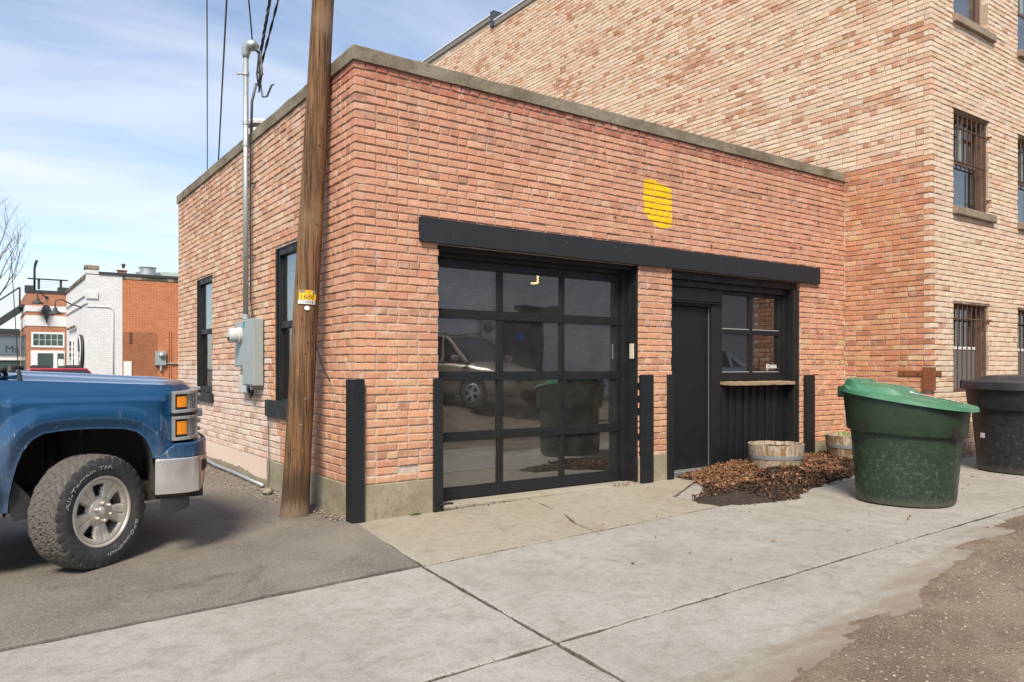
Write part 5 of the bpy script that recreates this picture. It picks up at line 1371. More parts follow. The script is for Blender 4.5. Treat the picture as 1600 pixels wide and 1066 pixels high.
m_bink = mat('scuffed black plastic', fn=bin_fn((0.010, 0.012, 0.015), (0.14, 0.145, 0.15), (0.016, 0.018, 0.021)))
m_lidg = mat('faded green lid', fn=lambda t, S: (S('Base Color', t.mix(t.rng(t.noise(t.objc(), 4, 5), 0.35, 0.7), (0.035, 0.155, 0.085), (0.10, 0.235, 0.135))), S('Roughness', t.rng(t.noise(t.objc(), 9, 4), 0.3, 0.7, 0.38, 0.6)), S('Normal', t.bump(t.noise(t.objc(), 50, 3), 0.002, 0.5))))
m_lidk = mat('black lid', fn=lambda t, S: (S('Base Color', t.mix(t.noise(t.objc(), 7, 5), (0.012, 0.014, 0.018), (0.040, 0.043, 0.050))), S('Roughness', t.rng(t.noise(t.objc(), 9, 4), 0.3, 0.7, 0.32, 0.55))))
def superell(a, p=2.5):
    c, s = math.cos(a), math.sin(a)
    return math.copysign(abs(c) ** (2/p), c), math.copysign(abs(s) ** (2/p), s)
def rolling_bin(name, label, loc, rot, mb, ml, dims, lidkind):
    """local +x is the front (low side of the rim), -x the hinge"""
    o = thing(name, label, 'bin', loc, rot, 'large wheeled bins by the wall')
    bx, by, tx, ty, zh, zf, zs = dims           # base and top half-widths, rim height at hinge and front, collar height
    n = 144
    def rim(x): return lerp(zh, zf, (x / tx + 1) / 2)
    prof = [(0.0, 0.0, 0), (0.0, 0.94, 0), (0.012, 0.985, 0), (0.04, 1.0, 0), (0.30, None, 0), (0.60, None, 0), (0.9, None, 0), (1.0, None, 0), (1.0, None, 0.030), (1.03, None, 0.034), (1.35, None, 0.036), (1.68, None, 0.038), (1.96, None, 0.040), (2.0, None, 0.034), (2.0, None, 0.006), (1.8, None, 0.0)]
    b = MB()
    for (t, sc, out) in prof:
        for j in range(n):
            cx_, sy_ = superell(2*PI*j/n, 2.3)
            # t in 0..1: base to collar step; 1..2: collar step to rim
            xg = cx_ * tx; zr = rim(xg); zst = zs + (zr - lerp(zh, zf, 0.5)) * 0.30
            z = t * zst if t <= 1 else lerp(zst, zr, t - 1)
            f = z / zr if zr else 0
            ww = (lerp(bx, tx - 0.03, f), lerp(by, ty - 0.03, f))
            s_ = sc if sc is not None else 1.0
            b.v.append((cx_ * (ww[0] * s_ + out), sy_ * (ww[1] * s_ + out), z))
    for i in range(len(prof) - 1):
        for j in range(n): b.f.append((i*n+j, i*n+(j+1) % n, (i+1)*n+(j+1) % n, (i+1)*n+j))
    body = b.build('body', mb, o, auto=38)
    # lift notches in the collar
    for ang in R_(-118), R_(-28), R_(62), R_(152):
        cx_, sy_ = superell(ang, 2.3); zst = zs + (rim(cx_ * tx) - lerp(zh, zf, 0.5)) * 0.30
        f = (zst + 0.06) / rim(cx_ * tx); px, py = cx_ * (lerp(bx, tx - 0.03, f) + 0.030), sy_ * (lerp(by, ty - 0.03, f) + 0.030)
        a2 = math.atan2(py / ty ** 2, px / tx ** 2)
        M_ = Matrix.Translation((px, py, zst + 0.05)) @ Matrix.Rotation(a2, 4, 'Z')
        BX(-0.035, 0.0125, -0.042, 0.042, -0.055, 0.055, M=M_).build('lift_notch', m_ink, body)
    # lid: a domed sheet with a raised hinge block
    nl = 13; b = MB()
    def lid_z(x, y, rr):
        z = rim(x) + 0.010 + (0.030 if lidkind == 'step' else 0.055) * (1 - rr ** 2.2)
        if lidkind == 'step':
            hump = max(0.0, min(1.0, (0.02 - x + 0.10 * abs(y) / ty) / 0.13)) * sst(0.95, 0.90, rr) * sst(ty * 0.80, ty * 0.74, abs(y))
            z += 0.058 * hump
            z += 0.028 * sst(0.30, 0.22, abs(x + tx * 0.80) / tx * 2.0) * sst(0.8, 0.7, abs(y) / ty)
        else:
            z += 0.035 * sst(0.86, 0.60, rr)
        return z
    rings = [i / 60 for i in range(61)]
    for rr in rings:
        for j in range(n):
            cx_, sy_ = superell(2*PI*j/n, 2.3); front = 0.04 * max(0, cx_)
            x, y = cx_ * rr * (tx + 0.028 + front), sy_ * rr * (ty + 0.028)
            b.v.append((x, y, lid_z(x, y, rr)))
    for j in range(n):
        cx_, sy_ = superell(2*PI*j/n, 2.3); front = 0.04 * max(0, cx_); x, y = cx_ * (tx + 0.036 + front), sy_ * (ty + 0.036)
        b.v.append((x, y, rim(x) - (0.022 if lidkind == 'step' else 0.075)))
    k = len(rings) + 1
    for i in range(k - 1):
        for j in range(n): b.f.append((i*n+j, i*n+(j+1) % n, (i+1)*n+(j+1) % n, (i+1)*n+j))
    lid = b.build('lid', ml, o, auto=32)
    # hinge block at the back
    b = MB().box(-tx - 0.02, -tx * 0.80, -ty * 0.50, ty * 0.50, zh - 0.09, zh + 0.020); b.build('hinge_block', mb, o, bevel=0.015)
    for sy in (-1, 1):
        MB().lathe([(0, 0), (0.014, 0), (0.012, sy * 0.010), (0, sy * 0.012)], 10, (-tx * 0.86, sy * (ty * 0.50 + 0.001), zh - 0.01), 'y').build('hinge_pin', m_galv, o)
    return o, lid, lid_z, rim
gb, lid, lz, rimf = rolling_bin('rolling_bin', 'scuffed dark green bin with faded green sloping lid beside the leaf pile', (4.62, -2.30, g(4.62)), R_(-74), m_bing, m_lidg, (0.42, 0.42, 0.53, 0.52, 1.07, 0.90, 0.66), 'step')
def sticker_on(lid, lz, x0, x1, y0, y1, m, name, tx, ty, off=0.004):
    b = MB().grid(lambda u, v: (lerp(x0, x1, u), lerp(y0, y1, v), lz(lerp(x0, x1, u), lerp(y0, y1, v), math.hypot(lerp(x0, x1, u) / (tx + 0.05), lerp(y0, y1, v) / (ty + 0.03))) + off), 10, 6)
    return b.build(name, m, lid)
st1 = sticker_on(lid, lz, 0.02, 0.20, -0.02, 0.40, m_tagw, 'sticker', 0.60, 0.585) if False else None
def stk(name, x0, x1, y0, y1, m, off): return sticker_on(lid, lz, x0, x1, y0, y1, m, name, 0.53, 0.52, off)
s1 = stk('sticker', 0.02, 0.25, 0.07, 0.17, m_tagw, 0.004)
s2 = stk('sticker', 0.255, 0.46, 0.07, 0.17, m_ink, 0.004)
rnd = random.Random(5)
for (x0, x1, mm_) in ((0.27, 0.30, m_tagw), (0.315, 0.35, m_tagw), (0.365, 0.40, m_tagw), (0.41, 0.445, m_tagw)):
    stk('print', x0, x1, 0.085, 0.155, mm_, 0.0065)
for i in range(4): stk('print', 0.04 + i * 0.05, 0.075 + i * 0.05, 0.10, 0.118, m_cable_g, 0.0065); stk('print', 0.04 + i * 0.05, 0.07 + i * 0.05, 0.13, 0.142, m_cable_g, 0.0065)
kb, lid2, lz2, rim2 = rolling_bin('rolling_bin', 'black bin with black domed lid standing by the barred window', (7.60, -2.20, g(7.60)), R_(-96), m_bink, m_lidk, (0.48, 0.48, 0.605, 0.60, 1.06, 1.04, 0.74), 'dome')
m_silver = mat('worn silver sticker', (0.5, 0.5, 0.5), 0.4)
a2 = R_(-110); cx_, sy_ = superell(a2, 2.3)
BX(-0.028, 0.028, -0.003, 0.003, -0.028, 0.028, M=Matrix.Translation((-0.02, 0.0, 0)) @ Matrix.Translation((cx_ * 0.525, sy_ * 0.537, 0.43)) @ Matrix.Rotation(a2 + PI/2 + 0.05, 4, 'Z')).build('sticker', m_silver, kb)

# ------------------------------------------------------------------ half-barrel planters
def stave_fn(t, S):
    P = t.pos(); gr = t.noise(t.mapv(P, (45, 45, 4)), 1.0, 6, 0.7)
    c = t.mix(t.rng(gr, 0.36, 0.66), (0.27, 0.22, 0.16), (0.50, 0.43, 0.34))
    b = t.noise(t.mapv(P, (22, 22, 6)), 1.0, 5, 0.6)
    c = t.mix(t.rng(b, 0.46, 0.58, 0, 0.9), c, (0.24, 0.125, 0.04))
    S('Base Color', c); S('Roughness', 0.85); S('Normal', t.bump(gr, 0.006, 0.7))
m_stave = mat('weathered oak stave', fn=stave_fn)
m_hoop = mat('steel hoop', fn=paint_fn((0.26, 0.265, 0.27), 0.25, 0.55, (0.16, 0.13, 0.1), 0.5))
m_plantgreen = mat('seedling leaf', (0.10, 0.22, 0.05), 0.6)
def half_barrel(label, loc, rb, rt, h, seed):
    o = thing('barrel_planter', label, 'planter', loc, random.Random(seed).uniform(0, 1), 'half-barrel planters by the wall')
    ns = 22; prof = [(0.0, rb), (0.3, lerp(rb, rt, 0.45)), (0.6, lerp(rb, rt, 0.78)), (1.0, rt)]
    b = MB(); da = 2*PI/ns * 0.985
    for (t, r) in prof:
        for k in range(4):
            a = (k / 3 - 0.5) * da; b.v.append((r*math.cos(a), r*math.sin(a), t*h))
        for k in range(4):
            a = (k / 3 - 0.5) * da; b.v.append(((r-0.028)*math.cos(a), (r-0.028)*math.sin(a), t*h))
    for i in range(3):
        for k in range(3):
            b.f.append((i*8+k, i*8+k+1, (i+1)*8+k+1, (i+1)*8+k)); b.f.append((i*8+4+k, (i+1)*8+4+k, (i+1)*8+5+k, i*8+5+k))
        b.f.append((i*8, (i+1)*8, (i+1)*8+4, i*8+4)); b.f.append((i*8+3, i*8+7, (i+1)*8+7, (i+1)*8+3))
    for k in range(3): b.f.append((24+k, 24+k+1, 28+k+1, 28+k)); b.f.append((k, 4+k, 5+k, k+1))
    me = b.mesh('stave', m_stave); me.update()
    for k in range(ns):
        s = bpy.data.objects.new('stave', me); COL.objects.link(s); s.parent = o
        s.rotation_euler = (0, 0, 2*PI*k/ns); s.scale = (1 + random.uniform(-0.004, 0.004),) * 2 + (1 + random.uniform(-0.012, 0.006),)
    def rr(t):
        for (a, c), (d, e) in zip(prof, prof[1:]):
            if t <= d: return lerp(c, e, (t-a)/(d-a))
    for t0, t1 in ((0.10, 0.20), (0.56, 0.68)):
        MB().lathe([(rr(t0)+0.001, t0*h), (rr(t0)+0.006, t0*h), (rr(t1)+0.006, t1*h), (rr(t1)+0.001, t1*h)], 48).build('hoop', m_hoop, o, auto=40)
    MB().grid(lambda u, v: ((rt-0.03)*v*math.cos(2*PI*u), (rt-0.03)*v*math.sin(2*PI*u), h - 0.05 + 0.03*fbm(math.cos(2*PI*u)*v*4, math.sin(2*PI*u)*v*4, seed, 4)), 40, 12, True).build('soil', m_soil, o, smooth=True)
    return o
half_barrel('weathered half-barrel planter in front of the black panelling', (5.17, -0.47, 0.035), 0.245, 0.325, 0.385, 2)
b2 = half_barrel('half-barrel planter partly hidden behind the green bin', (6.74, -0.50, 0.085), 0.25, 0.33, 0.36, 5)
for k in range(7):
    a = random.uniform(0, 6.28); r = random.uniform(0.05, 0.25)
    MB().add([(r*math.cos(a) + dx, r*math.sin(a) + dy, 0.335 + dz) for dx, dy, dz in ((0, 0, 0), (0.04, 0.015, 0.045), (0.10, 0.0, 0.05), (0.05, -0.02, 0.03))], [(0, 1, 2, 3)]).build('seedling', m_plantgreen, b2)
MB().tube([(-0.33, 0.0, 0.30), (-0.37, 0.0, 0.29), (-0.375, 0.0, 0.22), (-0.335, 0.0, 0.21)], 0.012, 6).build('handle', m_plast, b2)

# ------------------------------------------------------------------ leaf litter and soil
LB = [(4.0, 0.02), (3.95, -0.30), (3.72, -0.62), (3.42, -0.92), (3.10, -1.02), (2.95, -1.20), (3.02, -1.40), (3.35, -1.58), (3.85, -1.62), (4.30, -1.45), (4.75, -1.30), (5.4, -1.20), (6.1, -1.05), (6.9, -0.95), (7.3, -0.7), (7.32, 0.0)]
def in_poly(x, y, P):
    c = False; j = len(P) - 1
    for i in range(len(P)):
        if (P[i][1] > y) != (P[j][1] > y) and x < (P[j][0]-P[i][0]) * (y-P[i][1]) / (P[j][1]-P[i][1]) + P[i][0]: c = not c
        j = i
    return c
def d_poly(x, y, P):
    d = 9
    for i in range(len(P) - 1):
        a, c = P[i]; e, f_ = P[i+1]; dx, dy = e-a, f_-c; t = max(0, min(1, ((x-a)*dx+(y-c)*dy)/(dx*dx+dy*dy))); d = min(d, math.hypot(x-a-t*dx, y-c-t*dy))
    return d
def mound(x, y):
    s = d_poly(x, y, LB) * (1 if in_poly(x, y, LB) else -1)
    s += 0.05 * fbm(x * 5, y * 5, 2, 4)
    k = sst(0.0, 0.5, s)
    base = 0.018 * sst(0, 0.06, s) + 0.065 * k * (0.7 + 0.5 * fbm(x * 2.5, y * 2.5, 5, 3)) + 0.02 * math.exp(-((x-5.1)/0.5)**2 - ((y+0.85)/0.2)**2) + 0.04 * math.exp(-((x-4.9)/0.35)**2 - ((y+0.1)/0.3)**2)
    base *= (1.0 if y > -1.0 else max(0.25, 1 - (-1.0 - y) * 1.6))
    return s, base
b = MB()
XS = list(np.arange(2.8, 7.38, 0.03)); YS = list(np.arange(-1.75, -0.005, 0.03))
b.add([(x, y, g(x) + ((mound(x, y)[1] if mound(x, y)[0] > 0 else -0.012) + 0.011 * fbm(x*16, y*16, 3, 5))) for y in YS for x in XS], [(j*len(XS)+i, j*len(XS)+i+1, (j+1)*len(XS)+i+1, (j+1)*len(XS)+i) for j in range(len(YS)-1) for i in range(len(XS)-1)])
tag(b.build('soil_bed', m_soil, smooth=True), 'dark damp soil spread under the dead leaves by the door', 'soil', kind='stuff')
def leaf_fn(t, S):
    c = t.n('Attribute', out=0, attribute_name='leaf_colour')
    S('Base Color', t.mix(t.rng(t.noise(t.pos(), 90, 4), 0.4, 0.7, 0, 0.5), c, (0.05, 0.028, 0.014))); S('Roughness', 0.75)
m_leaf = mat('dead leaf', fn=leaf_fn)
def leaves(name, spots, label, sizes=(0.008, 0.027)):
    V, F, CL = [], [], []
    for (x, y, z, dark) in spots:
        L = random.uniform(*sizes); W = L * random.uniform(0.45, 0.8); cu = random.uniform(-1.0, 1.8) * L * 0.6
        M_ = Matrix.Translation((x, y, z)) @ Matrix.Rotation(random.uniform(0, 6.28), 4, 'Z') @ Matrix.Rotation(random.gauss(0, 0.7), 4, 'X') @ Matrix.Rotation(random.gauss(0, 0.5), 4, 'Y')
        pts = [(-L, 0, cu*0.6), (-L*0.35, -W*0.8, cu*0.3), (L*0.35, -W*0.7, cu*0.2), (L, 0, cu), (L*0.35, W*0.7, cu*0.3), (-L*0.35, W*0.8, cu*0.2), (-L*0.2, 0, 0), (L*0.3, 0, 0.0)]
        o = len(V); V += [tuple(M_ @ Vector(p)) for p in pts]
        F += [tuple(i + o for i in f) for f in ((0,1,6), (1,2,7,6), (2,3,7), (3,4,7), (4,5,6,7), (5,0,6))]
        c = random.choice([(0.30, 0.14, 0.06), (0.22, 0.095, 0.04), (0.34, 0.18, 0.085), (0.13, 0.055, 0.025), (0.26, 0.105, 0.042), (0.38, 0.23, 0.13), (0.2, 0.08, 0.035)])
        k = random.uniform(0.6, 1.1) * (0.22 if dark else 1.0)
        CL += [tuple(v * k for v in c)] * 8
    me = bpy.data.meshes.new(name); me.from_pydata(V, [], F); me.materials.append(m_leaf)
    at = me.attributes.new('leaf_colour', 'FLOAT_COLOR', 'POINT'); at.data.foreach_set('color', np.array([(*c, 1) for c in CL], dtype=np.float32).ravel()); me.update()
    return tag(obj(name, me), label, 'leaves', kind='stuff')
spots = []
rnd = random.Random(11)
while len(spots) < 17000:
    x, y = rnd.uniform(2.9, 7.36), rnd.uniform(-1.7, -0.01)
    s, hgt = mound(x, y)
    if s < -0.02: continue
    # bare soil along the front and left of the heap
    bare = sst(-0.98, -1.22, y + 0.15 * fbm(x * 3, y * 3, 8, 3)) * sst(5.2, 4.4, x) + 0.85 * sst(3.75, 3.35, x)
    if rnd.random() < bare * 0.72: continue
    if (x - 5.17)**2 + (y + 0.47)**2 < 0.25**2 or (x - 6.74)**2 + (y + 0.5)**2 < 0.26**2: continue
    if (x - 4.62)**2 + (y + 2.30)**2 < 0.56**2: continue
    dark = (fbm(x * 2.6, y * 3.2, 12, 3) > 0.08 and y < -0.62) or (y < -1.0 or x < 3.6) and rnd.random() < 0.75  # dark leaf clumps paint the heap's shadows; leaf bits on the soil are dark too
    spots.append((x, y, g(x) + hgt + rnd.uniform(0.0, 0.035), dark))
leaves('leaf_litter', spots, 'heap of dead brown leaves around the half-barrel planter')
spots = [(x, y, g(x) + 0.01, False) for x, y in [(rnd.uniform(0.9, 7.0), rnd.uniform(-3.5, -0.05)) for _ in range(45)]]
spots += [(rnd.uniform(2.9, 3.35), rnd.uniform(-0.08, 0.02), 0.06, False) for _ in range(14)] + [(rnd.uniform(0.9, 1.6), rnd.uniform(-0.1, 0.0), 0.03, True) for _ in range(14)]
leaves('scattered_leaves', spots, 'few dry leaves scattered over the concrete', (0.010, 0.022))
# bits of gravel: foot of the side wall, alley dirt, joints
me_g = None
def gravel(name, spots, label, m):
    V, F = [], []
    base = [(1,0,0), (-1,0,0), (0,1,0), (0,-1,0), (0,0,1), (0,0,-1)]; tri = [(0,2,4), (2,1,4), (1,3,4), (3,0,4), (2,0,5), (1,2,5), (3,1,5), (0,3,5)]
    for x, y, z, r in spots:
        o = len(V); sc = [r * random.uniform(0.6, 1.2) for _ in range(3)]; a = random.uniform(0, 6.28); ca, sa = math.cos(a), math.sin(a)
        for p in base:
            q = (p[0]*sc[0] + random.uniform(-0.2, 0.2)*r, p[1]*sc[1] + random.uniform(-0.2, 0.2)*r, p[2]*sc[2]*0.7); V.append((x + q[0]*ca - q[1]*sa, y + q[0]*sa + q[1]*ca, z + q[2]))
        F += [tuple(i + o for i in f) for f in tri]
    me = bpy.data.meshes.new(name); me.from_pydata(V, [], F); me.materials.append(m); me.update()
    return tag(obj(name, me), label, 'gravel', kind='stuff')
m_grav = mat('gravel chips', fn=lambda t, S: (S('Base Color', t.mix(t.rng(t.noise(t.mapv(t.pos(), (35, 35, 35)), 1.0, 2), 0.3, 0.7), (0.10, 0.08, 0.06), (0.36, 0.31, 0.25))), S('Roughness', 0.9)))
sp = []
for _ in range(2600):
    y = rnd.uniform(0.1, 6.5); wdt = 0.14 + 0.42 * sst(1.0, 2.2, y) * sst(5.5, 3.2, y)
    x = -abs(rnd.gauss(0, wdt * 0.5)) - 0.02
    sp.append((x, y, g(x) + 0.006 + 0.02 * max(0, 1 + x / 0.5) * rnd.random(), rnd.uniform(0.004, 0.013)))
gravel('wall_gravel', sp, 'loose gravel and dirt along the foot of the side wall', m_grav)
sp = [(-0.10, 1.93, 0.035, 0.05)]
for _ in range(9000):
    x, y = rnd.uniform(-0.6, 6.5), rnd.uniform(-6.2, -3.4)
    if y > dirt_line(x) - 0.06: continue
    sp.append((x, y, dirt_h(x, y) + 0.001, rnd.uniform(0.003, 0.010)))
gravel('alley_gravel', sp[1:], 'small stones strewn over the alley dirt', m_grav)
tag(MB().lathe([(0, -0.03), (0.04, -0.02), (0.062, 0.0), (0.05, 0.025), (0.02, 0.036), (0, 0.037)], 12, (-0.16, 1.86, 0.03)).build('stone', m_grav, smooth=True), 'pale rounded stone lying beside the ground conduit', 'stone')
sp = []
for _ in range(4200):
    k = rnd.random()
    if k < 0.35: x = rnd.uniform(-6, -0.2); y = L1(x) + rnd.gauss(0, 0.02)
    elif k < 0.55: x = rnd.uniform(-0.2, 3.0); y = L1(x) + rnd.gauss(0, 0.010)
    elif k < 0.8: x = rnd.uniform(-3, 6); y = L2(x) + rnd.gauss(0, 0.010)
    else: y = rnd.uniform(-5, 0); x = xj(y) + rnd.gauss(0, 0.010)
    sp.append((x, y, g(x) - 0.008 + rnd.uniform(0, 0.007), rnd.uniform(0.002, 0.0055)))
gravel('joint_debris', sp, 'dirt and grit caught in the pavement joints', m_debris)
# moss tuft at the foot of the front wall
m_moss = mat('moss', fn=lambda t, S: (S('Base Color', t.mix(t.noise(t.pos(), 80, 4), (0.015, 0.028, 0.008), (0.05, 0.085, 0.02))), S('Roughness', 0.95)))
b = MB().grid(lambda u, v: (0.575 + 0.06 * v * math.cos(2*PI*u), -0.022 + 0.025 * v * math.sin(2*PI*u), 0.006 + 0.014 * (1 - v*v) + 0.008 * fbm(u * 9, v * 9, 0)), 24, 6, True)
tag(b.build('moss', m_moss), 'dark green moss tuft at the foot of the garage wall', 'moss')
# ------------------------------------------------------------------ hanging filament lamp inside the garage
m_fil = bpy.data.materials.new('lit filament'); m_fil.use_nodes = True
e_ = m_fil.node_tree.nodes['Principled BSDF']; e_.inputs['Emission Color'].default_value = (1, 0.62, 0.22, 1); e_.inputs['Emission Strength'].default_value = 7.0; e_.inputs['Base Color'].default_value = (1, 0.7, 0.3, 1)
lp = thing('pendant_lamp', 'lit amber filament pendant lamp seen through the garage door glass', 'lamp', (3.17, 1.6, 2.5))
MB().tube([(3.17, 1.6, 3.38), (3.17, 1.6, 2.63)], 0.006, 6).build('cord', m_cable, lp)
MB().lathe([(0.018, 0.0), (0.03, 0.02), (0.03, 0.08), (0.012, 0.1)], 12, (3.17, 1.6, 2.55)).build('socket', m_plast, lp)
pts = [(3.17 + (0.012 if i % 2 else -0.012), 1.6, 2.55 - i * 0.016) for i in range(11)]
MB().tube(pts, 0.006, 6).build('filament', m_fil, lp)
MB().tube([(3.15, 1.6, 2.395), (3.11, 1.6, 2.383)], 0.010, 6).build('filament', m_fil, lp)
MB().tube([(3.09, 1.6, 2.385), (3.075, 1.6, 2.385)], 0.012, 6).build('filament', m_fil, lp)

# ------------------------------------------------------------------ shops beyond the lot
def fbrick(name, c1, c2, mortar, rough=0.9, stain=None, sc=1.0):
    def fn(t, S):
        P = t.pos(); x, y, z = t.sep(P)
        v = t.n('CombineXYZ', {0: t.math('ADD', x, y), 1: z, 2: 0.0})
        br = t.n('TexBrick', {'Vector': v, 'Color1': (*c1, 1), 'Color2': (*c2, 1), 'Mortar': (*mortar, 1), 'Scale': 1.0, 'Mortar Size': 0.007, 'Mortar Smooth': 0.2, 'Bias': 0.0, 'Brick Width': 0.215 * sc, 'Row Height': 0.072 * sc})
        c = t.mix(t.rng(t.noise(P, 1.7, 6, 0.65), 0.45, 0.7, 0, 0.35), br, stain or tuple(k * 0.6 for k in c1))
        c = t.mix(t.rng(t.noise(P, 12, 4), 0.3, 0.75, 0, 0.3), c, t.mix(1.0, c, (0.6, 0.6, 0.6), 'MULTIPLY'))
        S('Base Color', c); S('Roughness', rough)
        fac = br.node.outputs[1]; S('Normal', t.bump(fac, 0.01, -0.9))
    return mat(name, fn=fn)
m_fwhite = fbrick('white painted brick', (0.74, 0.74, 0.73), (0.66, 0.66, 0.66), (0.52, 0.52, 0.52), stain=(0.6, 0.59, 0.57))
m_forange = fbrick('orange brick', (0.52, 0.17, 0.06), (0.45, 0.135, 0.05), (0.50, 0.30, 0.20))
m_fbrown = fbrick('brown brick patch', (0.34, 0.12, 0.045), (0.28, 0.095, 0.04), (0.33, 0.19, 0.12))
m_fred = fbrick('red shop brick', (0.40, 0.16, 0.085), (0.33, 0.12, 0.06), (0.42, 0.27, 0.2))
m_fgreen = mat('peeling green paint', fn=lambda t, S: (S('Base Color', t.mix(t.rng(t.noise(t.pos(), 2.6, 5), 0.48, 0.56), (0.045, 0.075, 0.04), (0.28, 0.20, 0.14))), S('Roughness', 0.85)))
m_dkgrey = mat('charcoal trim', (0.035, 0.037, 0.04), 0.7)
shop = thing('white_brick_shop', 'shop with white painted front and bare orange brick side wall beyond the lot', 'building', (0.79, 27, 0))
YS_ = 27.0; X0 = 0.79
BX(X0, 2.02, YS_, YS_ + 0.3, -0.1, 4.93).build('wall', m_fwhite, shop)
BX(2.0205, 7.2, YS_ + 0.004, YS_ + 0.3, -0.1, 4.93).build('wall', m_forange, shop)
BX(2.03, 3.27, YS_ - 0.012, YS_ + 0.0035, -0.1, 2.74).build('wall_patch', m_fbrown, shop)
BX(X0 + 0.004, X0 + 0.3, YS_ + 0.301, 34.97, -0.1, 4.80).build('wall', m_fwhite, shop)
BX(6.9, 7.2, YS_ + 0.301, 34.97, -0.1, 4.80).build('wall', m_forange, shop)
BX(X0 + 0.3, 6.9, YS_ + 0.3, 34.9, 4.4, 4.5).build('roof', m_asphalt, shop)
BX(X0 - 0.03, 1.20, YS_ - 0.03, YS_ + 0.4, 4.935, 5.10).build('corner_pier', m_fwhite, shop)
BX(X0 - 0.06, 1.22, YS_ - 0.06, YS_ + 0.42, 5.1005, 5.26).build('pier_cap', m_fgreen, shop, bevel=0.02)
BX(1.205, 7.2, YS_ - 0.05, YS_ + 0.34, 4.931, 5.03).build('coping', m_dkgrey, shop)
BX(2.021, 7.2, YS_ - 0.02, YS_ + 0.0035, 4.80, 4.9305).build('coping_band', m_fgreen, shop)
BX(X0 - 0.05, X0 + 0.34, YS_ + 0.43, 34.95, 4.801, 4.93).build('coping', m_fgreen, shop)
for z in (4.10, 3.78): BX(X0 - 0.05, X0 + 0.003, YS_ - 0.05, 34.9, z, z + 0.07).build('string_course', m_fwhite, shop)
BX(X0 - 0.055, 1.17, YS_ - 0.055, YS_ - 0.001, 3.98, 4.22).build('string_course', m_fwhite, shop)
pp = [(X0 + 0.0, YS_ - 0.02, 3.68), (1.55, YS_ - 0.02, 3.68), (1.68, YS_ - 0.02, 3.6), (1.70, YS_ - 0.02, 3.4), (1.70, YS_ - 0.02, 1.0)]
MB().tube(pp, 0.022, 6).build('wall_conduit', m_fwhite, shop, smooth=True)
# front (towards -x): windows, oval sign
for y0, y1, z1 in ((31.1, 31.7, 2.55), (32.3, 33.3, 2.6)):
    w = BX(X0 - 0.03, X0 + 0.0035, y0, y1, 0.6, z1).build('window', m_white, shop)
    BX(X0 - 0.038, X0 - 0.031, y0 + 0.09, y1 - 0.09, 0.7, z1 - 0.1).build('pane', m_glass_f, w)
    BX(X0 - 0.036, X0 - 0.0305, y0 + 0.09, y1 - 0.09, 0.7, z1 - 0.1).build('backing_sheet', m_dkgrey, w)
    BX(X0 - 0.05, X0 - 0.039, y0 + 0.09, y1 - 0.09, 1.75, 1.79).build('muntin', m_white, w)
BX(X0 - 0.12, X0 - 0.0505, 30.4, 33.6, 3.02, 3.10).build('sign_rail', m_fgreen, shop)
m_ovald = mat('dark sign', (0.03, 0.032, 0.036), 0.6)
ov = thing('oval_sign', 'dark upright oval sign with white lettering on the white shop front', 'sign', (X0 - 0.1, 28.3, 1.9))
MB().add([(X0 - 0.12 + dx, 28.3 + 0.62 * math.cos(i*PI/16), 1.95 + 0.69 * math.sin(i*PI/16)) for dx in (0, 0.08) for i in range(32)], [tuple(range(32)), tuple(reversed(range(32, 64)))] + [(i, 32+i, 32+(i+1) % 32, (i+1) % 32) for i in range(32)]).build('board', m_ovald, ov)
MB().tube([(X0 - 0.128, 28.3 + 0.55 * math.cos(i*PI/16), 1.95 + 0.62 * math.sin(i*PI/16)) for i in range(33)], 0.02, 5, False).build('border', m_white, ov)
tb, w = text_verts('X', 0.6, 0.005); tb.map(lambda p: (X0 - 0.125 + p.z, 28.3 + 0.30 - (p.x / w) * 0.6, 1.55 + p.y / 0.45 * 0.45)).build('lettering', m_white, ov)
BX(2.06, 2.34, YS_ - 0.05, YS_ - 0.013, 0.9, 1.58).build('cabinet_frame', m_white, shop)
em = thing('electric_meter', 'grey electric meter box on the orange brick wall', 'meter', (3.38, YS_, 1.4))
BX(3.19, 3.58, YS_ - 0.14, YS_ - 0.013, 1.42, 1.99).build('box', m_greybox, em, bevel=0.01)
MB().lathe([(0, -0.12), (0.10, -0.10), (0.12, 0.0)], 20, (3.42, YS_ - 0.14, 1.83), 'y').build('dial', m_galv, em, smooth=True)
MB().tube([(3.4, YS_ - 0.07, 1.42), (3.4, YS_ - 0.07, 1.2)], 0.05, 8).build('hub', m_galv, em)
MB().tube([(3.58, YS_ - 0.05, 1.5), (4.2, YS_ - 0.05, 1.5)], 0.03, 8).build('conduit', m_galv, em)
for x in (3.69, 3.78): MB().tube([(x, YS_ - 0.02, 2.8), (x, YS_ - 0.02, 0.9)], 0.022, 6).build('wall_conduit', m_forange, shop)
BX(2.27, 2.33, YS_ - 0.05, YS_ - 0.013, 2.3, 2.72).build('old_bracket', m_rustbar, shop)
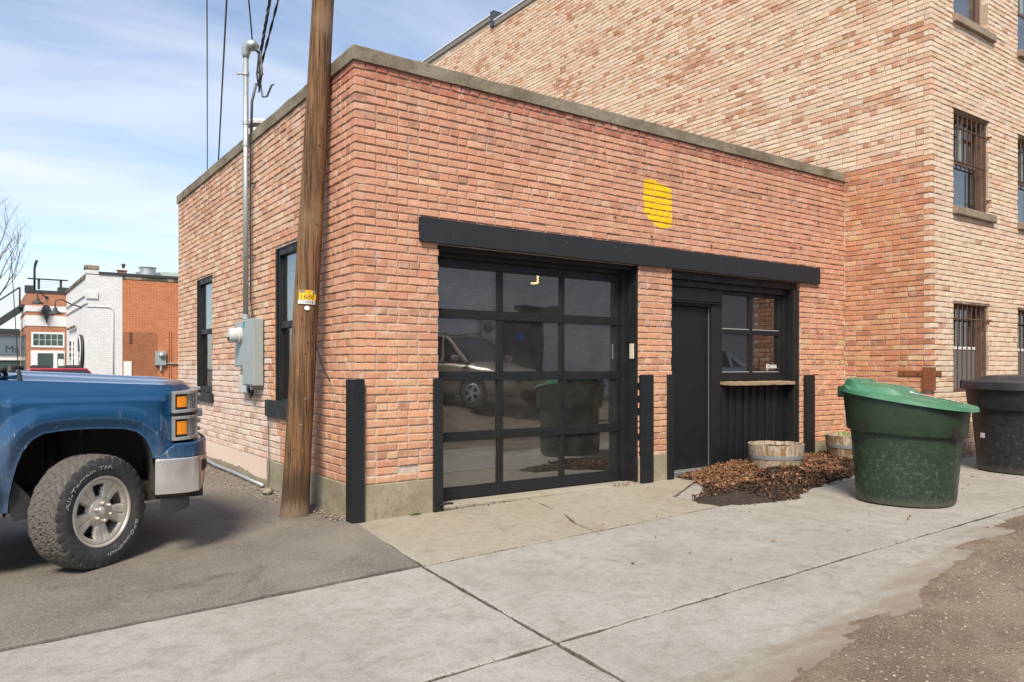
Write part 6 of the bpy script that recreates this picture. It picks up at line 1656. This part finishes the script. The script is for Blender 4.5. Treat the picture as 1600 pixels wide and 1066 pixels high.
# roof plant
v1 = thing('chimney', 'small brick chimney with pale cap on the white shop roof', 'chimney', (2.15, 27.6, 4.5))
BX(1.95, 2.25, 27.5, 27.8, 4.5, 5.20).build('stack', m_fred, v1); BX(1.90, 2.30, 27.45, 27.85, 5.2005, 5.27).build('cap', m_white, v1)
MB().lathe([(0.05, 0), (0.05, 0.1), (0.08, 0.12), (0.07, 0.2), (0, 0.22)], 10, (2.15, 27.65, 5.27)).build('cowl', m_dkgrey, v1, smooth=True)
v2 = thing('roof_fan', 'round galvanised fan housing on the white shop roof', 'vent', (3.1, 28.0, 4.5))
MB().lathe([(0.46, 0), (0.46, 0.72), (0.30, 0.73), (0.30, 0.76), (0.31, 0.90), (0.36, 0.93)], 24, (3.1, 28, 4.5)).build('housing', m_galv, v2, auto=40)
tag(BX(3.55, 6.0, 28, 29.5, 4.5, 5.33).build('roof_unit', mat('pale green metal', (0.42, 0.50, 0.45), 0.5), bevel=0.03), 'pale green metal unit on the shop roof beside the fan', 'roof unit')
# red brick corner shop with white bands
YK = 35.0
cs = thing('corner_shop', 'small red brick corner shop with white bands and roof railing', 'building', (0, YK, 0))
XL, XRk = -0.79, 0.785
BX(XL, XRk, YK, YK + 0.4, -0.1, 4.77).build('wall', m_fred, cs)
BX(XL - 0.0, XL + 0.3, YK + 0.401, YK + 6, -0.1, 4.77).build('wall', m_fred, cs)
BX(XL + 0.3, 6, YK + 5.7, YK + 6, -0.1, 4.77).build('wall', m_fred, cs)
BX(XL + 0.3, 6, YK + 0.4, YK + 5.7, 4.4, 4.5).build('roof', m_asphalt, cs)
for z0, z1 in ((3.91, 4.18), (3.25, 3.73)):
    BX(XL - 0.03, XRk + 0.002, YK - 0.03, YK - 0.001, z0, z1).build('white_band', m_fwhite, cs)
    BX(XL - 0.03, XL - 0.001, YK - 0.0005, YK + 5.9, z0, z1).build('white_band', m_fwhite, cs)
BX(XL - 0.06, XL + 0.30, YK - 0.05, YK + 0.4, 4.7705, 5.10).build('parapet_block', m_dkgrey, cs, bevel=0.02)
BX(0.45, XRk + 0.1, YK - 0.05, YK + 0.4, 4.7705, 5.08).build('parapet_block', m_dkgrey, cs, bevel=0.02)
BX(XL + 0.301, 0.4495, YK - 0.04, YK + 0.4, 4.7705, 4.90).build('coping', m_dkgrey, cs)
for x in (-0.30, 0.58): BX(x - 0.05, x + 0.05, YK + 0.1, YK + 0.2, 4.95, 5.40).build('rail_post', m_dkgrey, cs)
BX(-0.74, 0.86, YK + 0.05, YK + 0.25, 5.4005, 5.45).build('hand_rail', m_dkgrey, cs)
for z in (5.05, 5.15, 5.25, 5.33): MB().tube([(-0.3, YK + 0.15, z), (0.58, YK + 0.15, z)], 0.006, 4).build('rail_cable', m_cable_g, cs)
MB().tube([(-0.46, YK + 0.3, 4.9), (-0.46, YK + 0.3, 5.9), (-0.42, YK + 0.3, 6.15), (-0.37, YK + 0.2, 6.28)], [0.05, 0.05, 0.06, 0.06], 8).build('flue', m_dkgrey, cs, smooth=True)
w = BX(-0.60, 0.71, YK - 0.03, YK - 0.001, 2.27, 2.97).build('window', m_white, cs)
mat_pane = mat('dark shop glass', (0.05, 0.085, 0.075), 0.12, Specular_IOR_Level=0.8)
for i in range(5):
    for j in range(2):
        x0 = -0.53 + i * 0.240; z0 = 2.36 + j * 0.275
        BX(x0, x0 + 0.215, YK - 0.040, YK - 0.031, z0, z0 + 0.252).build('pane', mat_pane, w)
d = BX(-0.62, 0.72, YK - 0.04, YK - 0.001, -0.05, 2.12).build('shopfront', m_white, cs)
BX(-0.36, 0.26, YK - 0.05, YK - 0.041, 0.3, 2.0).build('pane', mat_pane, d)
BX(0.42, 0.69, YK - 0.05, YK - 0.041, 0.3, 2.0).build('pane', mat_pane, d)
BX(0.46, 0.67, YK - 0.058, YK - 0.051, 1.42, 1.72).build('notice', m_tagw, d)
for i in range(3): BX(XL - 0.025, XL - 0.001, YK + 0.6 + i * 1.5, YK + 1.6 + i * 1.5, 0.5, 2.9).build('window', mat_pane, cs)
cone = thing('cone_sign', 'black ice cream cone silhouette sign on the corner shop', 'sign', (0, YK - 0.1, 3.3))
pr = [(0.0, 3.33), (-0.15, 3.86), (-0.20, 3.88), (-0.22, 3.95), (-0.19, 4.0), (-0.18, 4.10), (-0.12, 4.19), (-0.03, 4.23), (0.06, 4.20), (0.13, 4.12), (0.15, 4.02), (0.18, 3.96), (0.16, 3.88), (0.12, 3.86)]
MB().prism([(x + 0.0, z) for x, z in pr], YK - 0.16, YK - 0.08).build('board', m_ovald, cone)
for z in (3.6, 4.0): BX(-0.03, 0.03, YK - 0.079, YK - 0.031, z, z + 0.05).build('standoff', m_ovald, cone)
def gooseneck(label, base, tip, dirv):
    o = thing('gooseneck_lamp', label, 'lamp', base, group='gooseneck lamps on the shops')
    b0, t0 = Vector(base), Vector(tip); m1 = b0.lerp(t0, 0.35) + Vector((0, 0, 0.15)); m2 = b0.lerp(t0, 0.75) + Vector((0, 0, 0.42))
    pts = catmull([b0, m1, m2, t0 + Vector((0, 0, 0.34)), t0 + Vector((0, 0, 0.1))], 6) if False else [b0, b0.lerp(m1, 0.5), m1, m1.lerp(m2, 0.5), m2, t0 + Vector((0, 0, 0.40)), t0 + Vector((0, 0, 0.28)), t0]
    MB().tube(pts, 0.025, 8).build('arm', m_ovald, o, smooth=True)
    MB().lathe([(0.04, 0.16), (0.07, 0.10), (0.09, 0.02), (0.24, -0.08), (0.25, -0.12)], 20, tip).build('shade', m_ovald, o, auto=50)
    MB().lathe([(0, -0.02), (0.07, -0.02), (0.07, 0.02), (0, 0.02)], 12, base, 'y' if abs(dirv) > 0 else 'x').build('wall_plate', m_ovald, o)
gooseneck('black gooseneck lamp above the cone sign', (0.0, YK - 0.02, 4.57), (-0.38, YK - 0.45, 4.36), 1)
gooseneck('black gooseneck lamp reaching out from the white shop front', (X0 - 0.02, 28.9, 3.78), (-0.12, 28.6, 3.55), 0)
# outside stair at the far left
stt = thing('metal_staircase', 'black steel outside staircase with cable railing at the far left', 'staircase', (-1.6, 37, 0))
MB().hexa([(-6.5, 37.4, -0.2), (-6.1, 37.4, -0.2), (-6.1, 37.5, -0.2), (-6.5, 37.5, -0.2), (-0.95, 37.4, 4.35), (-0.85, 37.4, 4.05), (-0.85, 37.5, 4.05), (-0.95, 37.5, 4.35)]).build('stringer', m_dkgrey, stt)
MB().hexa([(-6.5, 38.4, -0.2), (-6.1, 38.4, -0.2), (-6.1, 38.5, -0.2), (-6.5, 38.5, -0.2), (-0.95, 38.4, 4.35), (-0.85, 38.4, 4.05), (-0.85, 38.5, 4.05), (-0.95, 38.5, 4.35)]).build('stringer', m_dkgrey, stt)
for i in range(22):
    t = i / 21; x = lerp(-6.2, -0.95, t); z = lerp(0.0, 4.15, t)
    BX(x - 0.13, x + 0.13, 37.5, 38.4, z - 0.02, z + 0.03).build('tread', m_dkgrey, stt)
for i in range(4):
    t = i / 3; x = lerp(-5.8, -0.95, t); z = lerp(0.2, 4.2, t); BX(x - 0.04, x + 0.04, 37.36, 37.44, z - 0.1, z + 1.0).build('rail_post', m_dkgrey, stt)
MB().tube([(-5.8, 37.4, 1.2), (-0.95, 37.4, 5.2)], 0.04, 8).build('hand_rail', m_dkgrey, stt)
for k in range(5): MB().tube([(-5.8, 37.4, 0.4 + k * 0.15), (-0.95, 37.4, 4.4 + k * 0.15)], 0.008, 4).build('rail_cable', m_cable_g, stt)
BX(-1.0, -0.80, 36.5, 38.5, 4.2, 4.32).build('landing', m_dkgrey, stt)
# grey shop further off
gs = thing('grey_shop', 'pale grey low shop with dark sign board behind the staircase', 'building', (-3, 46, 0))
m_gshop = mat('pale grey cladding', fn=paint_fn((0.50, 0.48, 0.45), 0.1, 0.8))
BX(-9, 0.6, 46, 46.3, -0.1, 3.35).build('wall', m_gshop, gs); BX(-9.2, 0.8, 45.7, 50, 3.351, 3.55).build('roof', m_dkgrey, gs)
sg = BX(-1.75, -0.5, 45.9, 45.999, 2.1, 3.15).build('sign_board', mat('dim sign', (0.13, 0.17, 0.20), 0.4), gs)
tb, w = text_verts('Ma', 0.6, 0.004); tb.map(lambda p: (-1.35 + p.x / w * 0.7, 45.89 - p.z, 2.22 + p.y * 0.9)).build('lettering', m_dkgrey, sg)
BX(-1.75, -0.2, 45.95, 45.9995, -0.05, 1.75).build('shopfront', mat_pane, gs)
BX(-9, -0.2, 45.85, 45.999, 1.76, 1.86).build('string_course', m_white, gs)
# bare tree
m_bark = mat('bare bark', (0.10, 0.085, 0.075), 0.9)
def bare_tree(label, loc, hgt, seed):
    o = thing('bare_tree', label, 'tree', loc); r = random.Random(seed); tr, cr = MB(), MB()
    def grow(p, d, L, rad, lev):
        pts = [p]; q = p.copy(); dd = d.copy()
        for i in range(5):
            dd = (dd + Vector((r.gauss(0, 0.10), r.gauss(0, 0.10), r.gauss(0.03, 0.05)))).normalized(); q = q + dd * L / 5; pts.append(q.copy())
        (tr if lev == 0 else cr).tube(pts, [lerp(rad, rad * 0.55, i / 5) for i in range(6)], 5 if lev < 2 else 3, False)
        if lev >= 5: return
        for k in range(4 if lev == 0 else r.randint(2, 4)):
            s = pts[r.randint(2, 5)] if k else pts[5]; a = r.uniform(0, 6.28); sp = r.uniform(0.35, 0.75) if k else 0.2
            nd = (dd + Vector((math.cos(a) * sp, math.sin(a) * sp, r.uniform(0.0, 0.35)))).normalized(); grow(s, nd, L * r.uniform(0.62, 0.8), rad * 0.5, lev + 1)
    grow(Vector(loc), Vector((0, 0, 1)), hgt * 0.33, hgt * 0.02, 0)
    tr.build('trunk', m_bark, o, smooth=True); cr.build('crown', m_bark, o)
bare_tree('bare winter tree behind the staircase at the far left', (-2.6, 52.5, 0), 12.5, 4)

# ------------------------------------------------------------------ cars and the building across the alley (seen in the glass)
m_tan = mat('tan car paint', fn=paint_fn((0.27, 0.225, 0.18), 0.1, 0.3, (0.3, 0.27, 0.23), 0.3), metal=0.3, Coat_Weight=0.6)
m_carw = mat('white car paint', fn=paint_fn((0.62, 0.64, 0.66), 0.06, 0.3), Coat_Weight=0.6)
m_carr = mat('red car paint', fn=paint_fn((0.38, 0.03, 0.045), 0.1, 0.3), Coat_Weight=0.6)
m_plate = mat('yellow number plate', (0.55, 0.42, 0.16), 0.5)
m_wcar = mat('car alloy', (0.5, 0.5, 0.5), 0.35, 0.7)
def car(name, label, cat, loc, rot, paint, L=4.5, W=1.78, H=1.66, suv=True, group=None):
    """local +x is the front; origin on the ground in the middle"""
    o = thing(name, label, cat, loc, rot, group); hl, hw = L/2, W/2
    # lower body as lofted sections: (x, half width, z bottom, z shoulder, z top)
    S_ = [(-hl, 0.80*hw, 0.45, 0.80, 0.95), (-hl+0.10, 0.94*hw, 0.30, 0.85, 1.05), (-hl*0.7, hw, 0.24, 0.88, 1.06), (0, hw, 0.24, 0.86, 1.02), (hl*0.38, hw, 0.24, 0.86, 1.00), (hl*0.62, hw*0.99, 0.24, 0.82, 0.95), (hl*0.85, hw*0.95, 0.25, 0.74, 0.86), (hl-0.06, hw*0.82, 0.30, 0.66, 0.74), (hl, hw*0.70, 0.40, 0.58, 0.66)]
    b = MB(); ring = []
    for x, w, zb, zs, zt in S_:
        pr = [(0.0, zb), (w*0.86, zb), (w*0.97, zb+0.10), (w, lerp(zb, zs, 0.55)), (w*0.985, zs), (w*0.90, zt-0.02), (w*0.6, zt+0.015), (0, zt+0.03)]
        full = pr + [(-a, z) for a, z in reversed(pr[1:-1])]
        ring.append([(x, a, z) for a, z in full])
    n = len(ring[0])
    for rg in ring: b.v += rg
    for i in range(len(ring) - 1):
        for j in range(n): b.f.append((i*n+j, i*n+(j+1) % n, (i+1)*n+(j+1) % n, (i+1)*n+j))
    b.f.append(tuple(range(n))); b.f.append(tuple(reversed(range((len(ring)-1)*n, len(ring)*n))))
    body = b.build('body', paint, o, smooth=True, sub=2)
    # cabin: roof and pillars, glass between
    rear = -hl + (0.12 if suv else 0.55)
    xs_ = dict(b0=rear, b1=hl*0.42, t0=rear + (0.42 if suv else 0.75), t1=hl*0.05)
    zb, zt = 1.0, H; wb, wt = hw*0.93, hw*0.72
    bm = MB().box(xs_['t0'] - 0.03, xs_['t1'] + 0.05, -wt - 0.01, wt + 0.01, zt - 0.07, zt); bm.build('roof', paint, o, bevel=0.03, seg=3)
    P4 = lambda x, s, z, w: (x, s*w, z)
    for s in (-1, 1):
        for (xa, xb_, th) in ((xs_['b1'], xs_['t1'] + 0.02, 0.07), (0.05 if suv else -0.05, -0.02 if suv else -0.08, 0.06), (-hl*0.45, -hl*0.43, 0.08), (xs_['b0'] + 0.06, xs_['t0'], 0.14)):
            MB().hexa([(xa-th, s*wb-0.02, zb-0.03), (xa+th, s*wb-0.02, zb-0.03), (xa+th, s*wb+0.02, zb-0.03), (xa-th, s*wb+0.02, zb-0.03), (xb_-th*0.7, s*wt-0.02, zt-0.04), (xb_+th*0.7, s*wt-0.02, zt-0.04), (xb_+th*0.7, s*wt+0.02, zt-0.04), (xb_-th*0.7, s*wt+0.02, zt-0.04)]).build('pillar', paint, o, bevel=0.01)
        MB().add([(xs_['b0']+0.1, s*(wb-0.005), zb), (xs_['b1']-0.05, s*(wb-0.005), zb), (xs_['t1'], s*(wt-0.005), zt-0.06), (xs_['t0']+0.02, s*(wt-0.005), zt-0.06)], [(0,1,2,3)]).build('side_window', m_glass_c, o, solid=0.004)
        BX(hl*0.30, hl*0.30+0.14, s*(hw+0.12) - 0.10, s*(hw+0.12) + 0.08, 1.02, 1.16).build('wing_mirror', paint, o, bevel=0.03, seg=3)
        if suv: MB().tube([(xs_['t0']+0.1, s*wt*0.88, zt), (xs_['t0']+0.2, s*wt*0.88, zt+0.07), (0, s*wt*0.88, zt+0.075), (xs_['t1']-0.15, s*wt*0.88, zt+0.06), (xs_['t1']-0.02, s*wt*0.88, zt-0.005)], 0.018, 6).build('roof_rail', m_plast, o)
        M1 = Matrix.Translation((hl-0.30, s*hw*0.72, 0.70)) @ Matrix.Rotation(-s*0.5, 4, 'Z')
        BX(-0.16, 0.17, -0.10, 0.10, -0.06, 0.075, M=M1).build('headlamp', m_lampin, o, bevel=0.03, seg=3)
        BX(-hl-0.01, -hl+0.16, s*hw*0.72-0.10, s*hw*0.72+0.10, 0.80, 1.0).build('tail_lamp', m_carr, o, bevel=0.03)
    MB().add([(xs_['b1']+0.06, -wb*0.93, zb-0.02), (xs_['b1']+0.06, wb*0.93, zb-0.02), (xs_['t1']+0.05, wt*0.95, zt-0.05), (xs_['t1']+0.05, -wt*0.95, zt-0.05)], [(0,1,2,3)]).build('windscreen', m_glass_c, o, solid=0.004)
    MB().add([(xs_['b0'], -wb*0.9, zb), (xs_['b0'], wb*0.9, zb), (xs_['t0']-0.03, wt*0.95, zt-0.05), (xs_['t0']-0.03, -wt*0.95, zt-0.05)], [(0,1,2,3)]).build('rear_window', m_glass_c, o, solid=0.004)
    BX(xs_['b0']+0.2, xs_['b1']-0.25, -wb+0.08, wb-0.08, 0.5, 1.02).build('cabin_floor', m_seatdark, o)
    for s in (-1, 1): BX(-0.25, -0.10, s*0.38-0.22, s*0.38+0.22, 0.9, 1.40).build('seat', m_seatdark, o, bevel=0.05)
    gl = BX(hl-0.10, hl-0.01, -0.42, 0.42, 0.56, 0.70).build('grille', m_plast, o, bevel=0.02)
    BX(hl-0.012, hl+0.01, -0.38, 0.38, 0.625, 0.64).build('grille_bar', m_chromel, gl)
    BX(hl-0.10, hl+0.02, -0.60, 0.60, 0.28, 0.42).build('lower_intake', m_plast, o, bevel=0.03)
    BX(hl+0.005, hl+0.03, -0.16, 0.16, 0.42, 0.56).build('number_plate', m_plate, o)
    BX(-hl-0.02, -hl+0.1, -hw*0.8, hw*0.8, 0.32, 0.5).build('rear_bumper', m_plast, o, bevel=0.04)
    for x in (hl*0.62, -hl*0.60):
        for s in (-1, 1):
            MB().lathe([(0.0, 0), (0.385, 0), (0.385, s*0.10)], 28, (x, s*(hw-0.085), 0.36), 'y').build('arch', m_seatdark, o)
            wl = MB().lathe([(0.20, -s*0.1), (0.30, -s*0.1), (0.335, -s*0.08), (0.335, s*0.08), (0.30, s*0.105), (0.215, s*0.10), (0.20, s*0.07)], 36, (x, s*(hw-0.085), 0.335), 'y').build('wheel', m_rubber, o, auto=40)
            b = MB()
            for k in range(5):
                a = k*2*PI/5; M1 = Matrix.Translation((x, s*(hw+0.0), 0.335)) @ Matrix.Rotation(-a, 4, 'Y'); b.box(0.03, 0.205, -0.015, 0.015, -0.03, 0.03, M=M1)
            b.build('spokes', m_wcar, wl); MB().lathe([(0.19, s*0.03), (0.215, s*0.02), (0.215, -s*0.06)], 32, (x, s*(hw+0.0), 0.335), 'y').build('rim', m_wcar, wl)
            MB().lathe([(0, s*0.018), (0.06, s*0.016), (0.06, 0)], 16, (x, s*(hw+0.0), 0.335), 'y').build('hub_cap', m_wcar, wl)
    return o
car('parked_suv', 'tan sport utility car mirrored in the garage door glass', 'car', (7.27, -9.45, g(7.2, -9.45) + 0.012), R_(78), m_tan)
car('parked_car', 'white car mirrored at the right of the garage door glass', 'car', (14.5, -8.9, g(14, -8.9) + 0.012), R_(180), m_carw, 4.4, 1.76, 1.5, False)
car('parked_car', 'red car whose roof shows behind the truck hood', 'car', (-0.9, 17.5, g(-0.9) + 0.006), R_(90), m_carr, 4.4, 1.76, 1.32, False)
m_acr = fbrick('grey painted brick', (0.72, 0.69, 0.66), (0.64, 0.61, 0.58), (0.45, 0.43, 0.41), stain=(0.74, 0.71, 0.68))
m_acr2 = fbrick('pale painted brick', (0.82, 0.82, 0.81), (0.76, 0.76, 0.75), (0.55, 0.55, 0.55))
m_acrd = fbrick('dark infill brick', (0.10, 0.085, 0.07), (0.085, 0.07, 0.06), (0.06, 0.05, 0.045))
ab = thing('grey_brick_building', 'grey painted brick building mirrored in the garage door glass', 'building', (10, -12.6, 0))
YA = -12.6
BX(-3.0, 9.67, YA - 0.3, YA, 0.0, 5.6).build('wall', m_acr2, ab)
BX(9.6705, 24, YA - 0.33, YA - 0.03, 0.0, 5.6).build('wall', m_acr, ab)
BX(-3.1, 24.1, YA - 0.4, YA + 0.06, 5.601, 5.75).build('coping', m_coping, ab)
BX(-3.0, 24, YA - 8, YA - 0.401, 5.2, 5.3).build('roof', m_asphalt, ab)
BX(10.85, 12.47, YA - 0.0295, YA + 0.0, 0.2, 3.12).build('bricked_doorway', m_acrd, ab)
BX(10.7, 12.6, YA - 0.0295, YA + 0.05, 3.1205, 3.28).build('door_lintel', m_dkgrey, ab)
BX(11.3, 11.75, YA + 0.001, YA + 0.03, 2.03, 2.28).build('blue_sign', mat('blue sign', (0.02, 0.10, 0.34), 0.6), ab)
MB().tube([(9.92, YA + 0.04, 0.2), (9.92, YA + 0.04, 3.4)], 0.05, 8).build('downpipe', m_lightbox, ab)
for z in (2.0, 2.45): MB().lathe([(0, 0.16), (0.12, 0.14), (0.14, 0)], 16, (10.15, YA - 0.03, z), 'y').build('meter', m_greybox, ab, smooth=True)
